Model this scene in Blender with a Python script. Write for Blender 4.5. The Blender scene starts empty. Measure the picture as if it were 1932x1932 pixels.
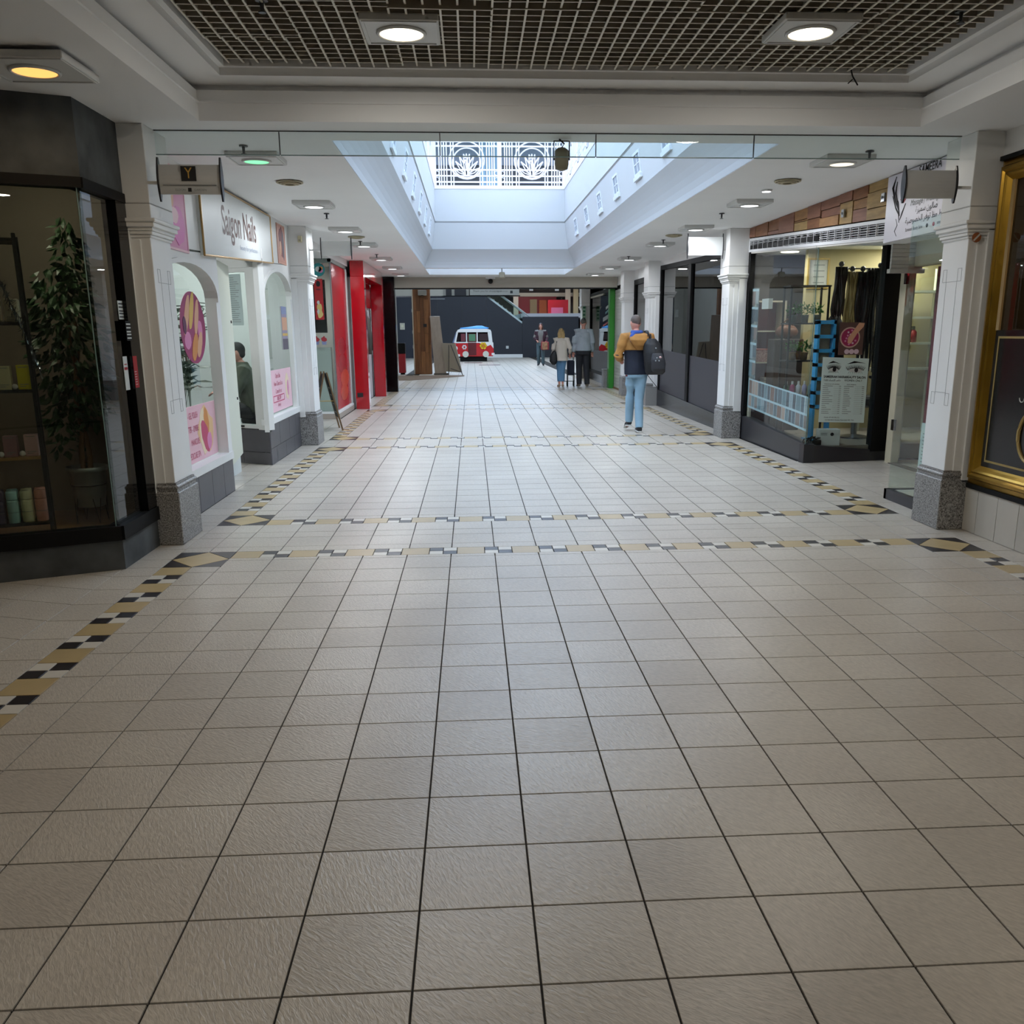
import bpy, math, random
from mathutils import Vector, Matrix
random.seed(7)
# Most positions below are back-projected from image pixels, in units of one floor tile = 0.33; U turns them into metres (300 mm tiles).
U = 0.30 / 0.33
T = 0.33
scene = bpy.context.scene
C = scene.collection
PI = math.pi

# ------------------------------------------------------------------ camera
F_PX, YAW, PITCH, ROLL = 1709.45, 0.06186, -0.2446, -0.00542
CAM = Vector((0.18381, -1.99327, 1.63417))
PPX, PPY = 1000.08, 1050.97
_f = Vector((math.sin(YAW) * math.cos(PITCH), math.cos(YAW) * math.cos(PITCH), math.sin(PITCH)))
_r = Vector((math.cos(YAW), -math.sin(YAW), 0))
_u = _r.cross(_f)
_r2 = math.cos(ROLL) * _r + math.sin(ROLL) * _u
_u2 = -math.sin(ROLL) * _r + math.cos(ROLL) * _u
cam_data = bpy.data.cameras.new('camera')
cam = bpy.data.objects.new('camera', cam_data)
C.objects.link(cam)
cam.matrix_world = Matrix(((_r2.x, _u2.x, -_f.x, CAM.x * U), (_r2.y, _u2.y, -_f.y, CAM.y * U),
                           (_r2.z, _u2.z, -_f.z, CAM.z * U), (0, 0, 0, 1)))
cam_data.sensor_fit = 'HORIZONTAL'
cam_data.sensor_width = 36
cam_data.lens = F_PX / 1932 * 36
cam_data.shift_x = (966 - PPX) / 1932
cam_data.shift_y = (PPY - 966) / 1932
cam_data.clip_start = 0.05
scene.camera = cam

def in_frame(x, y, z=0.0, m=30):
    d = Vector((x, y, z)) - CAM
    w = d.dot(_f)
    if w < 0.1:
        return False
    u = PPX + F_PX * d.dot(_r2) / w
    v = PPY - F_PX * d.dot(_u2) / w
    return -m < u < 1932 + m and -m < v < 1932 + m

# ------------------------------------------------------------------ sky, exposure
world = bpy.data.worlds.new('overcast_sky')
scene.world = world
world.use_nodes = True
bg = world.node_tree.nodes['Background']
bg.inputs[0].default_value = (0.60, 0.77, 1.0, 1)
bg.inputs[1].default_value = 5.0
vs = scene.view_settings
vs.view_transform = 'Standard'
vs.look = 'None'
vs.gamma = 1.0
vs.use_curve_mapping = False
vs.exposure = 0.0
scene.cycles.max_bounces = 7
scene.cycles.diffuse_bounces = 4
scene.cycles.glossy_bounces = 3
scene.cycles.transparent_max_bounces = 12
scene.cycles.use_adaptive_sampling = True
scene.cycles.adaptive_threshold = 0.08
scene.cycles.adaptive_min_samples = 12
scene.cycles.use_denoising = True
scene.cycles.sample_clamp_indirect = 6.0
scene.cycles.caustics_reflective = False
scene.cycles.caustics_refractive = False

def portal(name, x0, x1, y0, y1, z):
    """sampling portal: tells the renderer where sky light enters an open roof"""
    l = bpy.data.lights.new(name, 'AREA')
    l.shape = 'RECTANGLE'; l.size = (x1 - x0) * U; l.size_y = (y1 - y0) * U
    l.cycles.is_portal = True
    o = bpy.data.objects.new(name, l); C.objects.link(o)
    o.location = ((x0 + x1) / 2 * U, (y0 + y1) / 2 * U, z * U)
    return o
portal('skylight_portal', -0.6, 2.42, 5.9, 20.3, 4.9)
portal('far_atrium_portal', -2.5, 5.5, 33, 52, 8.2)

# ------------------------------------------------------------------ materials
def lin(c):
    if isinstance(c, str):
        c = [int(c[i:i + 2], 16) / 255 for i in (0, 2, 4)]
    return [x / 12.92 if x <= 0.04045 else ((x + 0.055) / 1.055) ** 2.4 for x in c] + [1.0]
MATS = {}
def M(name, col, rough=0.5, metal=0.0, noise=None, bump=None, rand=0.0, emit=0.0, spec=0.5, coat=0.0,
      col2=None, stretch=None, alpha=None):
    if name in MATS:
        return MATS[name]
    m = bpy.data.materials.new(name); m.use_nodes = True
    nt = m.node_tree; N = nt.nodes; L = nt.links
    p = N['Principled BSDF']
    base = lin(col)
    p.inputs['Base Color'].default_value = base
    p.inputs['Roughness'].default_value = rough
    p.inputs['Metallic'].default_value = metal
    p.inputs['Specular IOR Level'].default_value = spec
    p.inputs['Coat Weight'].default_value = coat
    p.inputs['Coat Roughness'].default_value = 0.05
    if emit:
        p.inputs['Emission Color'].default_value = base
        p.inputs['Emission Strength'].default_value = emit
    vec = None
    if noise or bump or rand:
        tc = N.new('ShaderNodeTexCoord')
        oi = N.new('ShaderNodeObjectInfo')
        add = N.new('ShaderNodeVectorMath'); add.operation = 'MULTIPLY_ADD'
        cmb = N.new('ShaderNodeCombineXYZ')
        for i in range(3):
            L.new(oi.outputs['Random'], cmb.inputs[i])
        L.new(cmb.outputs[0], add.inputs[0]); add.inputs[1].default_value = (37, 53, 71)
        L.new(tc.outputs['Object'], add.inputs[2])
        mp = N.new('ShaderNodeMapping')
        L.new(add.outputs[0], mp.inputs[0])
        if stretch:
            mp.inputs['Scale'].default_value = stretch
        vec = mp.outputs[0]
    last = None
    if noise:
        sc, amt = noise
        nz = N.new('ShaderNodeTexNoise'); nz.inputs['Scale'].default_value = sc; nz.inputs['Detail'].default_value = 3
        L.new(vec, nz.inputs['Vector'])
        mr = N.new('ShaderNodeMapRange'); mr.inputs[1].default_value = 0.3; mr.inputs[2].default_value = 0.7
        L.new(nz.outputs[0], mr.inputs[0])
        mx = N.new('ShaderNodeMix'); mx.data_type = 'RGBA'
        c2 = lin(col2) if col2 else [v * (1 - amt) for v in base[:3]] + [1]
        mx.inputs[6].default_value = base; mx.inputs[7].default_value = c2
        L.new(mr.outputs[0], mx.inputs[0])
        last = mx.outputs[2]
    if rand:
        mr2 = N.new('ShaderNodeMapRange'); mr2.inputs[3].default_value = 1 - rand; mr2.inputs[4].default_value = 1 + rand
        L.new(oi.outputs['Random'], mr2.inputs[0])
        mul = N.new('ShaderNodeMix'); mul.data_type = 'RGBA'; mul.blend_type = 'MULTIPLY'; mul.inputs[0].default_value = 1
        if last:
            L.new(last, mul.inputs[6])
        else:
            mul.inputs[6].default_value = base
        L.new(mr2.outputs[0], mul.inputs[7])
        last = mul.outputs[2]
    if last:
        L.new(last, p.inputs['Base Color'])
    if bump:
        bs, st = bump
        nb = N.new('ShaderNodeTexNoise'); nb.inputs['Scale'].default_value = bs; nb.inputs['Detail'].default_value = 2
        L.new(vec, nb.inputs['Vector'])
        bn = N.new('ShaderNodeBump'); bn.inputs['Strength'].default_value = st; bn.inputs['Distance'].default_value = 0.004
        L.new(nb.outputs[0], bn.inputs['Height'])
        L.new(bn.outputs[0], p.inputs['Normal'])
    MATS[name] = m
    return m

def GLASS(name, tint=(0.93, 0.97, 0.95), ior=1.5, rough=0.0, opac=0.0, film=(0.5, 0.5, 0.5)):
    if name in MATS:
        return MATS[name]
    m = bpy.data.materials.new(name); m.use_nodes = True
    nt = m.node_tree; N = nt.nodes; L = nt.links
    N.remove(N['Principled BSDF'])
    out = N['Material Output']
    tr = N.new('ShaderNodeBsdfTransparent'); tr.inputs[0].default_value = (*tint, 1)
    gl = N.new('ShaderNodeBsdfGlossy'); gl.inputs['Roughness'].default_value = rough
    fr = N.new('ShaderNodeFresnel'); fr.inputs[0].default_value = ior
    mx = N.new('ShaderNodeMixShader')
    src = tr.outputs[0]
    if opac:
        df = N.new('ShaderNodeBsdfDiffuse'); df.inputs[0].default_value = (*film, 1)
        m0 = N.new('ShaderNodeMixShader'); m0.inputs[0].default_value = opac
        L.new(tr.outputs[0], m0.inputs[1]); L.new(df.outputs[0], m0.inputs[2]); src = m0.outputs[0]
    ge = N.new('ShaderNodeNewGeometry')          # only the outer face of a pane mirrors, so thin panes stay clear
    iv = N.new('ShaderNodeMath'); iv.operation = 'SUBTRACT'; iv.inputs[0].default_value = 1.0; L.new(ge.outputs['Backfacing'], iv.inputs[1])
    fm = N.new('ShaderNodeMath'); fm.operation = 'MULTIPLY'; L.new(fr.outputs[0], fm.inputs[0]); L.new(iv.outputs[0], fm.inputs[1])
    L.new(fm.outputs[0], mx.inputs[0]); L.new(src, mx.inputs[1]); L.new(gl.outputs[0], mx.inputs[2])
    L.new(mx.outputs[0], out.inputs[0])
    MATS[name] = m
    return m

def TILE(name, col, col2, rough, bump, rand):
    """cleft ceramic: streaks turned a different way on every tile"""
    m = bpy.data.materials.new(name); m.use_nodes = True
    nt = m.node_tree; N = nt.nodes; L = nt.links; p = N['Principled BSDF']
    tc = N.new('ShaderNodeTexCoord'); oi = N.new('ShaderNodeObjectInfo')
    geo = N.new('ShaderNodeNewGeometry')
    vr = N.new('ShaderNodeVectorRotate'); vr.rotation_type = 'Z_AXIS'
    ang = N.new('ShaderNodeMapRange'); ang.inputs[3].default_value = 0.55; ang.inputs[4].default_value = 1.25
    L.new(oi.outputs['Random'], ang.inputs[0]); L.new(ang.outputs[0], vr.inputs['Angle'])
    L.new(geo.outputs['Position'], vr.inputs['Vector'])
    mp = N.new('ShaderNodeMapping'); mp.inputs['Scale'].default_value = (34, 120, 1)
    L.new(vr.outputs[0], mp.inputs[0])
    nz = N.new('ShaderNodeTexNoise'); nz.inputs['Scale'].default_value = 1.0; nz.inputs['Detail'].default_value = 4
    nz.inputs['Distortion'].default_value = 0.6
    L.new(mp.outputs[0], nz.inputs['Vector'])
    n2 = N.new('ShaderNodeTexNoise'); n2.inputs['Scale'].default_value = 1.6; n2.inputs['Detail'].default_value = 1
    L.new(geo.outputs['Position'], n2.inputs['Vector'])
    mr = N.new('ShaderNodeMapRange'); mr.inputs[1].default_value = 0.2; mr.inputs[2].default_value = 0.8
    L.new(n2.outputs[0], mr.inputs[0])
    mx = N.new('ShaderNodeMix'); mx.data_type = 'RGBA'; mx.inputs[6].default_value = lin(col); mx.inputs[7].default_value = lin(col2)
    L.new(mr.outputs[0], mx.inputs[0])
    mr2 = N.new('ShaderNodeMapRange'); mr2.inputs[3].default_value = 1 - rand; mr2.inputs[4].default_value = 1 + rand
    L.new(oi.outputs['Random'], mr2.inputs[0])
    sm = N.new('ShaderNodeMapRange'); sm.inputs[1].default_value = 0.3; sm.inputs[2].default_value = 0.7
    sm.inputs[3].default_value = 0.80; sm.inputs[4].default_value = 1.08
    L.new(nz.outputs[0], sm.inputs[0])
    ml = N.new('ShaderNodeMath'); ml.operation = 'MULTIPLY'
    L.new(mr2.outputs[0], ml.inputs[0]); L.new(sm.outputs[0], ml.inputs[1])
    mul = N.new('ShaderNodeMix'); mul.data_type = 'RGBA'; mul.blend_type = 'MULTIPLY'; mul.inputs[0].default_value = 1
    L.new(mx.outputs[2], mul.inputs[6]); L.new(ml.outputs[0], mul.inputs[7])
    L.new(mul.outputs[2], p.inputs['Base Color'])
    rr = N.new('ShaderNodeMapRange'); rr.inputs[1].default_value = 0.3; rr.inputs[2].default_value = 0.7
    rr.inputs[3].default_value = rough; rr.inputs[4].default_value = rough + 0.02
    L.new(n2.outputs[0], rr.inputs[0]); L.new(rr.outputs[0], p.inputs['Roughness'])
    bn = N.new('ShaderNodeBump'); bn.inputs['Strength'].default_value = bump; bn.inputs['Distance'].default_value = 0.003
    L.new(nz.outputs[0], bn.inputs['Height']); L.new(bn.outputs[0], p.inputs['Normal'])
    MATS[name] = m
    return m

# ------------------------------------------------------------------ mesh helpers (image-derived tile units, world positions)
class MB:
    def __init__(s, xf=None):
        s.v = []; s.f = []; s.xf = xf
    def add(s, vs_, fs):
        n = len(s.v)
        for p in vs_:
            p = Vector(p)
            s.v.append(s.xf @ p if s.xf else p)
        s.f += [tuple(i + n for i in f) for f in fs]
        return s
    def box(s, x0, x1, y0, y1, z0, z1, b=0.0):
        if b:
            return s.bevbox(x0, x1, y0, y1, z0, z1, b)
        return s.add([(x0, y0, z0), (x1, y0, z0), (x1, y1, z0), (x0, y1, z0), (x0, y0, z1), (x1, y0, z1), (x1, y1, z1), (x0, y1, z1)],
                     [(0, 3, 2, 1), (4, 5, 6, 7), (0, 1, 5, 4), (1, 2, 6, 5), (2, 3, 7, 6), (3, 0, 4, 7)])
    def bevbox(s, x0, x1, y0, y1, z0, z1, b):
        vs_ = []; key = {}
        for ax in range(3):
            for sx in (0, 1):
                for sy in (0, 1):
                    for sz in (0, 1):
                        d = [x0 if sx == 0 else x1, y0 if sy == 0 else y1, z0 if sz == 0 else z1]
                        sg = (sx, sy, sz)
                        for k in range(3):
                            if k != ax:
                                d[k] += b if sg[k] == 0 else -b
                        key[(ax, sx, sy, sz)] = len(vs_); vs_.append(d)
        fs = []
        def g(ax, t):
            return key[(ax,) + t]
        for ax in range(3):
            o = [k for k in range(3) if k != ax]
            for sd in (0, 1):
                q = []
                for a, b_ in ((0, 0), (1, 0), (1, 1), (0, 1)):
                    t = [0, 0, 0]; t[ax] = sd; t[o[0]] = a; t[o[1]] = b_
                    q.append(g(ax, tuple(t)))
                fs.append(tuple(q))
        for ax in range(3):
            o = [k for k in range(3) if k != ax]
            for a in (0, 1):
                for b_ in (0, 1):
                    t0 = [0, 0, 0]; t0[o[0]] = a; t0[o[1]] = b_; t1 = list(t0); t1[ax] = 1
                    fs.append((g(o[0], tuple(t0)), g(o[0], tuple(t1)), g(o[1], tuple(t1)), g(o[1], tuple(t0))))
        for sx in (0, 1):
            for sy in (0, 1):
                for sz in (0, 1):
                    fs.append(tuple(g(k, (sx, sy, sz)) for k in range(3)))
        return s.add(vs_, fs)
    def prism(s, pts, axis, a, b):
        """2-D outline extruded along an axis; outline given in the two other axes, in xyz order"""
        n = len(pts)
        def mk(p, h):
            l = list(p); l.insert(axis, h); return l
        return s.add([mk(p, a) for p in pts] + [mk(p, b) for p in pts],
                     [tuple(range(n))[::-1], tuple(range(n, 2 * n))] + [(i, (i + 1) % n, (i + 1) % n + n, i + n) for i in range(n)])
    def poly(s, pts3, off):
        """planar outline with thickness vector off"""
        n = len(pts3); off = Vector(off)
        return s.add([Vector(p) for p in pts3] + [Vector(p) + off for p in pts3],
                     [tuple(range(n))[::-1], tuple(range(n, 2 * n))] + [(i, (i + 1) % n, (i + 1) % n + n, i + n) for i in range(n)])
    def tube(s, pts, r, n=8, caps=True):
        pts = [Vector(p) for p in pts]; k = len(pts)
        rs = r if isinstance(r, (list, tuple)) else [r] * k
        vs_ = []
        for i, p in enumerate(pts):
            d = (pts[min(i + 1, k - 1)] - pts[max(i - 1, 0)]).normalized()
            up = Vector((0, 0, 1)) if abs(d.z) < 0.95 else Vector((1, 0, 0))
            a = d.cross(up).normalized(); b = d.cross(a)
            rr = rs[i]
            ra, rb = rr if isinstance(rr, tuple) else (rr, rr)
            for j in range(n):
                t = 2 * PI * j / n
                vs_.append(p + a * (ra * math.cos(t)) + b * (rb * math.sin(t)))
        fs = [(i * n + j, i * n + (j + 1) % n, (i + 1) * n + (j + 1) % n, (i + 1) * n + j) for i in range(k - 1) for j in range(n)]
        if caps:
            fs += [tuple(range(n))[::-1], tuple(range((k - 1) * n, k * n))]
        return s.add(vs_, fs)
    def loft(s, rings, n=16):
        """stacked horizontal ellipses (x, y, z, rx, ry)"""
        k = len(rings); vs_ = []
        for (x, y, z, rx, ry) in rings:
            for j in range(n):
                t = 2 * PI * j / n
                vs_.append((x + rx * math.cos(t), y + ry * math.sin(t), z))
        fs = [(i * n + j, i * n + (j + 1) % n, (i + 1) * n + (j + 1) % n, (i + 1) * n + j) for i in range(k - 1) for j in range(n)]
        fs += [tuple(range(n))[::-1], tuple(range((k - 1) * n, k * n))]
        return s.add(vs_, fs)
    def lathe(s, prof, c, n=20):
        return s.loft([(c[0], c[1], c[2] + z, max(r, 1e-4), max(r, 1e-4)) for r, z in prof], n)
    def ball(s, c, r, n=12, m=8):
        r = r if isinstance(r, tuple) else (r, r, r)
        rings = []
        for i in range(m + 1):
            t = -PI / 2 + PI * i / m
            q = max(math.cos(t), 0.02)
            rings.append((c[0], c[1], c[2] + r[2] * math.sin(t), r[0] * q, r[1] * q))
        return s.loft(rings, n)
    def build(s, name, mat, parent=None, smooth=False, loc=None, kind=None):
        me = bpy.data.meshes.new(name)
        if parent is not None:
            org = ORG[parent]
        elif loc is not None:
            org = Vector(loc)
        else:
            xs = [p.x for p in s.v]; ys = [p.y for p in s.v]; zs = [p.z for p in s.v]
            org = Vector(((min(xs) + max(xs)) / 2, (min(ys) + max(ys)) / 2, min(zs)))
        me.from_pydata([(p - org) * U for p in s.v], [], s.f)
        me.materials.append(mat)
        if smooth:
            me.polygons.foreach_set('use_smooth', [True] * len(me.polygons))
        fix_normals(me)
        me.update()
        o = bpy.data.objects.new(name, me); C.objects.link(o)
        ORG[o] = org
        if parent is not None:
            o.parent = parent
        else:
            o.location = org * U
        if kind:
            o['kind'] = kind
        return o
ORG = {}
import bmesh
def fix_normals(me):
    bm = bmesh.new(); bm.from_mesh(me)
    bmesh.ops.recalc_face_normals(bm, faces=bm.faces)
    bm.to_mesh(me); bm.free()
def thing(name, label, cat, loc, group=None):
    o = bpy.data.objects.new(name, None); C.objects.link(o)
    o.empty_display_size = 0.1
    o.location = Vector(loc) * U; ORG[o] = Vector(loc)
    return tag(o, label, cat, group)
def tag(o, label=None, cat=None, group=None, kind=None):
    if label: o['label'] = label
    if cat: o['category'] = cat
    if group: o['group'] = group
    if kind: o['kind'] = kind
    return o
def struct(name, mb, mat, label=None, loc=(0, 0, 0), smooth=False):
    o = mb.build(name, mat, loc=loc, smooth=smooth)
    return tag(o, label, None, None, 'structure')
def sgroup(name, label=None, loc=(0, 0, 0)):
    o = bpy.data.objects.new(name, None); C.objects.link(o)
    o.location = Vector(loc) * U; ORG[o] = Vector(loc); o['kind'] = 'structure'
    if label: o['label'] = label
    return o
def dup(root, loc, label=None, mats=None):
    """copy of a thing with copies of its parts and sub-parts"""
    r = root.copy(); C.objects.link(r); ORG[r] = Vector(loc)
    r.location = Vector(loc) * U
    if label: r['label'] = label
    for ch in list(root.children):
        c = ch.copy(); C.objects.link(c); c.parent = r; ORG[c] = Vector(loc)
        for g in list(ch.children):
            d = g.copy(); C.objects.link(d); d.parent = c
    return r

class Fr:
    """a facade plane: a to the viewer's right, b up, c out of the wall; k raises b along a"""
    def __init__(s, o, r, u=(0, 0, 1), k=0.0):
        s.o = Vector(o); s.r = Vector(r).normalized(); s.u = Vector(u).normalized(); s.n = s.r.cross(s.u); s.k = k
    def p(s, a, b, c=0.0):
        return s.o + s.r * a + s.u * (b + s.k * a) + s.n * c
    def box(s, mb, a0, a1, b0, b1, c0, c1):
        return mb.add([s.p(a, b, c) for c in (c0, c1) for a, b in ((a0, b0), (a1, b0), (a1, b1), (a0, b1))],
                      [(0, 3, 2, 1), (4, 5, 6, 7), (0, 1, 5, 4), (1, 2, 6, 5), (2, 3, 7, 6), (3, 0, 4, 7)])
    def poly(s, mb, pts, c0, c1):
        return mb.poly([s.p(a, b, c0) for a, b in pts], s.n * (c1 - c0))
    def disc(s, mb, a, b, ra, rb, c0, c1, n=28):
        return s.poly(mb, [(a + ra * math.cos(2 * PI * i / n), b + rb * math.sin(2 * PI * i / n)) for i in range(n)], c0, c1)
    def frame(s, mb, a0, a1, b0, b1, w, c0, c1):
        s.box(mb, a0, a1, b0, b0 + w, c0, c1); s.box(mb, a0, a1, b1 - w, b1, c0, c1)
        s.box(mb, a0, a0 + w, b0 + w, b1 - w, c0, c1); s.box(mb, a1 - w, a1, b0 + w, b1 - w, c0, c1)
        return mb
    def text(s, txt, a, b, size, mat, parent, name='lettering', xs=1.0, c=0.004, thin=0.0, align='CENTER', bold=0.0, shear=0.0):
        cu = bpy.data.curves.new('txt', 'FONT'); cu.body = txt; cu.size = size; cu.align_x = align; cu.align_y = 'CENTER'
        cu.extrude = 0.0; cu.offset = bold - thin; cu.shear = shear; cu.resolution_u = 3
        o = bpy.data.objects.new('txt', cu); C.objects.link(o)
        dg = bpy.context.evaluated_depsgraph_get()
        me0 = o.evaluated_get(dg).to_mesh()
        mb = MB()
        vs_ = [s.p(a + v.co.x * xs, b + v.co.y, c) for v in me0.vertices]
        mb.add(vs_, [tuple(p.vertices) for p in me0.polygons])
        o.evaluated_get(dg).to_mesh_clear()
        bpy.data.objects.remove(o); bpy.data.curves.remove(cu)
        if not mb.v:
            return None
        return mb.build(name, mat, parent)

def lamp(parent_loc, power, col, size, name='lamp_glow', aim=None, spread=PI):
    l = bpy.data.lights.new(name, 'AREA'); l.shape = 'DISK'; l.size = size * U
    l.energy = power; l.color = col; l.spread = spread
    o = bpy.data.objects.new(name, l); C.objects.link(o)
    o.location = Vector(parent_loc) * U
    return o

# ================================================================== materials in use
white = M('white_paint', 'e6e6e4', 0.45, noise=(2.5, 0.05), bump=(60, 0.03))
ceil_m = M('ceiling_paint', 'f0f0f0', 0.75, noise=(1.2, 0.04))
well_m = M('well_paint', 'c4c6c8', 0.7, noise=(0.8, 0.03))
cream = M('cream_paint', 'c9c3b5', 0.55, noise=(2, 0.05))
beige = M('beige_bulkhead', 'b5b0a4', 0.7, noise=(1.5, 0.05))
grout = M('grout', '2c2620', 0.9, noise=(30, 0.3))
stone = TILE('cleft_tile', 'c7bfb2', 'b5aca0', 0.28, 0.8, 0.04)
gold_t = M('gold_tile', 'b59f74', 0.35, noise=(6, 0.15), rand=0.06)
dark_t = M('dark_tile', '2a2527', 0.35, noise=(20, 0.2), rand=0.1)
white_t = M('white_tile', 'cdc7bb', 0.35, noise=(6, 0.08), rand=0.05)
granite = M('granite', 'b5b3b0', 0.45, noise=(110, 0.7), col2='2c2928')
black = M('black_frame', '0b0b0c', 0.6, spec=0.2)
blackgl = M('black_gloss', '08090b', 0.16, spec=0.3)
glass = GLASS('clear_glass')
dglass = GLASS('dark_glass', (0.55, 0.6, 0.6))
concrete = M('dark_concrete', '565a5c', 0.8, noise=(5, 0.55), bump=(25, 0.25))
slate = M('slate_tile', '57555a', 0.4, noise=(8, 0.12), rand=0.08)
wood_f = M('wood_floor', '8a6848', 0.5, noise=(6, 0.25), stretch=(1, 8, 1))
ZC = 3.085
def added_light(loc, power, col, size, label):
    """made-up round fitting with its own lamp, added to brighten the space below"""
    x, y, z = loc
    t = thing('added_ceiling_light', label, 'ceiling light', (x, y, z))
    MB().lathe([(size / 2 + 0.02, 0.01), (size / 2 + 0.02, ZC - z if 2.85 < z < ZC else 0.05)], (x, y, z), 20).build('housing', white, t)
    MB().lathe([(size / 2, 0.0), (size / 2, 0.008)], (x, y, z), 20).build('diffuser', M('shop_glow', 'fff4e0', 0.5, emit=2.5), t)
    lamp((x, y, z - 0.006), power, col, size)

# ================================================================== floor
floor = struct('floor', MB().box(-10, 13, -7, 62, -0.16, -0.006), grout, 'pale stone tile floor with gold and black checkered borders')
def tile_mesh(name, pts, mat, h=0.006, inset=0.0010):
    """tile of given outline about its own centre: bevelled top edge"""
    n = len(pts)
    cx = sum(p[0] for p in pts) / n; cy = sum(p[1] for p in pts) / n
    def ins(p, d):
        v = Vector((p[0] - cx, p[1] - cy)); l = v.length
        return v * max(0.0, (l - d * 1.41) / l)
    me = bpy.data.meshes.new(name)
    vs_ = []
    for d, z in ((0.0030, -0.006), (0.0030, -0.0012), (0.0030 + inset, 0.0)):
        for p in pts:
            q = ins(p, d); vs_.append((q.x * U, q.y * U, z * U))
    fs = [tuple(range(2 * n, 3 * n))]
    for r in (0, 1):
        fs += [(r * n + i, r * n + (i + 1) % n, (r + 1) * n + (i + 1) % n, (r + 1) * n + i) for i in range(n)]
    me.from_pydata(vs_, [], fs); me.materials.append(mat); me.update()
    return me, cx, cy
_tm = {}
def tile(name, pts, mat):
    cx = sum(p[0] for p in pts) / len(pts); cy = sum(p[1] for p in pts) / len(pts)
    key = (mat.name,) + tuple((round(p[0] - cx, 3), round(p[1] - cy, 3)) for p in pts)
    if key not in _tm:
        _tm[key] = tile_mesh(name, pts, mat)[0]
    o = bpy.data.objects.new(name, _tm[key]); C.objects.link(o)
    o.parent = floor; o.location = (cx * U, cy * U, 0)
    return o
def rect(x0, x1, y0, y1):
    return [(x0, y0), (x1, y0), (x1, y1), (x0, y1)]
FAR = {}
def far_tile(pts, mat):
    mb = FAR.setdefault(mat.name, (MB(), mat))[0]
    n = len(pts); cx = sum(p[0] for p in pts) / n; cy = sum(p[1] for p in pts) / n
    def q(p, d, z):
        v = Vector((p[0] - cx, p[1] - cy)); l = v.length; v *= (l - d * 1.41) / l
        return (cx + v.x, cy + v.y, z)
    mb.add([q(p, 0.0038, -0.005) for p in pts] + [q(p, 0.0042, 0.0) for p in pts],
           [tuple(range(n, 2 * n))] + [(i, (i + 1) % n, (i + 1) % n + n, i + n) for i in range(n)])
XL, XR = -2.065, 4.05          # outer edges of the side borders
BW = 0.21
A_Y = [4.45, 10.95, 17.5, 24.0]    # near edge of the diamond tiles, first band of each pair
B_Y = [5.89, 12.3, 18.85, 25.3]
# field tiles, bay by bay
def field_rows():
    rows = []
    def fill(y0, y1, start):
        ys = [y0] + [y for y in start if y0 + 0.03 < y < y1 - 0.03] + [y1]
        for a, b in zip(ys, ys[1:]):
            rows.append((a, b))
    fill(-6.6, A_Y[0] + 0.24, [k * T for k in range(-20, 15)])
    for i in range(4):
        a1 = A_Y[i] + 0.45; b0 = B_Y[i]
        rows.extend([(a1, a1 + 0.15), (a1 + 0.15, a1 + 0.48), (a1 + 0.48, a1 + 0.68), (a1 + 0.68, b0)])
        nxt = A_Y[i + 1] + 0.24 if i < 3 else 57.0
        y = b0 + 0.21
        fill(y, nxt, [y + 0.12 + k * T for k in range(0, 100)])
    return rows
cells = []
for (y0, y1) in field_rows():
    xs = [XL + BW] + [k * T for k in range(-5, 12)] + [XR - BW]
    for x0, x1 in zip(xs, xs[1:]):
        # keep clear of the diamonds' inner halves
        if x1 - x0 > 0.02:
            cells.append((x0, x1, y0, y1))
diam = []
for i in range(4):
    for y in (A_Y[i], B_Y[i]):
        diam.append((XL, XL + 0.42, y, y + 0.45)); diam.append((XR - 0.42, XR, y, y + 0.45))
def cut(c):
    x0, x1, y0, y1 = c
    for (a0, a1, b0, b1) in diam:
        if x0 < a1 - 0.01 and x1 > a0 + 0.01 and y0 < b1 - 0.01 and y1 > b0 + 0.01:
            out = []
            if y0 < b0 - 0.02: out += cut((x0, x1, y0, b0))
            if y1 > b1 + 0.02: out += cut((x0, x1, b1, y1))
            ya, yb = max(y0, b0), min(y1, b1)
            if x0 < a0 - 0.02: out.append((x0, a0, ya, yb))
            if x1 > a1 + 0.02: out.append((a1, x1, ya, yb))
            return out
    return [c]
cells = [d for c in cells for d in cut(c)]
seen = [c for c in cells if any(in_frame(x, y) for x in c[:2] for y in c[2:])]
seen.sort(key=lambda c: c[2])
near = set(seen[:300])
for c in cells:
    if c in near:
        tile('floor_tile', rect(*c), stone)
    else:
        far_tile(rect(*c), stone)
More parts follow.
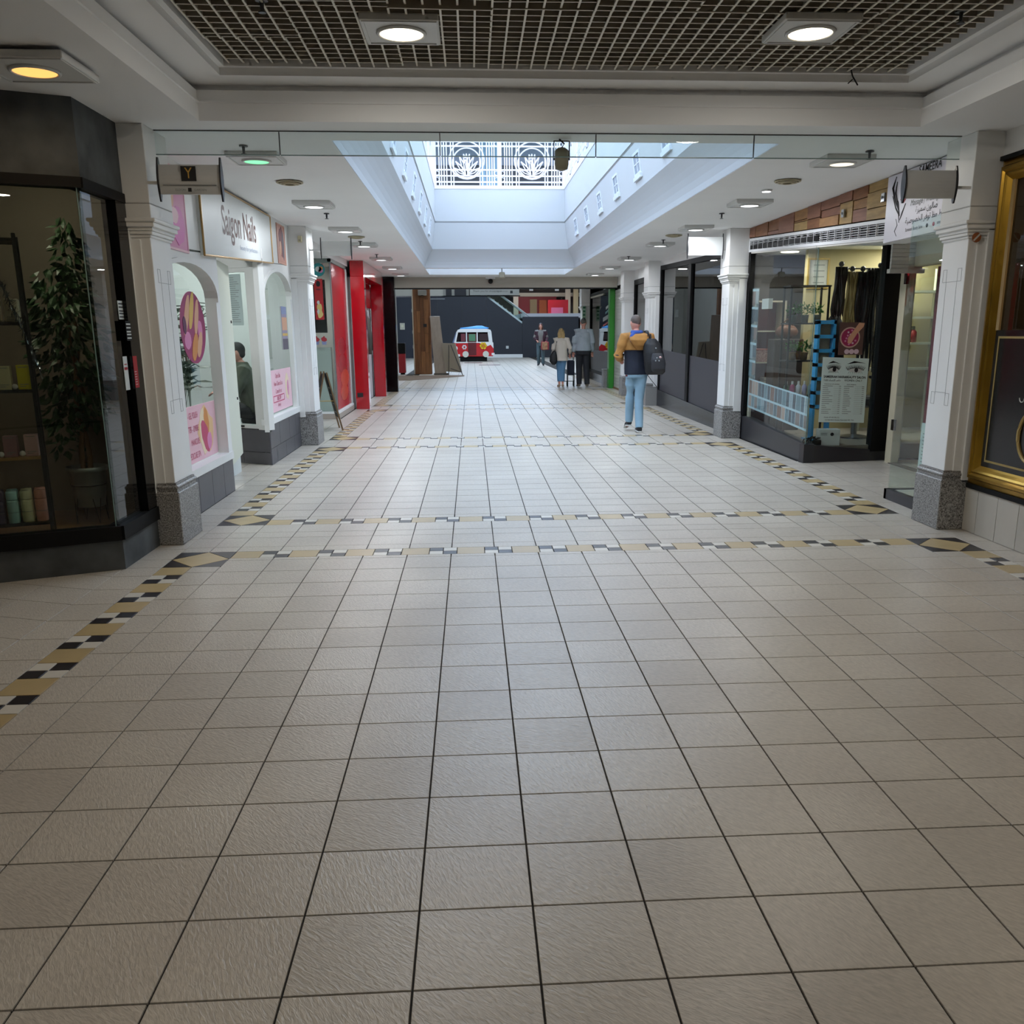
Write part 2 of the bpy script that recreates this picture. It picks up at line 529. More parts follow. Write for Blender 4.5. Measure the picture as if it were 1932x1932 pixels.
# borders
def piece(name, pts, mat, y):
    if y < 7.2 and any(in_frame(p[0], p[1]) for p in pts):
        tile(name, pts, mat)
    else:
        far_tile(pts, mat)
def cross_band(y, x0=XL + 0.42, x1=XR - 0.42):
    n = 13; step = (x1 - x0) / (n * 2 - 1); h = BW / 2
    for k in range(n):
        a = x0 + 2 * k * step
        piece('gold_floor_tile', rect(a, a + step, y, y + BW), gold_t, y)
        if k < n - 1:
            b = a + step; m = b + step / 2; e = b + step
            piece('dark_floor_tile', rect(b, m, y + h, y + BW), dark_t, y); piece('white_floor_tile', rect(b, m, y, y + h), white_t, y)
            piece('white_floor_tile', rect(m, e, y + h, y + BW), white_t, y); piece('dark_floor_tile', rect(m, e, y, y + h), dark_t, y)
def side_band(x0, y0, y1):
    n = max(1, round((y1 - y0) / 0.42)); 
    if n * 2 - 1 < 1: return
    step = (y1 - y0) / (2 * n - 1); h = BW / 2; x1 = x0 + BW
    for k in range(n):
        a = y1 - 2 * k * step
        piece('gold_floor_tile', rect(x0, x1, a - step, a), gold_t, a)
        if k < n - 1:
            b = a - step; m = b - step / 2; e = b - step
            piece('white_floor_tile', rect(x0, x0 + h, m, b), white_t, b); piece('dark_floor_tile', rect(x0 + h, x1, m, b), dark_t, b)
            piece('dark_floor_tile', rect(x0, x0 + h, e, m), dark_t, b); piece('white_floor_tile', rect(x0 + h, x1, e, m), white_t, b)
def diamond(x0, x1, y0, y1):
    cx, cy = (x0 + x1) / 2, (y0 + y1) / 2
    piece('diamond_floor_tile', [(cx, y0), (x1, cy), (cx, y1), (x0, cy)], gold_t, y0)
    for a, b, c in (((x0, y0), (cx, y0), (x0, cy)), ((x1, y0), (x1, cy), (cx, y0)), ((x1, y1), (cx, y1), (x1, cy)), ((x0, y1), (x0, cy), (cx, y1))):
        piece('corner_floor_tile', [a, b, c], dark_t, y0)
for d in diam:
    diamond(*d)
for i in range(4):
    cross_band(A_Y[i] + 0.24); cross_band(B_Y[i])
for x0 in (XL, XR - BW):
    for i in range(4):
        a1 = A_Y[i] + 0.45
        for ya, yb in ((a1, a1 + 0.15), (a1 + 0.15, a1 + 0.48), (a1 + 0.48, a1 + 0.68), (a1 + 0.68, B_Y[i])):
            piece('border_floor_tile', rect(x0, x0 + BW, ya, yb), stone, ya)
    side_band(x0, -4.79, A_Y[0])
    for i in range(3):
        side_band(x0, B_Y[i] + 0.45, A_Y[i + 1])
    side_band(x0, B_Y[3] + 0.45, 33.7)
# strips between the borders and the shopfronts, the canted corner at the near left, recess floors
def strip(x0, x1, y0, y1, off=0.0):
    n0 = math.floor((y0 - off) / T); ys = [y0] + [off + k * T for k in range(n0, n0 + 200) if y0 + 0.03 < off + k * T < y1 - 0.03] + [y1]
    for a, b in zip(ys, ys[1:]):
        piece('border_floor_tile', rect(x0, x1, a, b), stone, a)
strip(-2.36, XL, 4.45, 5.9, 0.07); strip(-2.33, XL, -4.8, 4.45, 0.26)
strip(-2.36, XL, 5.9, 33, 0.1); strip(XR, 4.3, -4.8, 33, 0.15)
for (xa, xb) in ((-2.71, -2.33), (-3.09, -2.71), (-3.47, -3.09), (-3.85, -3.47)):
    for k in range(-8, 5):
        y = 3.237 + 0.33 * k
        pts = [(xa, y - 0.345 * (xa + 2.33)), (xb, y - 0.345 * (xb + 2.33)), (xb, y + 0.33 - 0.345 * (xb + 2.33)), (xa, y + 0.33 - 0.345 * (xa + 2.33))]
        if max(p[1] for p in pts) < 4.43 + 0.43 * (xa + 2.31) + 0.55:
            piece('skew_floor_tile', pts, stone, y)
for i in range(5):
    for j in range(10):
        x = -2.36 - 0.33 * (i + 1)
        if j < 7: far_tile(rect(x, x + 0.33, 7.76 + 0.33 * j, 8.09 + 0.33 * j), stone)
        far_tile(rect(x, x + 0.33, 12.2 + 0.37 * j, 12.57 + 0.37 * j), stone)
        x = 4.3 + 0.33 * i
        if j < 8: far_tile(rect(x, x + 0.33, 6.66 + 0.33 * j, 6.99 + 0.33 * j), stone)
for x0, x1 in ((-6, -2.36), (4.3, 9.0)):
    for k in range(60):
        nx = round((x1 - x0) / 0.66)
        for j in range(nx):
            if 26.5 + k * 0.66 < 57:
                far_tile(rect(x0 + j * (x1 - x0) / nx, x0 + (j + 1) * (x1 - x0) / nx, 26.5 + k * 0.66, 27.16 + k * 0.66), stone)
for nm, (mb, mat) in FAR.items():
    mb.build(nm + '_field', mat, floor, kind='stuff')

# ================================================================== ceiling
cb = MB()
TH = 0.2
def slab(x0, x1, y0, y1, z=ZC, t=TH):
    cb.box(x0, x1, y0, y1, z, z + t)
CX0, CX1, CY1 = -1.70, 3.535, 5.088
WX0, WX1, WY0, WY1 = -0.87, 2.69, 5.75, 20.54
g0 = 0.004
slab(-10, CX0 - g0, -7, CY1 + g0); slab(CX1 + g0, 13, -7, CY1 + g0)
slab(-10, 13, CY1 + g0, WY0 - g0)
slab(-10, WX0 - g0, WY0 - g0, 27.2); slab(WX1 + g0, 13, WY0 - g0, 27.2); slab(3.3, 13, 27.2, 31.0)
slab(WX0 - g0, WX1 + g0, WY1 + g0, WY1 + 0.22, t=0.35)
slab(WX0 - g0, WX1 + g0, 23.1, 24.2)
ceiling = struct('ceiling', cb, ceil_m, 'white plaster ceiling around the rooflight')
# second small well beyond the beam
w2 = MB()
w2.box(WX0 - 0.1, WX0, WY1 + 0.22, 23.1, ZC + 0.2, 4.6); w2.box(WX1, WX1 + 0.1, WY1 + 0.22, 23.1, ZC + 0.2, 4.6)
w2.box(WX0 - 0.1, WX1 + 0.1, 23.1, 23.2, ZC + 0.2, 4.6)
struct('wall_far_well', w2, well_m)
# coffer: fascia, crease, bulged cornice, soffit and lip, on three sides
def coffer_profile():
    pts = [(0.0, ZC), (0.0, 3.20), (0.012, 3.203), (0.012, 3.21)]
    for i in range(7):
        t = i / 6 * PI / 2
        pts.append((0.012 - 0.06 * math.sin(t) + 0.0, 3.21 + 0.10 * (1 - math.cos(t))))
    pts += [(-0.048, 3.325), (0.222, 3.325), (0.222, 3.372), (0.262, 3.372), (0.262, 3.56), (-0.1, 3.56), (-0.1, 3.30), (-0.02, 3.25), (-0.02, ZC + 0.001)]
    return pts
pr_ = coffer_profile()
def sweep(k):
    """one mitred run of the coffer moulding: 0 far end, 1 and 2 the long sides"""
    cm = MB(); n = len(pr_)
    if k == 0:
        e0 = [(CX0 + d, CY1 - d, z) for d, z in pr_]; e1 = [(CX1 - d, CY1 - d, z) for d, z in pr_]
    elif k == 1:
        e0 = [(CX0 + d, -7, z) for d, z in pr_]; e1 = [(CX0 + d, CY1 - d, z) for d, z in pr_]
    else:
        e0 = [(CX1 - d, -7, z) for d, z in pr_]; e1 = [(CX1 - d, CY1 - d, z) for d, z in pr_]
    cm.add(e0 + e1, [(i, (i + 1) % n, n + (i + 1) % n, n + i) for i in range(n)])
    return cm
struct('trim_1', sweep(0), ceil_m, 'moulded plaster edge across the far end of the grid ceiling')
struct('trim_2', sweep(1), ceil_m, 'moulded plaster edge along one side of the grid ceiling')
struct('trim_3', sweep(2), ceil_m, 'moulded plaster edge along the other side of the grid ceiling')
# plenum above the grid
plenum = M('plenum', '6e6655', 0.9)
pb = MB(); pb.box(-1.9, 3.7, -7, 5.0, 4.3, 4.4); pb.box(-1.9, -1.8, -7, 5.0, 3.4, 4.3); pb.box(3.6, 3.7, -7, 5.0, 3.4, 4.3); pb.box(-1.9, 3.7, 4.95, 5.05, 3.56, 4.3)
struct('ceiling_plenum', pb, plenum)
# egg-crate panels: one 0.6 m panel each
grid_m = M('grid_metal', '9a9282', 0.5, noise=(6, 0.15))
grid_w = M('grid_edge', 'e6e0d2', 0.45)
gx0, gx1, gy1 = CX0 + 0.30, CX1 - 0.30, CY1 - 0.265
grid = thing('grid_ceiling', 'open egg-crate metal grid ceiling over the near hall', 'ceiling grid', ((gx0 + gx1) / 2, gy1, 3.38))
PX = (gx1 - gx0) / 8
def panel_mesh():
    n = 6; c = PX / n
    mb = MB()
    for i in range(n):
        mb.box(i * c - 0.004, i * c + 0.004, 0, PX, 0.004, 0.05)
        mb.box(0, PX, i * c - 0.004, i * c + 0.004, 0.004, 0.05)
    me = bpy.data.meshes.new('grid_panel'); me.from_pydata([v * U for v in mb.v], [], mb.f); me.materials.append(grid_m); me.update()
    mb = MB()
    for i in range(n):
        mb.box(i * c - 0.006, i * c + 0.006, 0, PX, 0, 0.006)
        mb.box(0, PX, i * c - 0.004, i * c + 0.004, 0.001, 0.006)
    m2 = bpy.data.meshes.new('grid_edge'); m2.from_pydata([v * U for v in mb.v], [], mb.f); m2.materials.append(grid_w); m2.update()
    return me, m2
gme, gme2 = panel_mesh()
for j in range(9):
    for i in range(8):
        o = bpy.data.objects.new('grid_panel', gme); C.objects.link(o); o.parent = grid
        dz = random.choice((0, 0, 0.004, 0.012, -0.004))
        o.location = Vector((gx0 + i * PX, gy1 - (j + 1) * PX, 3.38 + dz)) * U - grid.location
        o.rotation_euler = (random.uniform(-0.012, 0.012), random.uniform(-0.012, 0.012), 0)
        e = bpy.data.objects.new('panel_edge', gme2); C.objects.link(e); e.parent = o

# ================================================================== rooflight well
c1 = MB()   # cove
def ring(mb, i0, z0, i1, z1, th=0.12):
    """sloping band around the well, inset i0 at z0 to i1 at z1"""
    a = (WX0 + i0, WX1 - i0, WY0 + i0, WY1 - i0); b = (WX0 + i1, WX1 - i1, WY0 + i1, WY1 - i1)
    lo = [(a[0], a[2], z0), (a[1], a[2], z0), (a[1], a[3], z0), (a[0], a[3], z0)]
    hi = [(b[0], b[2], z1), (b[1], b[2], z1), (b[1], b[3], z1), (b[0], b[3], z1)]
    for k in range(4):
        l = (k + 1) % 4
        mid = Vector(((a[0] + a[1]) / 2, (a[2] + a[3]) / 2, 0))
        nrm = (Vector(lo[k]) + Vector(lo[l])) / 2 - mid; nrm.z = 0; nrm.normalize()
        mb.poly([lo[k], lo[l], hi[l], hi[k]], nrm * th)
def cove():
    mb = MB(); prev = (0.0, ZC + 0.004)
    for i in range(1, 7):
        t = i / 6
        cur = (0.195 * t ** 1.6, ZC + 0.41 * t)
        ring(mb, prev[0], prev[1], cur[0], cur[1]); prev = cur
    return mb
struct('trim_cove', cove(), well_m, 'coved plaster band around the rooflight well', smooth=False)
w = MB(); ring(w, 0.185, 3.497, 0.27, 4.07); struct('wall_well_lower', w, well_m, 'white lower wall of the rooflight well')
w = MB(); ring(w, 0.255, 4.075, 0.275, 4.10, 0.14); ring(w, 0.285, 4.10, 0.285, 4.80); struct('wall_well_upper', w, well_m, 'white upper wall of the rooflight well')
wx0, wx1, wy0, wy1 = WX0 + 0.285, WX1 - 0.285, WY0 + 0.285, WY1 - 0.285
# small windows low in the well walls
wf = M('window_white', 'dfe3ea', 0.4); wg = M('window_grey_pane', '7d8794', 0.15)
k = 0
for side in (-1, 1):
    for yy in (7.32, 9.15, 10.98, 12.81, 14.64, 16.47, 18.3):
        k += 1
        xw = wx1 if side > 0 else wx0
        ti = 0.148
        g = sgroup('window_%d' % k, None, (xw + side * 0.06, yy, 3.66))
        fr = Fr(((WX1 - 0.209) if side > 0 else (WX0 + 0.209), yy, 3.66), (0, -side, 0), (-side * 0.085, 0, 0.573))
        a = MB(); fr.frame(a, -0.23, 0.23, 0, 0.30, 0.035, -0.02, 0.014); fr.box(a, -0.26, 0.26, -0.05, 0.0, -0.02, 0.03); a.build('window_frame', wf, g)
        a = MB(); fr.box(a, -0.012, 0.012, 0.035, 0.265, -0.02, 0.008); fr.box(a, -0.195, 0.195, 0.142, 0.158, -0.02, 0.008); a.build('glazing_bar', wf, g)
        for (p0, p1) in ((-0.195, -0.012), (0.012, 0.195)):
            for (q0, q1) in ((0.035, 0.14), (0.16, 0.265)):
                a = MB(); fr.box(a, p0, p1, q0, q1, -0.02, 0.003); a.build('pane', wg, g)
# upper gallery
gal_m = M('gallery_floor', '8d8f93', 0.6)
gs = MB()
gs.box(-7, wx0 - 0.1, 5.2, 27, 4.55, 4.80); gs.box(wx1 + 0.1, 9, 5.2, 27, 4.55, 4.80); gs.box(wx0 - 0.1, wx1 + 0.1, wy1 + 0.1, wy1 + 0.45, 4.55, 4.80); gs.box(wx0 - 0.1, wx1 + 0.1, 23.2, 27, 4.55, 4.80); gs.box(wx0 - 0.1, wx1 + 0.1, 5.2, wy0 - 0.1, 4.55, 4.80)
struct('floor_gallery', gs, gal_m)
gw = MB(); gw.box(-7, 9, 25.5, 25.7, 4.8, 8.4); gw.box(-7.2, -7, 5, 25.7, 4.8, 7.6); gw.box(9, 9.2, 5, 25.7, 4.8, 7.6)
struct('wall_gallery', gw, M('gallery_wall', '4a4650', 0.6))
gc = MB(); gc.box(-7, 9, 23.4, 25.6, 7.2, 7.3); struct('ceiling_gallery_shade', gc, M('gallery_shade_slab', '6b6f78', 0.7))  # unseen slab added to darken the gallery shopfront below
shopd = M('gallery_shop_dark', '1c161c', 0.4); shopb = M('gallery_shop_blue', '7fa3b8', 0.3); shopg = M('gallery_shop_grey', '727985', 0.4)
kk = 0
gf = thing('gallery_shopfront', 'dark upper-floor shopfront seen behind the white balustrade', 'shopfront', (0.9, 25.45, 4.8))
fr = Fr((0, 25.5, 4.8), (1, 0, 0))
a = MB(); fr.box(a, -4, 6, 0.02, 1.35, 0.002, 0.03); a.build('window_panel', shopd, gf)
a = MB(); fr.box(a, -4, 6, 1.36, 2.3, 0.002, 0.06); a.build('fascia_board', shopg, gf)
for x in (0.55, 0.72, 0.89):
    a = MB(); fr.box(a, x, x + 0.14, 0.25, 2.0, 0.035, 0.07); a.build('blue_panel', shopb, gf)
for z in (0.35, 0.5):
    a = MB(); fr.box(a, -2.2, 3.6, z, z + 0.04, 0.035, 0.09); a.build('rail', M('mauve_rail', '9d8f9a', 0.5), gf)
# balustrade around the well
bal_m = M('balustrade_white', 'e3dde2', 0.45)
def balustrade(fr, L, npan):
    """white metal panels: kerb, rails, posts, roundels with fanned leaves"""
    root = None
    H0, H1 = 0.0, 1.12
    a = MB(); fr.box(a, -0.02, L + 0.02, 0, 0.075, -0.06, 0.06); kerb = a
    rails = []
    for b0, b1 in ((0.14, 0.172), (0.27, 0.30), (0.40, 0.43), (0.90, 0.935), (1.0, 1.03), (1.09, 1.14)):
        a = MB(); fr.box(a, 0, L, b0, b1, -0.014, 0.014); rails.append(a)
    posts = []; bars = []; ringsl = []; leaves = []; beads = []
    wp = L / npan
    for i in range(npan + 1):
        x = i * wp
        if True:
            a = MB(); fr.box(a, x - 0.05, x + 0.05, 0.05, 1.12, -0.03, 0.03); posts.append(a)
    for i in range(npan):
        x0 = i * wp; cx = x0 + wp / 2
        for dx in (0.12, 0.17, wp - 0.17, wp - 0.12, wp * 0.5 - 0.36, wp * 0.5 + 0.36, wp * 0.5 - 0.30, wp * 0.5 + 0.30, 0.23, 0.29, wp - 0.23, wp - 0.29):
            a = MB(); fr.box(a, x0 + dx - 0.013, x0 + dx + 0.013, 0.05, 1.1, -0.010, 0.010); bars.append(a)
        for (rr, cb_) in ((0.40, 0.62), (0.32, 0.56)):
            a = MB(); n = 28
            a.tube([fr.p(cx + rr * math.cos(2 * PI * t / n), cb_ + rr * math.sin(2 * PI * t / n)) for t in range(n + 1)], 0.017, 5, caps=False); ringsl.append(a)
        for ang in (-70, -50, -30, -12, 12, 30, 50, 70, 0):
            a = MB(); t = math.radians(ang)
            p0 = (cx, 0.30); p1 = (cx + 0.44 * math.sin(t) * 0.75, 0.30 + 0.46 * math.cos(t))
            mid = ((p0[0] + p1[0]) / 2 - 0.05 * math.copysign(1, ang) * math.cos(t), (p0[1] + p1[1]) / 2 + 0.02)
            mid2 = ((p0[0] + p1[0]) / 2 + 0.03 * math.copysign(1, ang) * math.cos(t), (p0[1] + p1[1]) / 2 - 0.03)
            a.tube([fr.p(*p0), fr.p(*mid), fr.p(*p1)], 0.016, 5); a.tube([fr.p(*p0), fr.p(*mid2), fr.p(*p1)], 0.013, 5); leaves.append(a)
        for dx in (0.065, wp - 0.065):
            for b in (0.21, 0.345, 0.965):
                a = MB(); n = 12
                a.tube([fr.p(x0 + dx + 0.045 * math.cos(2 * PI * t / n), b + 0.045 * math.sin(2 * PI * t / n)) for t in range(n + 1)], 0.009, 5, caps=False); beads.append(a)
    return kerb, rails, posts, bars, ringsl, leaves, beads
def put_balustrade(label, fr, L, n, loc):
    t = thing('balustrade', label, 'balustrade', loc, 'white balustrades around the rooflight')
    kerb, *rest = balustrade(fr, L, n)
    kerb.build('kerb', bal_m, t)
    for nm, lst in zip(('rail', 'post', 'bar', 'roundel', 'leaf_scroll', 'ring'), rest):
        for a in lst:
            a.build(nm, bal_m, t)
bz = 4.80
put_balustrade('white leaf-pattern balustrade across the far end of the rooflight', Fr((wx0, wy1 + 0.05, bz), (1, 0, 0)), wx1 - wx0, 2, ((wx0 + wx1) / 2, wy1 + 0.05, bz))
put_balustrade('white balustrade along the nail-shop side of the rooflight', Fr((wx0 - 0.05, wy1 - 6.1, bz), (0, 1, 0)), 6.0, 4, (wx0 - 0.05, wy1 - 3.1, bz))
put_balustrade('white balustrade along the salon side of the rooflight', Fr((wx1 + 0.05, wy1 - 0.1, bz), (0, -1, 0)), 6.0, 4, (wx1 + 0.05, wy1 - 3.1, bz))

# ================================================================== bulkhead at the end of the corridor
b = MB(); b.box(-1.95, 4.29, 24.2, 24.6, 2.80, ZC + 0.3); struct('wall_bulkhead', b, beige, 'beige bulkhead closing the corridor ceiling')
b = MB(); b.box(-1.95, 4.29, 24.25, 24.55, 2.775, 2.80); struct('trim_4', b, black, 'dark edge under the beige bulkhead')
b = MB(); b.box(-10, -2.45, 24.7, 27.2, 2.85, ZC); b.box(4.3, 9, 27, 31, 2.7, 3.4); struct('wall_bulkhead_side', b, beige)

# ================================================================== glass smoke baffle
gb = thing('glass_baffle', 'clear glass smoke baffle hung across the corridor between the first pillars', 'glass baffle', (0.95, 5.4, 2.915))
bx = [-2.12, -1.21, -0.02, 1.16, 2.38, 4.02]
for x0, x1 in zip(bx, bx[1:]):
    a = MB().box(x0 + 0.004, x1 - 0.004, 5.394, 5.406, 2.918, 3.078); a.build('pane', GLASS('baffle_glass', (0.91, 0.95, 0.94), 1.45), gb)
    a = MB().box(x0 + 0.004, x1 - 0.004, 5.392, 5.408, 2.913, 2.919); a.build('pane_edge', M('glass_edge', '6e8480', 0.2), gb)
a = MB().box(-2.12, 4.02, 5.392, 5.408, 3.079, 3.085); a.build('channel', M('channel_dark', '4a4a48', 0.6), gb)
for x in bx[1:-1]:
    a = MB().box(x - 0.003, x + 0.003, 5.393, 5.407, 2.92, 3.076); a.build('joint', M('joint_dark', '3a3a3a', 0.6), gb)

# ================================================================== pillars
groove = M('incised_line', '9b9a98', 0.7)
def pillar(idx, side, xf_, xb, y0, y1, label, near=True):
    """xf_: corridor face of the plinth, xb: wall plane; side=+1 when the corridor lies towards +x"""
    s = side
    root = sgroup('pillar_%d' % idx, label, ((xf_ + xb) / 2, (y0 + y1) / 2, 0))
    def bxs(mb, d0, d1, ya, yb, za, zb, bev=0):
        xa, xb_ = xf_ - s * d0, xf_ - s * d1
        mb.box(min(xa, xb_), max(xa, xb_), ya, yb, za, zb, bev); return mb
    dp = abs(xf_ - xb)
    a = MB(); bxs(a, 0, dp, y0, y1, 0, 0.42, 0.006); bxs(a, 0.012, dp, y0 + 0.012, y1 - 0.012, 0.42, 0.445); bxs(a, 0.003, dp, y0 + 0.003, y1 - 0.003, 0.445, 0.475, 0.01); bxs(a, 0.02, dp, y0 + 0.02, y1 - 0.02, 0.475, 0.49)
    a.build('plinth', granite, root)
    a = MB(); bxs(a, 0.03, dp, y0 + 0.03, y1 - 0.03, 0.49, 2.34, 0.004); sh = a.build('shaft', white, root)
    a = MB()
    if near:   # raised strip on the face towards the camera, and the flat pilaster behind
        bxs(a, 0.10, 0.17, y0 + 0.018, y0 + 0.04, 0.49, 2.30, 0.003); bxs(a, 0.17, dp - 0.01, y0 + 0.0, y0 + 0.05, 0.40, 2.42, 0.003)
        a.build('pilaster_strip', white, root)
    a = MB()   # capital mouldings
    for d, z0, z1 in ((0.018, 2.315, 2.335), (0.005, 2.335, 2.36), (-0.004, 2.36, 2.375), (-0.02, 2.385, 2.42), (-0.035, 2.42, 2.445)):
        bxs(a, d, dp, y0 + d, y1 - d, z0, z1, 0.005)
    for i in range(5):
        t = i / 4; d = 0.0 - 0.028 * t * t
        bxs(a, d, dp, y0 + d, y1 - d, 2.37 + 0.012 * i, 2.385 + 0.012 * i)
    a.build('capital', white, root)
    a = MB(); bxs(a, 0.0, dp, y0, y1, 2.445, 2.545, 0.004); a.build('neck_block', white, root)
    a = MB(); bxs(a, 0.0, dp, y0, y1, 2.551, ZC, 0.004); a.build('top_block', white, root)
    a = MB(); bxs(a, 0.004, dp, y0 + 0.004, y1 - 0.004, 2.545, 2.551); a.build('joint', groove, root)
    # incised ornament on the corridor face
    if near:
        fr = Fr((xf_ - s * 0.03, (y0 + y1) / 2, 0), (0, s, 0))
        for (d0, d1) in ((-0.085, -0.082), (0.082, 0.085)):
            a = MB(); fr.box(a, d0, d1, 1.10, 2.0, 0.0, 0.0015); a.build('incised_line', groove, root)
        for zz in (1.02, 2.0):
            for d in (-0.085, 0.085):
                a = MB(); sg = math.copysign(1, d)
                fr.frame(a, min(d, d + sg * 0.06), max(d, d + sg * 0.06), zz, zz + 0.1, 0.003, 0.0, 0.0015); a.build('incised_line', groove, root)
            a = MB(); fr.box(a, -0.085, 0.085, zz + (0.1 if zz < 1.5 else 0.0), zz + (0.103 if zz < 1.5 else 0.003), 0.0, 0.0015); a.build('incised_line', groove, root)
    return root
pillar(1, 1, -2.125, -2.37, 5.17, 5.69, 'white pillar on speckled granite plinth beside the dark cosmetics window')
pillar(2, 1, -2.11, -2.37, 11.67, 12.2, 'white pillar on granite plinth at the far end of the nail shop')
pillar(3, -1, 4.04, 4.32, 5.2, 5.65, 'white pillar on speckled granite plinth beside the gold-framed window')
pillar(4, -1, 4.02, 4.32, 11.88, 12.35, 'white pillar on granite plinth between the salon and the dark shopfront')
pillar(5, -1, 4.03, 4.32, 18.25, 18.75, 'white pillar behind the man with the backpack')
pillar(6, -1, 4.03, 4.32, 21.5, 22.0, 'white pillar beside the closed roller shutter', False)
pillar(7, -1, 4.0, 4.35, 30.2, 30.8, 'far white pillar behind the grey-haired man', False)
pillar(8, 1, -2.11, -2.37, 24.75, 25.2, 'far white pillar behind the black portal', False)

# ================================================================== outer shell
sh = MB(); sh.box(-10.2, -10, -7, 62, -0.1, ZC + 0.2); struct('wall_left', sh, cream)
sh = MB(); sh.box(13, 13.2, -7, 62, -0.1, ZC + 0.2); struct('wall_right', sh, cream)
sh = MB(); sh.box(-10.2, 13.2, -7.2, -7, -0.1, ZC + 1.3); struct('wall_back', sh, cream)
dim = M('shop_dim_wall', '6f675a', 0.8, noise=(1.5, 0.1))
wallw = M('shop_white_wall', 'd3d8d6', 0.6, noise=(1.0, 0.03))
p_ = MB(); p_.box(-10, -2.37, 5.70, 5.78, 0, ZC); struct('wall_partition_cosmetics', p_, dim)
p_ = MB(); p_.box(-10, -2.37, 12.0, 12.2, 0, ZC); struct('wall_partition_nails', p_, wallw)
p_ = MB(); p_.box(-5.2, -5.1, 5.78, 12.0, 0, ZC); struct('wall_nail_back', p_, wallw)
p_ = MB(); p_.box(-10, -2.5, 18.2, 18.3, 0, ZC); p_.box(-10, -2.4, 22.4, 22.5, 0, ZC); p_.box(-10, -2.2, 25.2, 25.3, 0, ZC); struct('wall_partition_far_left', p_, wallw)
p_ = MB(); p_.box(-2.47, -2.40, 22.4, 25.3, 0, ZC); struct('wall_left_far', p_, white)
p_ = MB(); p_.box(-4.2, -4.1, 12.2, 18.2, 0, ZC); struct('wall_sweet_back', p_, wallw)

# ================================================================== cosmetics shop, near left (canted front)
E1 = Vector((-2.31, 5.17, 0)); K1 = Vector((-2.31, 4.43, 0)); K2 = K1 + Vector((-0.918, -0.395, 0)) * 3.2
frA = Fr(K1, (0, 1, 0)); LA = 0.74                     # short face towards the corridor
frB = Fr(K2, (0.918, 0.395, 0)); LB = 3.2              # canted face, right end at the corner
wl = sgroup('wall_cosmetics_front', 'dark concrete shopfront with black window frame at the near corner')
def both(name, mat, b0, b1, c0, c1, part=True):
    a = MB(); frA.box(a, 0, LA, b0, b1, c0, c1); a.build(name, mat, wl)
    a = MB(); frB.box(a, 0, LB, b0, b1, c0, c1); a.build(name, mat, wl)
both('concrete_fascia', concrete, 2.61, ZC, -0.25, 0.0)
both('window_head', black, 2.545, 2.61, -0.10, 0.015)
both('concrete_base', concrete, 0.0, 0.215, -0.25, 0.0)
both('window_sill', black, 0.215, 0.315, -0.10, 0.022)
a = MB(); frA.box(a, 0.55, LA, 0.315, 2.55, -0.09, 0.01); a.build('window_mullion', blackgl, wl)
a = MB(); frA.box(a, 0.004, 0.55, 0.315, 2.55, -0.032, -0.024); a.build('pane', GLASS('shop_glass', (0.80, 0.84, 0.82), 1.6), wl)
a = MB(); frB.box(a, 0, LB - 0.004, 0.315, 2.55, -0.032, -0.024); a.build('pane', GLASS('shop_glass'), wl)
a = MB(); a.tube([K1 + Vector((-0.03, -0.004, 0.315)), K1 + Vector((-0.03, -0.004, 2.55))], 0.004, 6); a.build('pane_edge', M('glass_edge', '6e8480', 0.2), wl)
# display floor
a = MB(); a.poly([(-2.36, 5.68, 0.20), (-2.36, 4.46, 0.20), (-5.3, 3.2, 0.20), (-5.3, 5.68, 0.20)], (0, 0, -0.2)); struct('floor_display', a, wood_f)
p_ = MB(); p_.box(-5.4, -5.3, 2.6, 5.7, 0, ZC); struct('wall_cosmetics_side', p_, dim)
p_ = MB(); p_.box(-10, -5.3, 2.9, 3.0, 0, ZC); struct('wall_cosmetics_return', p_, concrete)
added_light((-3.0, 4.75, 3.0), 8, (1.0, 0.86, 0.66), 0.25, 'added round ceiling light inside the cosmetics shop')  # added lamp, lifts the ficus and shelves behind the glass
# stickers on the mullion and pane
def sticker(name, fr, a0, a1, b0, b1, c, mat, label, cat='sticker', group=None, lines=(), lm=None):
    t = thing(name, label, cat, fr.p((a0 + a1) / 2, b0, c), group)
    m = MB(); fr.box(m, a0, a1, b0, b1, c, c + 0.002); sh0 = m.build('sheet', mat, t)
    for (x0, x1, y0, y1) in lines:
        m = MB(); fr.box(m, a0 + (a1 - a0) * x0, a0 + (a1 - a0) * x1, b0 + (b1 - b0) * y0, b0 + (b1 - b0) * y1, c + 0.002, c + 0.003); m.build('print_line', lm, sh0)
    return t
pap = M('paper_white', 'c9cdca', 0.6); inkb = M('ink_black', '1c1c1f', 0.6); inkr = M('ink_red', 'a01726', 0.5); inkg = M('ink_grey', '7f8686', 0.6)
pl = [(0.1, 0.9, y, y + 0.07) for y in (0.1, 0.28, 0.42, 0.62, 0.8)]
sticker('window_sticker', frA, 0.46, 0.56, 1.73, 1.86, -0.02, pap, 'white printed sticker high on the cosmetics window', lines=pl, lm=inkb)
sticker('window_sticker', frA, 0.48, 0.58, 1.58, 1.72, 0.011, black, 'black sticker with white print below the white one', lines=pl, lm=pap)
sticker('window_sticker', frA, 0.44, 0.52, 1.23, 1.47, -0.02, pap, 'tall white notice on the cosmetics window beside a red one', lines=[(0.2, 0.8, 0.75, 0.78), (0.1, 0.9, 0.6, 0.68)], lm=inkr)
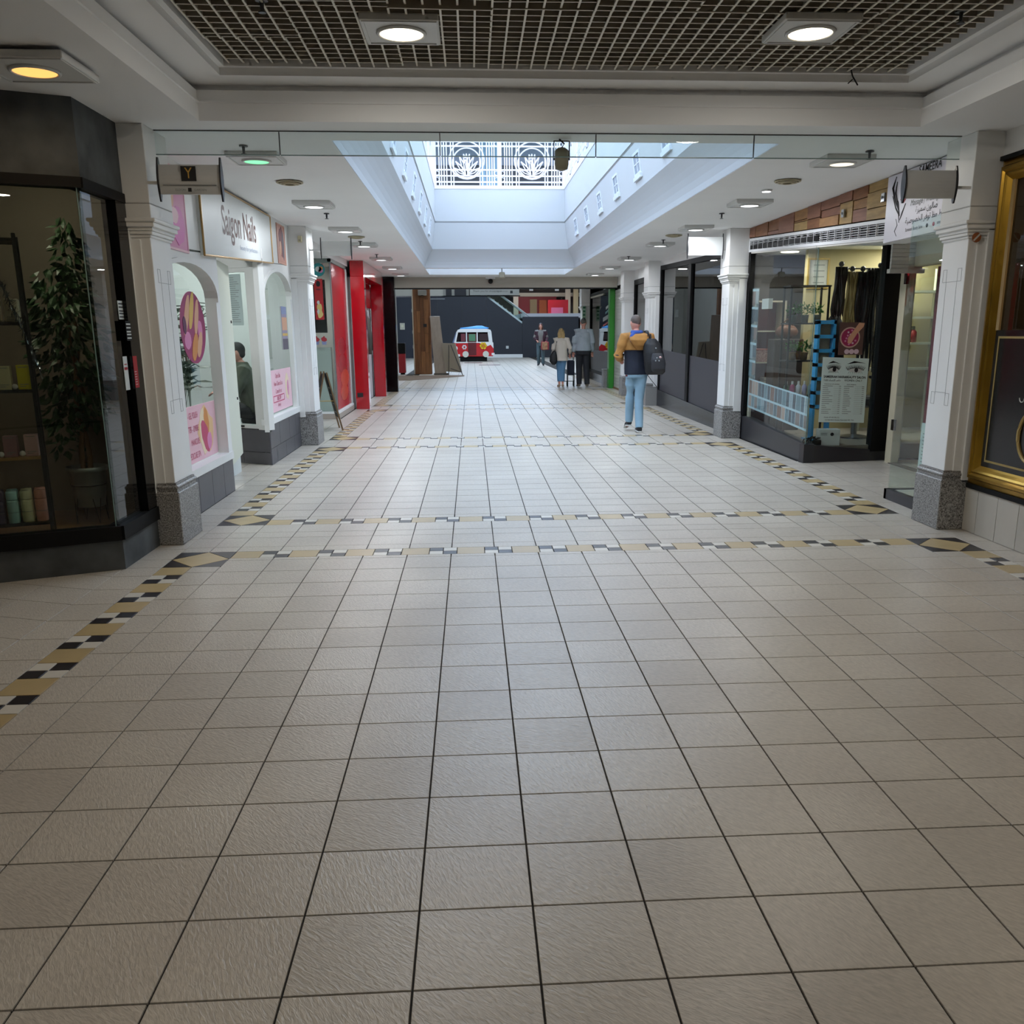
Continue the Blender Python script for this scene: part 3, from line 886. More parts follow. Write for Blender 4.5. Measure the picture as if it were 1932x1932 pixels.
sticker('window_sticker', frA, 0.552, 0.63, 1.24, 1.47, 0.011, inkr, 'red notice with white lines on the black mullion', lines=[(0.1, 0.6, y, y + 0.02) for y in (0.1, 0.18, 0.26, 0.34, 0.42, 0.5)], lm=pap)

# shelf rack and products
rackm = M('rack_black', '17181a', 0.5); shelfw = M('shelf_wood', 'a07a4a', 0.5, noise=(8, 0.2), stretch=(8, 1, 1))
ang = Matrix.Rotation(math.radians(22), 4, 'Z')
RX = Matrix.Translation((-2.83, 4.545, 0)) @ ang        # local x to the left along the canted glass is negative
rk = thing('shelf_rack', 'black metal shelf rack with one wooden shelf behind the canted window', 'shelf', (-2.83, 4.545, 0.2))
for x in (0.0, -0.9):
    for y in (0.0, 0.30):
        MB(RX).box(x - 0.012, x + 0.012, y - 0.012, y + 0.012, 0.2, 2.28).build('post', rackm, rk)
for z, m_ in ((0.335, rackm), (0.80, shelfw), (1.26, rackm), (1.71, rackm), (2.25, rackm)):
    MB(RX).box(-0.9, 0.0, 0.0, 0.30, z - 0.02, z).build('shelf', m_, rk)
def rxp(x, y, z):
    return RX @ Vector((x, y, z))
cols = [('e8a18c', 'coral'), ('d8d6a8', 'pale yellow'), ('a3cfc9', 'mint green'), ('5b5266', 'plum'), ('c78d9a', 'rose'), ('b9c3a0', 'sage')]
for i, (cx_, nm) in enumerate(cols):
    x = -0.055 - i * 0.088
    mt = M('bottle_' + nm.replace(' ', '_'), cx_, 0.35)
    for j, dy in enumerate((0.06, 0.16)):
        pos = rxp(x, dy, 0.335)
        t = thing('shampoo_bottle', '%s bottle in the %s row of the bottom shelf' % (nm, 'front' if j == 0 else 'back'), 'bottle', pos, 'bottles on the bottom shelf')
        m = MB(); m.lathe([(0.036, 0), (0.038, 0.01), (0.038, 0.15), (0.036, 0.16)], pos, 16); bb = m.build('bottle_body', mt, t, smooth=True)
        m = MB(); m.lathe([(0.036, 0.162), (0.037, 0.17), (0.037, 0.215), (0.033, 0.225)], pos, 16); m.build('cap', mt, bb, smooth=True)
        m = MB(); m.lathe([(0.0385, 0.075), (0.0385, 0.078)], pos, 16); m.build('print_band', inkg, bb)
def carton(x, z, w, h, col, label, name='product_box', d=0.07, turn=-8, rnd=0):
    pos = rxp(x, 0.08, z)
    xf = Matrix.Translation(pos) @ ang @ Matrix.Rotation(math.radians(turn), 4, 'Z')
    t = thing(name, label, 'box', pos, 'boxed products on the rack')
    mt = M('carton_' + col, col, 0.5)
    m = MB(xf).box(-w / 2, w / 2, -d / 2, d / 2, 0, h, 0.012 if rnd else 0.002); cb_ = m.build('carton', mt, t)
    for q in (0.12, 0.2, 0.9):
        MB(xf).box(-w * 0.35, w * (0.1 if q < 0.15 else 0.35), -d / 2 - 0.001, -d / 2, h * q, h * q + 0.004).build('print_line', inkg, cb_)
carton(-0.06, 0.80, 0.085, 0.15, 'd2aaa6', 'pale pink product box at the end of the wooden shelf')
carton(-0.19, 0.80, 0.085, 0.145, '9b7476', 'dusty mauve product box on the wooden shelf')
carton(-0.32, 0.80, 0.085, 0.15, 'd9b7aa', 'peach product box on the wooden shelf next to the mauve one')
carton(-0.05, 1.26, 0.08, 0.165, 'd6c936', 'bright yellow product box on the rack')
carton(-0.17, 1.26, 0.085, 0.16, 'c4bb93', 'cream product box beside the yellow one')
carton(-0.07, 1.71, 0.10, 0.155, 'd8cdb4', 'rounded cream pouch at the end of the upper shelf', 'product_pouch', 0.05, -4, 1)
carton(-0.18, 1.71, 0.10, 0.155, 'c9b6a0', 'rounded tan pouch beside the cream one', 'product_pouch', 0.05, -4, 1)
for i, (x, z) in enumerate(((-0.125, 0.80), (-0.255, 0.80), (-0.115, 1.26), (-0.225, 1.26))):
    pos = rxp(x, 0.05, z)
    t = tag(MB().ball(Vector(pos) + Vector((0, 0, 0.02)), 0.02).build('ornament_ball', M('ball_white', 'd8d4cc', 0.5), smooth=True), ('white ball beside the pink box', 'white ball beside the mauve box', 'white ball beside the yellow box', 'white ball beside the cream box')[i], 'ornament', 'white balls on the rack')
# tinsel garland hanging on the rack end
m = MB(); rng = random.Random(3)
for i in range(420):
    t_ = i / 420
    c0 = Vector(rxp(-0.16 + 0.22 * t_, -0.02, 2.10 - 0.75 * t_ + 0.05 * math.sin(t_ * 3)))
    d = Vector((rng.uniform(-1, 1), rng.uniform(-1, 1), rng.uniform(-1, 1))).normalized() * 0.045
    s = d.cross(Vector((0, 0, 1))).normalized() * 0.003
    m.add([c0 - s, c0 + s, c0 + d + s, c0 + d - s], [(0, 1, 2, 3)])
tag(m.build('tinsel_garland', M('tinsel', 'b9bcc0', 0.25, 0.9)), 'silver tinsel garland trailing down the shelf rack', 'garland')

# ficus in a ribbed metal pot on hairpin legs
def leafy(mb, rng, centre, rad, n, size, droop=0.3):
    for i in range(n):
        while True:
            q = Vector((rng.uniform(-1, 1), rng.uniform(-1, 1), rng.uniform(-1, 1)))
            if 0.25 < q.length < 1: break
        c0 = Vector(centre) + Vector((q.x * rad[0], q.y * rad[1], q.z * rad[2]))
        d = Vector((q.x, q.y, rng.uniform(-0.9, 0.3) - droop)).normalized() * size * rng.uniform(0.7, 1.2)
        s = d.cross(Vector((rng.uniform(-1, 1), rng.uniform(-1, 1), 1))).normalized() * size * 0.28
        nrm = d.cross(s).normalized() * size * 0.08
        mb.add([c0, c0 + d * 0.45 + s + nrm, c0 + d, c0 + d * 0.45 - s + nrm, c0 + d * 0.5 - nrm], [(0, 1, 4), (1, 2, 4), (2, 3, 4), (3, 0, 4)])
PT = Vector((-2.80, 5.17, 0.2))
leafm = M('ficus_leaf', '2c4a26', 0.45, noise=(9, 0.5)); bark = M('bark', '7a5a3c', 0.8, noise=(15, 0.4))
fi = thing('ficus_tree', 'tall dark ficus with twisted trunk in a ribbed metal pot behind glass', 'potted tree', PT)
m = MB(); m.lathe([(0.10, 0.13), (0.105, 0.14), (0.115, 0.22), (0.118, 0.225), (0.122, 0.30), (0.126, 0.305), (0.135, 0.40), (0.145, 0.405), (0.15, 0.44), (0.142, 0.44), (0.13, 0.40), (0.02, 0.395)], PT, 24)
m.build('pot', M('galvanised', '9aa3a0', 0.4, 0.6, noise=(9, 0.2)), fi, smooth=True)
for i in range(4):
    a_ = PI / 4 + i * PI / 2; d = Vector((math.cos(a_), math.sin(a_), 0)); e = Vector((-d.y, d.x, 0))
    MB().tube([PT + d * 0.11 + e * 0.03 + Vector((0, 0, 0.2)), PT + d * 0.12 + Vector((0, 0, 0.004)), PT + d * 0.11 - e * 0.03 + Vector((0, 0, 0.2))], 0.004, 5).build('hairpin_leg', rackm, fi)
MB().tube([PT + Vector((0.126 * math.cos(t * PI / 10), 0.126 * math.sin(t * PI / 10), 0.3)) for t in range(21)], 0.004, 5, False).build('hoop', rackm, fi)
m = MB()
for ph in (0, PI):
    m.tube([PT + Vector((0.028 * math.cos(ph + z * 7) + (z - 0.4) * 0.02, 0.028 * math.sin(ph + z * 7), z)) for z in [0.36 + 0.07 * i for i in range(19)]], [0.022 - 0.0007 * i for i in range(19)], 7)
m.build('trunk', bark, fi, smooth=True)
rng = random.Random(11); m = MB()
leafy(m, rng, PT + Vector((-0.02, 0, 1.35)), (0.26, 0.22, 0.62), 520, 0.10)
leafy(m, rng, PT + Vector((0.06, 0, 1.95)), (0.10, 0.10, 0.32), 130, 0.085)
leafy(m, rng, PT + Vector((-0.12, -0.05, 0.75)), (0.12, 0.10, 0.22), 60, 0.09)
leafy(m, rng, PT + Vector((0.12, -0.05, 0.9)), (0.10, 0.08, 0.15), 40, 0.09)
m.build('foliage', leafm, fi)

# ================================================================== projecting signs on pillars
signm = M('sign_taupe', 'c8c8c6', 0.4); fin = M('sign_fin', '2b2b2e', 0.35); goldp = M('gold_print', 'b98a34', 0.35, 0.3)
def blade_sign(x0, x1, y, z0, z1, label, mat=signm, fin0=0.05, xw=0.0, yb=0.0):
    """slightly bowed panel between two dark curved end fins"""
    t = thing('projecting_sign', label, 'sign', ((x0 + x1) / 2, y, z0))
    n = 8; m = MB()
    pr = []
    for i in range(n + 1):
        s_ = i / n; pr.append((y - 0.014 * math.sin(PI * s_) - 0.012, z0 + (z1 - z0) * s_))
    back = [(2 * y - a_, b_) for a_, b_ in reversed(pr)]
    m.prism(pr + back, 0, x0, x1); m.build('panel', mat, t)
    for x in (x0 - 0.012, x1):
        q = []
        for i in range(n + 1):
            s_ = i / n; q.append((y - 0.032 * math.sin(PI * s_) - 0.008, z0 - fin0 + (z1 - z0 + 2 * fin0) * s_))
        MB().prism(q + [(2 * y - a_, b_) for a_, b_ in reversed(q)], 0, x, x + 0.012).build('end_fin', fin, t)
    xa, xb_ = (xw, x0) if xw < x0 else (x1, xw)
    MB().box(xa, xb_, y + 0.0, y + 0.04, z0 + 0.07, z0 + 0.09).build('bracket', white, t)  # arm added to hold the sign up; the image shows none
    return t
s1 = blade_sign(-2.035, -1.605, 5.17, 2.608, 2.808, 'taupe hanging sign with a gold letter Y on a black square', xw=-2.13)
fy = Fr((-1.82, 5.141, 2.6), (1, 0, 0))
m = MB(); fy.box(m, -0.055, 0.05, 0.095, 0.195, -0.003, 0.003); bsq = m.build('black_square', inkb, s1)
fy.text('Y', -0.002, 0.145, 0.105, M('gold_letter', 'd0a040', 0.4), bsq, 'letter', xs=0.85, c=0.0045)
m = MB(); fy.box(m, -0.19, 0.19, 0.066, 0.069, 0.0, 0.003); m.build('rule_line', inkb, s1)
m = MB(); fy.box(m, -0.012, 0.012, 0.022, 0.048, 0.006, 0.010); m.build('emblem', inkb, s1)
fy.text('ELDON', -0.065, 0.034, 0.022, inkg, s1, c=0.010); fy.text('GARDEN', 0.075, 0.034, 0.022, inkg, s1, c=0.010)
blade_sign(3.515, 3.905, 5.22, 2.605, 2.805, 'blank taupe hanging sign on the pillar by the gold-framed window', fin0=0.035, xw=4.045)
blade_sign(-1.94, -1.52, 11.9, 2.70, 2.90, 'blank pale hanging sign beyond the nail shop', M('sign_pale', 'd6d8d6', 0.4), xw=-2.115)
blade_sign(3.45, 3.97, 12.1, 2.72, 2.98, 'blank pale hanging sign beside the wood-clad salon front', M('sign_pale', 'd6d8d6', 0.4), xw=4.025)

# ================================================================== nail shop
frN = Fr((-2.36, 0, 0), (0, 1, 0)); frK = Fr((-2.36, 0, -0.045 * 7.0), (0, 1, 0), k=0.045)   # K: raised along the front
nw = sgroup('wall_nail_front', 'white nail-shop front with arched windows')
m = MB(); frN.poly(m, [(5.69, 2.33), (11.67, 2.55), (11.67, ZC), (5.69, ZC)], -0.2, 0.0); m.build('fascia', white, nw)
def arch_wall(fr, a0, a1, b0, b1, i0, i1, spring, top, c0, c1):
    n = 14; pts = [(a0, b0), (a0, b1), (a1, b1), (a1, b0), (i1, b0), (i1, spring)]
    cx_ = (i0 + i1) / 2; rx = (i1 - i0) / 2; ry = top - spring
    for i in range(1, n):
        t = PI * i / n; pts.append((cx_ + rx * math.cos(t), spring + ry * math.sin(t)))
    pts += [(i0, spring), (i0, b0)]
    m = MB(); fr.poly(m, pts, c0, c1); return m
def arch_trim(fr, i0, i1, spring, top, w, c0, c1, b0):
    n = 18; cx_ = (i0 + i1) / 2
    def arc(o):
        rx = (i1 - i0) / 2 + o; ry = top - spring + o
        return [(i1 + o, b0)] + [(cx_ + rx * math.cos(PI * i / n), spring + ry * math.sin(PI * i / n)) for i in range(n + 1)] + [(i0 - o, b0)]
    m = MB(); fr.poly(m, arc(0) + arc(w)[::-1], c0, c1); return m
arch_wall(frK, 5.69, 7.76, 0.36, 2.36, 5.62, 7.62, 1.94, 2.26, -0.11, 0.0).build('arch_surround', white, nw)
arch_trim(frK, 5.62, 7.62, 1.94, 2.26, 0.04, 0.0, 0.02, 1.9).build('arch_moulding', white, nw)
arch_wall(frK, 9.6, 11.67, 0.30, 2.34, 9.78, 11.52, 1.92, 2.24, -0.06, 0.0).build('arch_surround', white, nw)
arch_trim(frK, 9.78, 11.52, 1.92, 2.24, 0.04, 0.0, 0.02, 1.88).build('arch_moulding', white, nw)
m = MB(); frN.box(m, 5.69, 7.76, 0.345, 0.42, -0.14, 0.012); m.build('window_sill', white, nw)
m = MB(); frN.box(m, 9.62, 11.67, 0.50, 0.575, -0.1, 0.012); m.build('window_sill', white, nw)
m = MB(); frN.box(m, 5.7, 7.62, 0.42, 2.45, -0.118, -0.112); m.build('pane', glass, nw)
m = MB(); frN.box(m, 9.78, 11.55, 0.575, 2.6, -0.068, -0.062); m.build('pane', glass, nw)
# slate tiles under the windows: each one a piece
m = MB(); frN.box(m, 5.69, 7.755, 0.0, 0.345, -0.14, -0.012); m.build('plinth_backing', grout, nw)
x = 5.70
for wd in (0.36, 0.44, 0.44, 0.42, 0.385):
    m = MB(); frN.box(m, x + 0.003, x + wd - 0.003, 0.003, 0.342, -0.012, 0.0); m.build('slate_tile', slate, nw); x += wd
m = MB(); frN.box(m, 9.78, 11.66, 0.0, 0.50, -0.10, -0.012); m.build('plinth_backing', grout, nw)
for b0, b1, xs in ((0.205, 0.498, (9.6, 10.2, 10.85, 11.3, 11.665)), (0.003, 0.2, (9.6, 9.95, 10.55, 11.15, 11.665))):
    for x0, x1 in zip(xs, xs[1:]):
        m = MB(); frN.box(m, x0 + 0.003, x1 - 0.003, b0, b1, -0.012, 0.0); m.build('slate_tile', slate, nw)
# angled return beside the door, with a glazed panel
frR = Fr((-2.95, 9.958, 0), (0.59, -0.358, 0)); LR = 0.69
m = MB(); frR.box(m, 0, LR - 0.2, 0, 0.44, -0.1, -0.012); m.build('plinth_backing', grout, nw)
for b0, b1 in ((0.16, 0.44), (0.003, 0.155)):
    for x0, x1 in ((0.0, 0.22), (0.22, LR)) if b0 < 0.1 else ((0.0, 0.10), (0.10, LR)):
        m = MB(); frR.box(m, x0 + 0.002, x1 - 0.002, b0, b1, -0.012, 0.0); m.build('slate_tile', slate, nw)
m = MB(); frR.box(m, 0.51, LR, 0.44, 2.5, -0.09, 0.0); m.build('door_jamb', white, nw)
m = MB(); frR.box(m, -0.25, LR, 2.40, 2.62, -0.09, 0.0); m.build('door_head', white, nw)
m = MB(); frR.frame(m, -0.03, 0.51, 0.45, 2.40, 0.05, -0.07, -0.01); m.build('side_light_frame', white, nw)
m = MB(); frR.box(m, 0.02, 0.46, 0.50, 2.35, -0.045, -0.04); m.build('pane', glass, nw)
m = MB(); frR.box(m, 0.2, 0.26, 0.465, 0.485, -0.01, 0.01); m.build('latch', black, nw)
t = thing('price_list', 'long white price list with fine print on the nail-shop side glass', 'notice', frR.p(0.2, 1.70, -0.03))
m = MB(); frR.box(m, 0.05, 0.36, 1.72, 2.33, -0.038, -0.035); pls = m.build('sheet', M('film_pale', 'b9cac9', 0.5), t)
for i in range(22):
    m = MB(); frR.box(m, 0.07, 0.07 + random.uniform(0.16, 0.26), 1.76 + i * 0.025, 1.766 + i * 0.025, -0.035, -0.034); m.build('print_line', inkg, pls)
# open door leaf
dl = sgroup('door_1', 'cream door leaf standing open at the nail shop', (-2.38, 7.79, 0.25))
frD = Fr((-2.385, 7.79, 0), (-0.15, 1.11, 0))
m = MB(); frD.box(m, 0, 1.12, 0.25, 2.36, -0.04, 0.0); lf = m.build('leaf', M('door_cream', 'd3d6c6', 0.5), dl)
for b in (0.9, 1.75):
    m = MB(); frD.disc(m, 0.95, b, 0.012, 0.016, 0, 0.012, 10); m.build('lock', fin, lf)
# fascia sign
goldf = M('gold_edge', 'b08d58', 0.35, 0.6); signw = M('sign_white_gloss', 'd9dcdb', 0.42); ros = M('rose_gold', '5a3226', 0.5)
sg = thing('fascia_sign', 'glossy white fascia sign lettered Saigon Nails with a thin gold edge', 'sign', (-2.33, 8.77, 2.4))
SB = [(7.22, 2.35), (10.33, 2.49), (10.33, 3.055), (7.22, 3.055)]
m = MB(); frN.poly(m, SB, 0.0, 0.035); sgb = m.build('board', signw, sg)
for (p, q) in zip(SB, SB[1:] + SB[:1]):
    m = MB(); m.tube([frN.p(p[0], p[1], 0.036), frN.p(q[0], q[1], 0.036)], 0.011, 6); m.build('gold_edge', goldf, sg)
fs_ = Fr((-2.36, 8.72, 2.76), (0, 1, 0), k=0.03)
fs_.text('Saigon Nails', 0, 0, 0.40, ros, sgb, 'lettering', xs=0.78, c=0.0365, bold=0.005)
fs_.text('beauty for perfection', 0.35, -0.22, 0.075, M('pale_blue_print', '9aa7bd', 0.4), sgb, 'strapline', xs=1.3, c=0.0365)
# posters: soft abstract colour patches (nails and flowers)
def poster(label, fr, a0, a1, b0, b1, c, bgm, patches, frame=None, name='poster', cat='poster', group=None):
    t = thing(name, label, cat, fr.p((a0 + a1) / 2, b0, c), group)
    m = MB(); fr.box(m, a0, a1, b0, b1, c, c + 0.006); sh0 = m.build('sheet', bgm, t)
    if frame:
        m = MB(); fr.frame(m, a0, a1, b0, b1, 0.02, c + 0.004, c + 0.009); m.build('border', frame, sh0)
    for i, (pts, mt) in enumerate(patches):
        m = MB(); fr.poly(m, [(a0 + (a1 - a0) * u, b0 + (b1 - b0) * v) for u, v in pts], c + 0.006, c + 0.0075 + 0.0004 * i); m.build('printed_shape', mt, sh0)
    return t
def blob(u, v, ru, rv, n=14, tilt=0.0, seed=1, wob=0.12):
    r_ = random.Random(seed); out = []
    for i in range(n):
        t_ = 2 * PI * i / n; k_ = 1 + r_.uniform(-wob, wob)
        x_, y_ = ru * k_ * math.cos(t_), rv * k_ * math.sin(t_)
        out.append((u + x_ * math.cos(tilt) - y_ * math.sin(tilt), v + x_ * math.sin(tilt) + y_ * math.cos(tilt)))
    return out
pk1 = M('pink_pale', 'e9bcc6', 0.5); pk2 = M('pink_mid', 'd584ad', 0.5); pk3 = M('magenta_deep', '9c3566', 0.5); skn = M('skin_print', 'd8a484', 0.5); mar = M('maroon_print', '7a3038', 0.5); lil = M('lilac_print', 'b59ac6', 0.5); blu = M('blue_print', '8792b8', 0.5); yel = M('yellow_print', 'd9b45a', 0.5); org = M('orange_print', 'd08a4a', 0.5)
poster('tall poster of a hand with pink flowers above the nearer arched window', frN, 6.12, 6.83, 2.33, 3.03, 0.0, pk2,
       [(blob(0.35, 0.72, 0.2, 0.25, seed=2), mar), (blob(0.42, 0.66, 0.13, 0.16, seed=3), skn), (blob(0.6, 0.85, 0.3, 0.08, seed=8), yel), (blob(0.3, 0.28, 0.22, 0.2, seed=4), lil), (blob(0.66, 0.3, 0.24, 0.22, seed=5), M('pink_hot', 'd768b4', 0.5)), (blob(0.5, 0.42, 0.16, 0.1, seed=6), pk1), (blob(0.2, 0.15, 0.12, 0.1, seed=7), blu)], pk1)
poster('narrow brown and pink poster above the farther arched window', frN, 10.85, 11.38, 2.53, 3.04, 0.0, M('salmon_print', 'c99080', 0.5),
       [(blob(0.5, 0.55, 0.3, 0.4, seed=9), mar), (blob(0.7, 0.5, 0.12, 0.36, seed=10), M('slate_print', '5b5260', 0.5)), (blob(0.35, 0.4, 0.12, 0.2, seed=12), skn)], M('salmon_edge', 'd3a18e', 0.5))
# circular window sticker
ov = thing('round_sticker', 'round window sticker of painted fingernails in pink and gold', 'sticker', frN.p(7.13, 1.35, -0.105))
cc = (7.13, 1.68)
m = MB(); frN.disc(m, cc[0], cc[1], 0.40, 0.335, -0.108, -0.105, 36); ovd = m.build('disc', pk3, ov)
for i, (u, v, ru, rv, tl, mt) in enumerate(((-0.17, 0.12, 0.06, 0.21, -0.5, skn), (-0.02, 0.16, 0.06, 0.2, -0.45, yel), (0.12, 0.1, 0.06, 0.18, -0.4, skn), (0.2, -0.02, 0.07, 0.09, 0, pk2), (-0.2, -0.12, 0.1, 0.08, 0.2, pk2), (0.0, -0.18, 0.07, 0.15, -0.6, org), (0.15, -0.16, 0.06, 0.14, -0.6, skn), (-0.26, 0.02, 0.05, 0.08, 0, M('plum_print', '5e2a4c', 0.5)))):
    pts = [(cc[0] + p[0] * 1.05, cc[1] + p[1]) for p in blob(u, v, ru, rv, 14, tl, 30 + i, 0.06)]
    m = MB(); frN.poly(m, pts, -0.105, -0.1035 + 0.0003 * i); m.build('printed_shape', mt, ovd)
# pink price posters behind the glass
inkp = M('ink_rose', 'c2486c', 0.5)
t = poster('large pink poster listing gel polish, ombre, manicure and pedicure spa', frN, 5.9, 7.6, 0.43, 0.96, -0.108, M('pink_poster', 'e6b9c2', 0.5),
       [(blob(0.78, 0.5, 0.15, 0.42, 16, 0, 40, 0.15), M('peach_print', 'e5bd8c', 0.5)), (blob(0.73, 0.5, 0.07, 0.4, 14, 0.0, 41), M('cream_print', 'e8d4b4', 0.5)), (blob(0.8, 0.62, 0.05, 0.3, 14, 0.0, 42), org), (blob(0.76, 0.4, 0.07, 0.3, 14, 0.1, 43), inkp), (blob(0.83, 0.3, 0.05, 0.16, 14, 0, 44), pk2)])
for i, s_ in enumerate(('ACRYLIC - GEL POLISH', 'GLITTER - OMBRE', 'MANICURE', 'PEDICURE SPA')):
    frN.text(s_, 6.99, 0.87 - i * 0.125, 0.085, inkp, t, 'print_line', xs=0.64, c=-0.1005, align='RIGHT')
t = poster('smaller pink poster with a boxed offer behind the farther window', frN, 9.9, 11.45, 0.61, 1.15, -0.058, M('pink_poster2', 'e9c0ca', 0.5),
       [(blob(0.8, 0.55, 0.09, 0.36, 14, 0, 45), M('cream_print', 'e8d4b4', 0.5)), (blob(0.83, 0.5, 0.04, 0.2, 14, 0, 46), pk2), (blob(0.03, 0.45, 0.04, 0.25, 10, 0, 47), mar)])
for i, s_ in enumerate(('Open Sale', 'New Clients & to', 'Come for us')):
    frN.text(s_, 10.55, 1.07 - i * 0.10, 0.085, inkp, t, 'print_line', xs=0.9, c=-0.0505)
m = MB(); frN.frame(m, 10.2, 10.9, 0.73, 0.82, 0.012, -0.052, -0.050); m.build('offer_box', inkp, t)
frN.text('10% OFF', 10.55, 0.775, 0.07, inkp, t, 'print_line', c=-0.0505, bold=0.002)
frN.text('All nails', 10.55, 0.69, 0.06, inkp, t, 'print_line', c=-0.0505)
poster('tall narrow colourful notice behind the farther arched window', frN, 11.08, 11.42, 1.40, 1.98, -0.058, M('notice_mix', '9b8fa8', 0.5),
       [([(0, 0.82), (1, 0.82), (1, 1), (0, 1)], blu), ([(0, 0.45), (1, 0.45), (1, 0.75), (0, 0.75)], skn), ([(0, 0.32), (1, 0.32), (1, 0.38), (0, 0.38)], yel), ([(0, 0.0), (1, 0.0), (1, 0.25), (0, 0.25)], M('slate_print', '5b5260', 0.5))])
# interior: palms, hanging divider strip, mirrors
pm = M('palm_leaf', '3d5340', 0.5, noise=(8, 0.4)); rub = M('rubber_leaf', '4a5548', 0.4, noise=(5, 0.4))
def palm(loc, h, n, label, seed, spread=0.45, potc='8e8f8d', mat=None, broad=False):
    rng = random.Random(seed); L0 = Vector(loc)
    t = thing('potted_plant', label, 'plant', L0)
    m = MB(); m.lathe([(0.09, 0), (0.12, 0.22), (0.13, 0.24), (0.12, 0.24), (0.02, 0.22)], L0, 18); m.build('pot', M('pot_' + potc, potc, 0.5), t, smooth=True)
    for i in range(n):
        a_ = 2 * PI * i / n + rng.uniform(-0.2, 0.2); hh = h * rng.uniform(0.6, 1.0); sp = spread * rng.uniform(0.6, 1.0)
        pts = [L0 + Vector((math.cos(a_) * sp * q * q, math.sin(a_) * sp * q * q, 0.22 + hh * math.sin(q * 1.9) / 1.0)) for q in [j / 6 for j in range(7)]]
        m = MB(); m.tube(pts, 0.005, 5)
        if broad:
            c0 = pts[-1]; d = (pts[-1] - pts[-3]).normalized() * 0.22; s_ = d.cross(Vector((0, 0, 1))).normalized() * 0.075
            up = Vector((0, 0, 0.02))
            m.add([c0 - d * 0.3, c0 + d * 0.1 + s_, c0 + d * 0.5 + s_ * 0.9, c0 + d, c0 + d * 0.5 - s_ * 0.9, c0 + d * 0.1 - s_, c0 + d * 0.4 + up], [(0, 1, 6), (1, 2, 6), (2, 3, 6), (3, 4, 6), (4, 5, 6), (5, 0, 6)])
        else:
            for j in range(2, 7):
                for sd in (-1, 1):
                    for q in (0, 0.5):
                        c0 = pts[j] + (pts[j - 1] - pts[j]) * q; ax = (pts[j] - pts[j - 1]).normalized()
                        s_ = ax.cross(Vector((0, 0, 1))).normalized() * sd
                        d = (s_ * 0.8 + ax * 0.5 + Vector((0, 0, -0.35))).normalized() * 0.16 * (1 - abs(j - 4) * 0.12)
                        w_ = ax * 0.009
                        m.add([c0 - w_, c0 + w_, c0 + d * 0.6 + w_, c0 + d, c0 + d * 0.6 - w_], [(0, 1, 2, 3, 4)])
        m.build('frond', mat or pm, t)
    return t
palm((-3.05, 8.75, 0.42), 1.35, 13, 'feathery palm behind the nearer nail-shop window', 5, 0.42)
palm((-2.95, 8.2, 0.42), 0.72, 11, 'broad-leaved rubber plant behind the nearer nail-shop window', 6, 0.26, '4a4b4d', rub, True)
m = MB(); m.box(-3.35, -2.62, 7.95, 9.1, 0, 0.42); tag(m.build('plant_bench', wallw), 'low white bench carrying the nail-shop plants', 'bench')
m = MB(); m.box(-3.02, -2.98, 9.985, 10.2, 0.0, 2.3); tag(m.build('grey_curtain', M('curtain_grey', '8a9190', 0.7)), 'narrow grey divider inside the farther arched window', 'divider')
m = MB(); m.box(-2.98, -2.95, 9.99, 10.2, 1.62, 1.68); tag(m.build('white_bar', pap), 'white bar on the grey divider', 'bar')
for i, yy in enumerate((6.2, 7.0)):
    t = thing('wall_mirror', ('pale mirror on the back wall of the nail shop nearest the pillar', 'pale mirror on the back wall beside the first mirror')[i], 'mirror', (-5.05, yy, 1.0))
    m = MB(); m.box(-5.1, -5.07, yy - 0.3, yy + 0.3, 1.0, 2.1); m.build('frame', M('frame_aqua', '9fb5b5', 0.4), t)
    m = MB(); m.box(-5.07, -5.06, yy - 0.26, yy + 0.26, 1.05, 2.05); m.build('mirror_glass', M('mirror', 'b6c4c4', 0.05, 0.9), t)
added_light((-3.7, 7.4, 3.02), 42, (0.93, 0.98, 1.0), 0.5, 'added round ceiling light at the front of the nail shop')  # this fitting and the next are added to brighten the room
added_light((-3.6, 10.9, 3.02), 26, (0.93, 0.98, 1.0), 0.5, 'added round ceiling light behind the seated man in the nail shop')
tag(MB().box(-4.3, -3.1, 8.3, 8.7, 3.02, 3.08).build('ceiling_panel', M('panel_glow', 'eef4f5', 0.5, emit=2.0)), 'lit ceiling panel inside the nail shop', 'ceiling light')
# sensor on the second pillar
t = thing('wall_sensor', 'small cream motion sensor high on the pillar after the nail shop', 'sensor', (-2.2, 11.66, 2.88))
m = MB(); m.box(-2.225, -2.165, 11.63, 11.67, 2.86, 2.95, 0.008); m.build('body', M('sensor_cream', 'cfc9a8', 0.5), t)
m = MB(); m.box(-2.21, -2.18, 11.615, 11.63, 2.875, 2.90); m.build('lens', M('sensor_lens', 'a9a68d', 0.3), t)

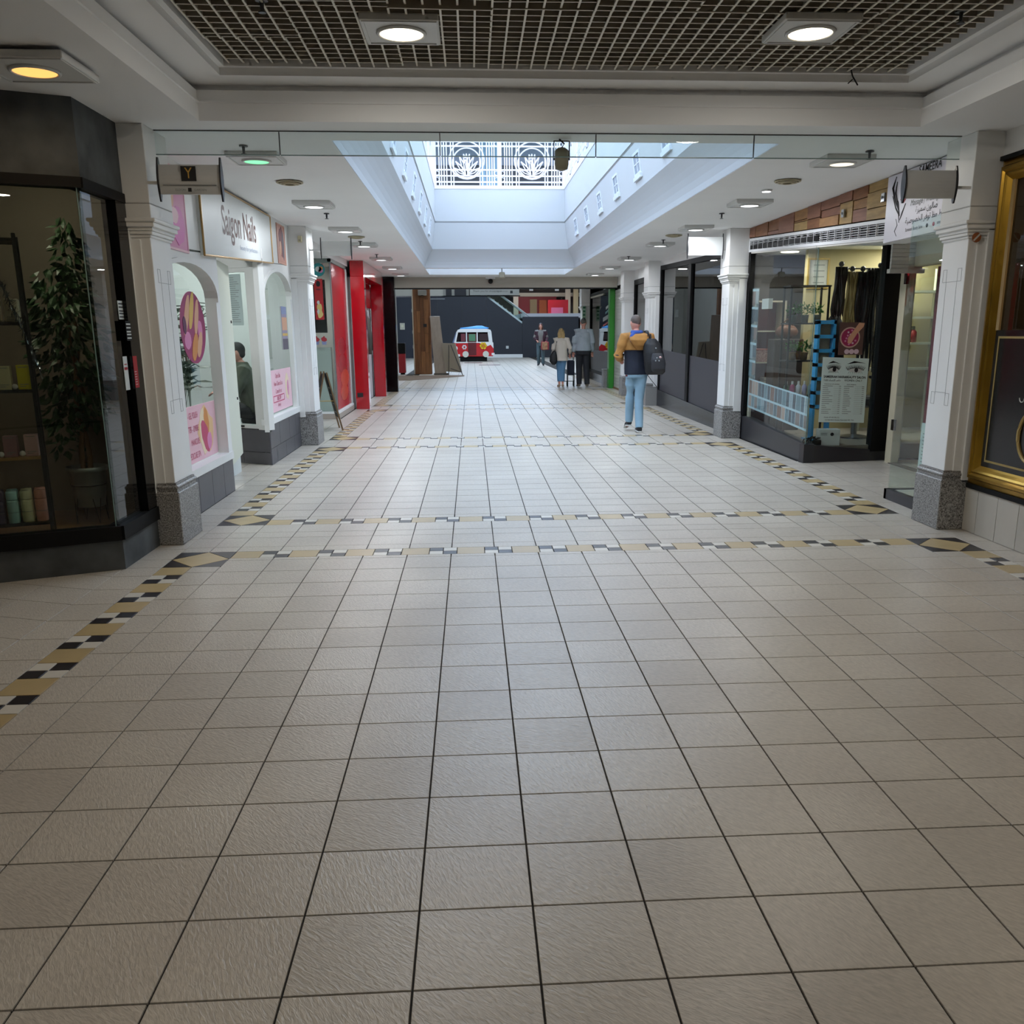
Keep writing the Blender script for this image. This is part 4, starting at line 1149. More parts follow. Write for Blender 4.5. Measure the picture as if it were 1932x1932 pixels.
# ================================================================== sandwich board outside the sweet shop
wdb = M('board_wood', '6d5232', 0.6, noise=(10, 0.3)); chalk = M('chalkboard', '191a1c', 0.6)
sb = thing('sandwich_board', 'wooden chalkboard sandwich sign standing by the second pillar', 'sandwich board', (-2.33, 13.9, 0))
for s_ in (-1, 1):
    top = Vector((0, 0, 0.98)); 
    fb = Fr((-2.36 + (0.0), 13.9, 0), (0.25, -0.97, 0)) 
    ux = Vector((0.97, 0.25, 0)) * s_
    fb.o = Vector((-2.33, 13.9, 0)) + ux * 0.24; fb.u = (Vector((0, 0, 1)) * 0.98 - ux * 0.22).normalized(); fb.n = fb.r.cross(fb.u)
    for a_ in (-0.27, 0.23):
        m = MB(); fb.box(m, a_, a_ + 0.04, 0, 1.0, -0.012, 0.012); m.build('leg', wdb, sb)
    n = 10; pts = [(-0.23, 0.22), (0.23, 0.22), (0.23, 0.82)] + [(0.23 * math.cos(PI * i / n), 0.82 + 0.16 * math.sin(PI * i / n)) for i in range(1, n)] + [(-0.23, 0.82)]
    m = MB(); fb.poly(m, pts, -0.008, 0.008); m.build('chalkboard', chalk, sb)
    for b in (0.3, 0.45, 0.6, 0.72):
        m = MB(); fb.box(m, -0.15, 0.12, b, b + 0.012, 0.008, 0.009); m.build('chalk_line', pap, sb)
m = MB(); m.tube([(-2.5, 13.65, 0.5), (-2.16, 13.72, 0.5)], 0.006, 5); m.build('chain', M('brass', 'a8873e', 0.4, 0.8), sb)

# ================================================================== sweet shop with red vinyl
steel = M('steel', '9b9fa1', 0.3, 0.8); redv = M('red_vinyl', 'b3202c', 0.25, coat=0.4); redd = M('red_disc', '9c1524', 0.3); redo = M('orange_red', 'c8452c', 0.3)
sw = sgroup('wall_sweet_front', 'glazed sweet shop front with red vinyl')
m = MB(); m.box(-4.1, -2.38, 12.2, 18.1, 2.96, ZC); m.build('fascia', white, sw)
m = MB(); m.box(-3.6, -2.40, 15.87, 15.93, 2.88, 2.96); m.box(-2.46, -2.40, 15.87, 18.1, 2.9, 2.96); m.build('window_head', M('grey_green', '7f8a84', 0.5), sw)
m = MB(); m.box(-4.1, -2.38, 15.86, 18.1, 0.0, 0.10); m.build('concrete_base', M('stone_beige', 'a89c90', 0.6), sw)
m = MB(); m.box(-4.1, -2.385, 15.865, 15.94, 0.10, 0.14); m.box(-2.46, -2.385, 15.94, 18.1, 0.10, 0.14); m.build('window_sill', white, sw)
m = MB(); m.box(-4.1, -2.42, 15.896, 15.904, 0.14, 2.9); m.build('pane', glass, sw)
m = MB(); m.box(-2.424, -2.416, 15.91, 17.95, 0.14, 2.9); m.build('pane', glass, sw)
m = MB(); m.tube([(-2.42, 15.9, 0.14), (-2.42, 15.9, 2.9)], 0.012, 6); m.build('corner_bead', steel, sw)
m = MB(); m.box(-2.46, -2.40, 17.95, 18.1, 0.0, 2.96); m.build('end_post', M('post_grey', 'c2c8c6', 0.5), sw)
t = thing('red_vinyl', 'red vinyl with overlapping circles on the sweet shop side window', 'window vinyl', (-2.41, 17.0, 0.16))
m = MB(); m.box(-2.414, -2.411, 16.0, 17.93, 0.16, 2.88); m.build('film', redv, t)
fr = Fr((-2.411, 0, 0), (0, 1, 0))
for i, (a_, b_, r_, mt) in enumerate(((16.9, 1.36, 0.17, redd), (16.85, 1.02, 0.18, redd), (17.1, 0.72, 0.18, redo), (16.95, 0.45, 0.16, redo))):
    m = MB(); fr.disc(m, a_, b_, r_ * 3.2, r_, 0.0, 0.002 + 0.001 * i, 24); m.build('printed_circle', mt, t)
poster('red new-year banner with a gold figure in the sweet shop window', Fr((0, 15.89, 0), (1, 0, 0)), -2.73, -2.57, 1.86, 2.6, 0.0, M('banner_red', 'b32a2e', 0.5),
       [(blob(0.5, 0.88, 0.25, 0.07, 10, 0, 60), inkb), (blob(0.5, 0.74, 0.3, 0.02, 10, 0, 66), mar), (blob(0.5, 0.3, 0.3, 0.1, 14, 0, 61), M('gold_figure', 'd8c27a', 0.5)), (blob(0.55, 0.14, 0.32, 0.1, 14, 0, 62), M('gold_figure', 'd8c27a', 0.5)), (blob(0.4, 0.42, 0.16, 0.05, 10, 0, 63), pap), (blob(0.35, 0.2, 0.14, 0.06, 10, 0, 64), pap)], name='banner', cat='banner')
t = thing('round_sticker', 'round teal sticker at the top of the sweet shop glass', 'sticker', (-2.64, 15.88, 2.62))
fr = Fr((0, 15.89, 0), (1, 0, 0))
m = MB(); fr.disc(m, -2.63, 2.76, 0.12, 0.12, 0, 0.003, 24); m.build('disc', M('teal', '2f8a8f', 0.4), t)
for (u, v, r_, mt) in ((-0.0, 0.01, 0.05, pap), (0.04, -0.02, 0.035, M('pink_mid', 'd584ad')), (0.05, 0.03, 0.03, org)):
    m = MB(); fr.disc(m, -2.63 + u, 2.76 + v, r_ * 1.2, r_, 0.003, 0.005, 12); m.build('printed_shape', mt, t)
for i, x in enumerate((-2.74, -2.60)):
    t = thing('cupcake_sticker', ('cupcake sticker partly hidden by the second pillar', 'cupcake sticker beside the glass corner')[i], 'sticker', (x, 15.88, 1.4), 'cupcake stickers on the sweet shop glass')
    m = MB(); fr.poly(m, [(x - 0.035, 1.40), (x + 0.035, 1.40), (x + 0.05, 1.46), (x - 0.05, 1.46)], 0, 0.003); m.build('case', blu, t)
    m = MB(); fr.poly(m, [(p[0], p[1]) for p in blob(x, 1.495, 0.055, 0.045, 12, 0, 70 + i, 0.15)], 0, 0.003); m.build('icing', M('icing_red', 'a8343c', 0.5), t)
    m = MB(); fr.disc(m, x, 1.545, 0.014, 0.014, 0, 0.003, 10); m.build('cherry', inkr, t)
m = MB(); m.box(-3.3, -2.5, 16.0, 16.1, 0.10, 1.35); tag(m.build('half_screen', M('screen_pale', 'b7bab5', 0.6)), 'pale half-height screen behind the sweet shop glass', 'screen')
m = MB(); m.box(-3.4, -2.58, 16.2, 16.25, 1.62, 2.6); tag(m.build('dark_menu_board', chalk), 'dark board behind the red banner', 'menu board')
added_light((-3.2, 16.9, 2.9), 14, (0.95, 1, 0.98), 0.4, 'added round ceiling light inside the sweet shop')  # added interior lamp with a made-up fitting

# ================================================================== red portal
redg = M('red_gloss', 'b00c1c', 0.12, coat=0.8)
rp = thing('red_portal', 'glossy red phone-shop portal with two posts and a deep lintel', 'portal', (-2.19, 20.2, 0))
m = MB(); m.box(-2.335, -2.05, 18.12, 18.42, 0, 2.77, 0.006); m.build('post', redg, rp)
m = MB(); m.box(-2.335, -2.05, 22.1, 22.4, 0, 2.77, 0.006); m.build('post', redg, rp)
m = MB(); m.box(-2.335, -2.05, 18.12, 22.4, 2.77, 3.08, 0.006); m.build('lintel', redg, rp)
m = MB(); m.box(-2.44, -2.38, 18.42, 22.1, 0.0, 2.77); m.build('back_panel', M('portal_white', 'c6c8c9', 0.5), rp)
m = MB(); m.box(-2.38, -2.34, 20.6, 22.1, 2.2, 2.77); m.build('side_panel', redg, rp)
m = MB(); m.box(-2.30, -2.18, 18.112, 18.12, 0.26, 0.35); m.build('socket_plate', inkb, rp)
t = thing('shop_sign', 'white and black sign lettered PROTEK hung inside the red portal', 'sign', (-2.25, 19.5, 2.3))
frp = Fr((-2.30, 20.05, 2.30), (0.36, -0.93, 0))
m = MB(); frp.box(m, -0.30, 0.12, 0, 0.26, -0.03, 0.0); m.build('white_board', pap, t)
m = MB(); frp.box(m, -0.02, 0.14, -0.02, 0.30, -0.02, 0.006); m.build('black_board', inkb, t)
frp.text('PRO', -0.16, 0.13, 0.13, inkb, t, c=0.004, bold=0.004); frp.text('TEK', 0.06, 0.13, 0.09, pap, t, c=0.01, bold=0.002)
m = MB(); m.box(-2.34, -2.28, 19.85, 20.25, 2.5, 2.77); m.build('hanger_bar', redg, t)
t = thing('hanging_jacket', 'dark grey-brown jacket hanging inside the red portal', 'jacket', (-2.22, 20.1, 1.1))
m = MB(); m.loft([(-2.24, 20.1, 1.12, 0.085, 0.2), (-2.235, 20.1, 1.4, 0.08, 0.19), (-2.24, 20.1, 1.75, 0.07, 0.19), (-2.245, 20.1, 1.92, 0.055, 0.17), (-2.25, 20.1, 2.0, 0.03, 0.08)], 14); m.build('coat', M('jacket_brown', '433d36', 0.8), t, smooth=True)
for s_ in (-1, 1):
    m = MB(); m.tube([(-2.24, 20.1 + s_ * 0.15, 1.93), (-2.21, 20.1 + s_ * 0.23, 1.6), (-2.2, 20.1 + s_ * 0.22, 1.2)], [0.05, 0.045, 0.04], 8); m.build('sleeve', M('jacket_brown'  , '433d36'), t, smooth=True)
m = MB(); m.box(-2.33, -2.20, 20.07, 20.13, 2.0, 2.12); m.build('label_card', pap, t)

# ================================================================== black portal
bp = thing('black_portal', 'tall glossy black portal post beyond the red one', 'portal', (-2.23, 24.2, 0))
m = MB(); m.box(-2.22, -1.88, 23.9, 24.19, 0, 3.08, 0.006); m.build('post', blackgl, bp)
m = MB(); m.box(-2.42, -2.36, 22.6, 24.0, 0, 2.75); m.build('side_panel', blackgl, bp)
m = MB(); fr = Fr((-2.355, 0, 0), (0, 1, 0)); fr.frame(m, 22.75, 23.85, 0.25, 2.6, 0.03, 0, 0.015); m.build('trim_frame', steel, bp)

# ================================================================== gold-framed window, near right
goldm = M('gold_moulding', 'a8812c', 0.28, 0.9, noise=(5, 0.25))
frG = Fr((4.26, 5.19, 0), (0, -1, 0))        # a runs towards the camera
gw_ = sgroup('wall_gold_front', 'near shopfront with gold moulding, black panel and pale tiles')
m = MB(); frG.box(m, -0.02, 6.5, 2.9, ZC, -0.3, 0.0); m.build('fascia', white, gw_)
m = MB(); frG.box(m, -0.0, 6.5, 2.87, 2.9, -0.1, 0.03); m.build('head_line', black, gw_)
GL = 3.4
prof = [(0.0, 0.0), (0.045, 0.012), (0.06, 0.045), (0.085, 0.05), (0.10, 0.035), (0.115, 0.04), (0.13, 0.03), (0.15, 0.012), (0.165, 0.0)]
def mould(a0, a1, b0, b1):
    m = MB()
    for (w0, d0), (w1, d1) in zip(prof, prof[1:]):
        o = [(a0 + w0, b0 + w0), (a1 - w0, b0 + w0), (a1 - w0, b1 - w0), (a0 + w0, b1 - w0)]
        i = [(a0 + w1, b0 + w1), (a1 - w1, b0 + w1), (a1 - w1, b1 - w1), (a0 + w1, b1 - w1)]
        for k in range(4):
            l = (k + 1) % 4
            m.add([frG.p(*o[k], d0), frG.p(*o[l], d0), frG.p(*i[l], d1), frG.p(*i[k], d1)], [(0, 1, 2, 3)])
    return m
gf_ = thing('gold_frame', 'broad polished gold moulding framing the near black window', 'frame', frG.p(GL / 2, 0.40, 0))
mould(0.0, GL, 0.395, 2.875).build('moulding', goldm, gf_)
m = MB(); frG.box(m, 0.15, GL - 0.15, 1.60, 2.72, -0.02, -0.012); m.build('pane', GLASS('amber_glass', (0.62, 0.58, 0.5)), gf_)
m = MB(); frG.box(m, 0.16, 0.20, 1.62, 2.72, -0.012, 0.004); m.build('inner_bead', M('bead_tan', 'a58a5c', 0.5), gf_)
m = MB(); frG.box(m, 0.15, GL - 0.15, 0.55, 1.62, -0.03, 0.0); m.build('black_panel', blackgl, gf_)
gline = M('gold_line', 'a18a52', 0.4, 0.4)
m = MB(); frG.frame(m, 0.21, GL - 0.21, 0.60, 1.575, 0.016, 0.0, 0.003); m.build('gold_line', gline, gf_)
n = 24
m = MB(); m.tube([frG.p(0.82 + 0.19 * math.cos(t), 0.86 + 0.20 * math.sin(t), 0.004) for t in [math.radians(60 + 240 * i / n) for i in range(n + 1)]], [0.006 + 0.010 * math.sin(PI * i / n) for i in range(n + 1)], 6); m.build('letter_c', gline, gf_)
m = MB(); m.tube([frG.p(0.615 + 0.03 * math.cos(t), 1.13 + 0.03 * math.sin(t), 0.004) for t in [math.radians(180 + 180 * i / 8) for i in range(9)]], 0.004, 5); m.build('white_flourish', pap, gf_)
m = MB(); frG.box(m, -0.0, 6.5, 0.36, 0.40, -0.1, 0.012); m.build('black_strip', black, gw_)
m = MB(); frG.box(m, 0, 6.5, 0.0, 0.36, -0.1, -0.01); m.build('plinth_backing', grout, gw_)
ptile = M('pale_wall_tile', 'c3bdb2', 0.3, noise=(6, 0.1), rand=0.05, stretch=(1, 1, 0.3))
for i in range(22):
    a0 = -0.02 + i * 0.282 - (0.08 if i == 0 else 0.08)
    m = MB(); frG.box(m, max(a0, -0.02) + 0.003, a0 + 0.279, 0.003, 0.358, -0.01, 0.0); m.build('pale_tile', ptile, gw_)
p_ = MB(); p_.box(4.36, 13, 5.62, 5.7, 0, ZC); struct('wall_partition_gold', p_, dim)
p_ = MB(); p_.box(5.3, 5.4, -1.5, 5.62, 0, ZC); struct('wall_gold_inner', p_, M('gold_room_wall', '9c8a72', 0.7))
p_ = MB(); p_.box(4.3, 13, -1.6, -1.5, 0, ZC); struct('wall_gold_return', p_, cream)
added_light((4.85, 4.2, 3.0), 5, (1, 0.8, 0.55), 0.25, 'added round ceiling light behind the gold-framed window')  # added lamp to light the room behind the pane
t = thing('round_emblem', 'small round brown emblem on the pillar by the gold frame', 'emblem', (4.115, 5.19, 2.29))
fr = Fr((4.115, 5.198, 2.32), (1, 0, 0)); m = MB(); fr.disc(m, 0, 0, 0.036, 0.036, 0, 0.004); m.build('disc', M('emblem_brown', '9a5a34', 0.4), t)
m = MB(); fr.poly(m, [(-0.028, -0.02), (-0.018, -0.028), (0.028, 0.02), (0.018, 0.028)], 0.004, 0.006); m.build('bar', pap, t)

# ================================================================== salon: return window beside the pillar
sal = sgroup('wall_salon_front', 'salon shopfront with dark base and corner glass')
m = MB(); m.box(4.25, 4.31, 5.65, 6.67, 0, 0.10); m.box(4.25, 5.5, 6.62, 6.67, 0, 0.10); m.build('dark_base', M('base_charcoal', '2b2b2f', 0.35), sal)
m = MB(); m.box(4.272, 4.280, 5.66, 6.64, 0.10, 2.60); m.build('pane', glass, sal)
m = MB(); m.box(4.28, 5.45, 6.632, 6.640, 0.10, 2.60); m.build('pane', glass, sal)
m = MB(); m.box(4.31, 5.5, 5.7, 6.62, 0.0, 0.09); m.build('display_floor', M('display_pale', 'b9b4aa', 0.5), sal)
m = MB(); m.box(4.37, 9, 5.7, 9.35, 2.62, 2.66); m.build('recess_ceiling', ceil_m, sal)
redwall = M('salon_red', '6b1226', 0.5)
m = MB(); m.box(5.57, 5.61, 7.92, 8.62, 0.01, 2.33); tag(m.build('red_backdrop', redwall), 'deep red screen beside the salon doorway, behind the small window', 'screen')
lamp((6.3, 10.9, 2.715), 8, (1, 0.95, 0.88), 0.3, 'salon_light')
t = thing('display_shelves', 'pale shelf unit inside the salon seen through the small window', 'shelves', (6.3, 10.85, 0.2))
for x in (5.75, 6.75):
    MB().box(x - 0.03, x + 0.03, 10.9, 10.96, 0.2, 2.45).build('post', M('shelf_cream', 'c9ccb8', 0.5), t)
for z in (1.1, 1.45, 1.8, 2.15):
    MB().box(5.7, 6.8, 10.7, 10.98, z - 0.03, z).build('shelf', M('shelf_cream', 'c9ccb8', 0.5), t)
def small_item(x, y, z, col, label, h=0.12, r_=0.035, name='bottle', cat='bottle', group=None):
    t = thing(name, label, cat, (x, y, z), group)
    MB().lathe([(r_, 0), (r_, h * 0.65), (r_ * 0.5, h * 0.78)], (x, y, z), 12).build('body', M('item_' + col, col, 0.4), t, smooth=True)
    t = t.children[0]
    MB().lathe([(r_ * 0.45, h * 0.79), (r_ * 0.45, h)], (x, y, z), 12).build('cap', pap, t)
small_item(6.15, 10.8, 1.45, '3b3ad0', 'blue bottle on the pale shelf unit', 0.24, 0.06)
small_item(6.4, 10.8, 1.45, 'a33a3a', 'red bottle beside the blue one on the pale shelf unit', 0.22, 0.055)
small_item(6.3, 10.8, 1.80, '4a40e0', 'violet bottle on the upper pale shelf', 0.2, 0.06)
frT = Fr((4.283, 0, 0), (0, -1, 0))
t = thing('price_poster', 'tall pale price poster low behind the small salon window', 'poster', (4.29, 5.95, 0.15))
m = MB(); frT.box(m, -6.12, -5.7, 0.16, 0.80, -0.012, -0.009); m.build('sheet', M('film_pale', 'b9cac9', 0.5), t)
for i in range(16):
    m = MB(); frT.box(m, -6.08, -6.08 + random.uniform(0.15, 0.3), 0.22 + i * 0.032, 0.228 + i * 0.032, -0.009, -0.008); m.build('print_line', inkg, t)
# recess: door, shutter
crd = M('door_cream2', 'd2c8ae', 0.5)
d2 = sgroup('door_2', 'cream salon door frame with half-raised white shutter', (5.42, 9.0, 0))
m = MB(); m.box(5.38, 5.48, 8.98, 9.14, 0, 2.4); m.build('door_post', crd, d2)
m = MB(); m.poly([(5.46, 9.02, 0.06), (5.50, 9.00, 0.06), (5.90, 9.82, 0.06), (5.86, 9.84, 0.06)], (0, 0, 2.28)); m.build('leaf', crd, d2)
for z in (0.42, 2.15):
    MB().box(5.345, 5.385, 8.92, 8.975, z, z + 0.13).build('hinge', M('hinge_dark', '3b3026', 0.4, 0.7), d2)
for i in range(7):
    MB().box(5.12, 5.5, 8.86, 8.90, 2.32 + i * 0.045, 2.362 + i * 0.045).build('slat', M('slat_white', 'c9c6c0', 0.4), d2)
MB().box(5.10, 5.52, 8.84, 8.92, 2.27, 2.318).build('bottom_rail', M('slat_white', 'c9c6c0'), d2)
m = MB(); m.box(5.55, 5.62, 6.62, 7.9, 0, ZC); m.build('side_wall', crd, d2)
m = MB(); m.box(5.40, 5.50, 7.9, 9.0, 2.34, ZC); m.build('door_head', crd, d2)
m = MB(); m.box(5.36, 5.46, 7.9, 9.0, -0.004, 0.012); m.build('threshold', M('threshold', '5c5348', 0.6), d2)

# ================================================================== salon: corner glass
frW = Fr((4.32, 9.12, 0), (1.15, 0.17, 0)); LW = 1.165
bch = M('base_charcoal', '2b2b2f')
m = MB(); frW.poly(m, [(0, 0), (LW, 0), (LW, 0.12), (0, 0.235)], -0.12, 0.0); m.build('dark_base', bch, sal)
m = MB(); frW.poly(m, [(0, 0.235), (0.92, 0.135), (0.92, 2.72), (0, 2.68)], -0.035, -0.027); m.build('pane', GLASS('salon_glass', (0.9, 0.93, 0.92), 1.42), sal)
m = MB(); frW.box(m, 0.92, LW, 0.12, 2.72, -0.1, 0.012); m.build('black_post', black, sal)
m = MB(); frW.poly(m, [(0, 2.66), (LW, 2.70), (LW, 2.76), (0, 2.72)], -0.1, 0.005); m.build('window_head', black, sal)
frS = Fr((4.33, 0, 0), (0, -1, 0), k=-0.043)    # b = z - 0.043 y
def zb(z, y):
    return z - 0.043 * y
m = MB(); frS.poly(m, [(-11.9, zb(0.0, 11.9)), (-9.12, zb(0.0, 9.12)), (-9.12, zb(0.235, 9.12)), (-11.9, zb(0.35, 11.9))], -0.12, 0.0); m.build('dark_base', bch, sal)
m = MB(); frS.box(m, -11.88, -9.15, zb(0.235, 9.12), zb(2.68, 9.12), -0.035, -0.027); m.build('pane', GLASS('salon_glass'), sal)
m = MB(); frS.box(m, -11.9, -11.8, zb(0.235, 9.12), zb(2.68, 9.12), -0.08, 0.01); m.build('black_post', black, sal)
m = MB(); frS.box(m, -11.9, -9.12, zb(2.66, 9.12), zb(2.72, 9.12), -0.1, 0.01); m.build('window_head', black, sal)
MB().tube([(4.345, 9.15, 0.24), (4.345, 9.15, 2.68)], 0.005, 6).build('pane_edge', M('glass_edge', '6e8480'), sal)
whp = M('grille_white', 'd5d6d8', 0.4)
GK = 0.053
frV = Fr((4.315, 0, 0), (0, -1, 0), k=-GK)
def zv(z, y):
    return z - GK * y
# white ventilation panel
vp = thing('vent_panel', 'long white ventilation grille under the wooden cladding', 'vent', (4.3, 9.6, 2.5))
b0 = zv(2.50, 7.24)
m = MB(); frV.frame(m, -11.88, -7.0, b0, b0 + 0.19, 0.035, -0.04, 0.0); m.build('frame', whp, vp)
m = MB(); frV.box(m, -11.88, -7.0, b0 + 0.005, b0 + 0.185, -0.06, -0.035); m.build('backing', inkb, vp)
for i in range(5):
    m = MB(); frV.box(m, -11.84, -7.04, b0 + 0.045 + i * 0.024, b0 + 0.050 + i * 0.024, -0.03, -0.012); m.build('blade', whp, vp)
y = 11.7
while y > 7.1:
    m = MB(); frV.box(m, -y - 0.005, -y + 0.005, b0 + 0.035, b0 + 0.155, -0.03, -0.004); m.build('divider', whp, vp); y -= 0.22
m = MB(); frV.box(m, -11.88, -7.0, b0 - 0.02, b0, -0.06, -0.01); m.build('lower_edge', M('slat_white', 'c9c6c0'), vp)
# wooden cladding: individual boards, uneven depth
cl = sgroup('wall_wood_cladding', 'patchwork of rough warm wooden boards above the salon')
m = MB(); frV.poly(m, [(-12.0, zv(2.945, 12.0)), (-7.0, zv(2.70, 7.24)), (-7.0, zv(ZC, 7.0)), (-12.0, zv(ZC, 12.0))], -0.08, -0.03); m.build('backing', M('gap_brown', '2a1d12', 0.9), cl)
woods = [M('board_a', 'a5794a', 0.65, noise=(5, 0.35), stretch=(2, 1, 6)), M('board_b', '8a5a36', 0.65, noise=(5, 0.35), stretch=(2, 1, 6)), M('board_c', 'b09058', 0.65, noise=(5, 0.35), stretch=(2, 1, 6)), M('board_d', '946650', 0.65, noise=(5, 0.3), stretch=(2, 1, 6))]
rng = random.Random(21)
y = 11.95
while y > 7.05:
    w_ = rng.uniform(0.28, 0.62); y2 = max(y - w_, 7.0)
    zb0 = 2.705; zt = None
    lo0, lo1 = 2.70 + GK * (y - 7.24), 2.70 + GK * (y2 - 7.24)
    hi = ZC
    span = hi - max(lo0, lo1)
    nrow = max(1, min(3, round(span / rng.uniform(0.09, 0.16))))
    cuts = [0.0] + sorted(rng.uniform(0.25, 0.75) for _ in range(nrow - 1)) + [1.0]
    for c0, c1 in zip(cuts, cuts[1:]):
        z00, z01 = lo0 + (hi - lo0) * c0, lo0 + (hi - lo0) * c1
        z10, z11 = lo1 + (hi - lo1) * c0, lo1 + (hi - lo1) * c1
        d = rng.uniform(-0.012, 0.012)
        fr = Fr((4.315, 0, 0), (0, -1, 0)); g_ = 0.004
        m = MB(); fr.poly(m, [(-y + g_, z00 + g_), (-y2 - g_, z10 + g_), (-y2 - g_, z11 - g_), (-y + g_, z01 - g_)], -0.03, d); m.build('board', rng.choice(woods), cl)
    y = y2
for yy, zz in ((8.35, 2.83), (7.35, 2.86)):
    t = thing('metal_bracket', 'small steel bracket on the wooden boards nearest the salon sign' if yy < 8 else 'small steel bracket midway along the wooden boards', 'bracket', (4.29, yy, zz))
    MB().box(4.285, 4.305, yy - 0.035, yy + 0.035, zz, zz + 0.08).build('plate', steel, t); MB().ball((4.28, yy, zz + 0.04), 0.014).build('screw', steel, t)

# ================================================================== SAMEERA sign
ss = thing('salon_sign', 'white salon sign lettered SAMEERA with Arabic script and a bird drawing', 'sign', (4.29, 6.4, 2.45))
frQ = Fr((4.29, 0, 0), (0, -1, 0))
lilac = M('sign_lilac_white', 'd6d4df', 0.35)
m = MB(); frQ.poly(m, [(-7.26, 2.46), (-5.68, 2.47), (-5.68, 3.07), (-7.26, 3.07)], -0.03, 0.0); ssb = m.build('board', lilac, ss)
frQ.text('SAMEERA', -6.42, 3.03, 0.10, inkb, ssb, xs=1.0, c=0.003, bold=0.001, shear=0.1)
frQ.text('Massage | Waxing', -6.48, 2.765, 0.075, inkg, ssb, xs=0.95, c=0.003, shear=0.2)
def arabic(s):
    """letters in presentation form, drawn in visual order"""
    return s[::-1]
frQ.text(arabic('\uFEBB\uFE8E\uFEDF\uFEEE\uFEE5 \uFEB3\uFEE4\uFEF4\uFEAE\uFE93'), -6.42, 2.695, 0.075, inkb, ssb, xs=1.0, c=0.003)
frQ.text(arabic('\uFED7\uFEC2 \uFEE3\uFEC8 \uFE97\uFEEE\uFED3\uFEAE \uFE8D\uFEDF\uFEA8\uFEBC\uFEEE\uFEBB\uFEF4\uFE94'), -6.45, 2.615, 0.075, inkb, ssb, xs=1.05, c=0.003)
frQ.text('Sameerah Beauty Salon', -6.63, 2.535, 0.045, inkb, ssb, xs=0.8, c=0.003)
for a_ in (-6.38, -6.26):
    m = MB(); frQ.disc(m, a_, 2.535, 0.018, 0.018, 0, 0.003, 10); m.build('icon', inkr if a_ > -6.3 else inkb, ss)
frQ.text('sameerah12', -6.12, 2.54, 0.04, inkb, ssb, xs=0.8, c=0.003)
# lips and the brush-stroke bird
m = MB(); frQ.poly(m, [(-6.96, 2.83), (-6.92, 2.85), (-6.89, 2.84), (-6.86, 2.855), (-6.82, 2.835), (-6.88, 2.79), (-6.92, 2.79)], 0, 0.002); m.build('red_lips', inkr, ss)
for i, pts in enumerate((((-7.08, 3.05), (-7.12, 2.95), (-7.08, 2.85), (-6.98, 2.74)), ((-7.05, 3.0), (-7.06, 2.9), (-7.0, 2.80), (-6.95, 2.68)), ((-7.13, 2.88), (-7.04, 2.76), (-6.97, 2.7), (-6.95, 2.62)), ((-6.84, 2.78), (-6.90, 2.70), (-6.94, 2.64)), ((-7.02, 2.66), (-6.98, 2.6), (-7.03, 2.55), (-6.98, 2.5)))):
    r_ = (0.02, 0.014, 0.010, 0.012, 0.003)[i]
    m = MB(); m.tube([frQ.p(a_, b_, 0.001) for a_, b_ in pts], [(0.003, r_ * q) for q in ([0.4] + [1.0] * (len(pts) - 2) + [0.3])], 6); m.build('brush_stroke', inkb, ssb)
m = MB(); frQ.box(m, -6.72, -6.66, 2.98, 3.03, 0, 0.05); m.build('clip', fin, ss)
# plain wall between sign and pillar
m = MB(); frQ.box(m, -7.3, -5.65, 2.46, ZC, -0.25, -0.03); m.build('sign_backing', white, sal)

# ================================================================== salon interior
crw = M('salon_cream_wall', 'b8ad84', 0.7)
p_ = MB(); p_.box(5.0, 13, 11.3, 11.4, 0, ZC); struct('wall_salon_back', p_, crw)
p_ = MB(); p_.box(4.35, 13, 12.25, 12.35, 0, ZC); struct('wall_partition_salon', p_, M('salon_darkwall', '55504c', 0.7))
p_ = MB(); p_.box(4.35, 9, 9.35, 12.3, 2.74, 2.80); struct('ceiling_salon', p_, ceil_m)
p_ = MB(); p_.poly([(4.34, 9.16, 0.2), (5.5, 9.34, 0.2), (9, 9.4, 0.2), (9, 12.25, 0.2), (4.34, 12.25, 0.2)], (0, 0, -0.19)); struct('floor_salon', p_, M('salon_floor', '8f8a80', 0.5))
for i, (x, y) in enumerate(((5.75, 10.3), (6.3, 10.9))):
    tag(MB().box(x - 0.35, x + 0.35, y - 0.12, y + 0.12, 2.725, 2.74).build('ceiling_tube', M('tube_glow', 'fff6e4', 0.5, emit=6)), ('lit strip light nearest the salon glass', 'lit strip light deeper inside the salon')[i], 'ceiling light')
lamp((5.75, 10.3, 2.715), 16, (1, 0.95, 0.85), 0.3, 'salon_light'); added_light((4.7, 11.2, 2.69), 7, (1, 0.95, 0.85), 0.25, 'added round ceiling light over the salon corner shelves')  # the round fitting is an added lamp for the corner
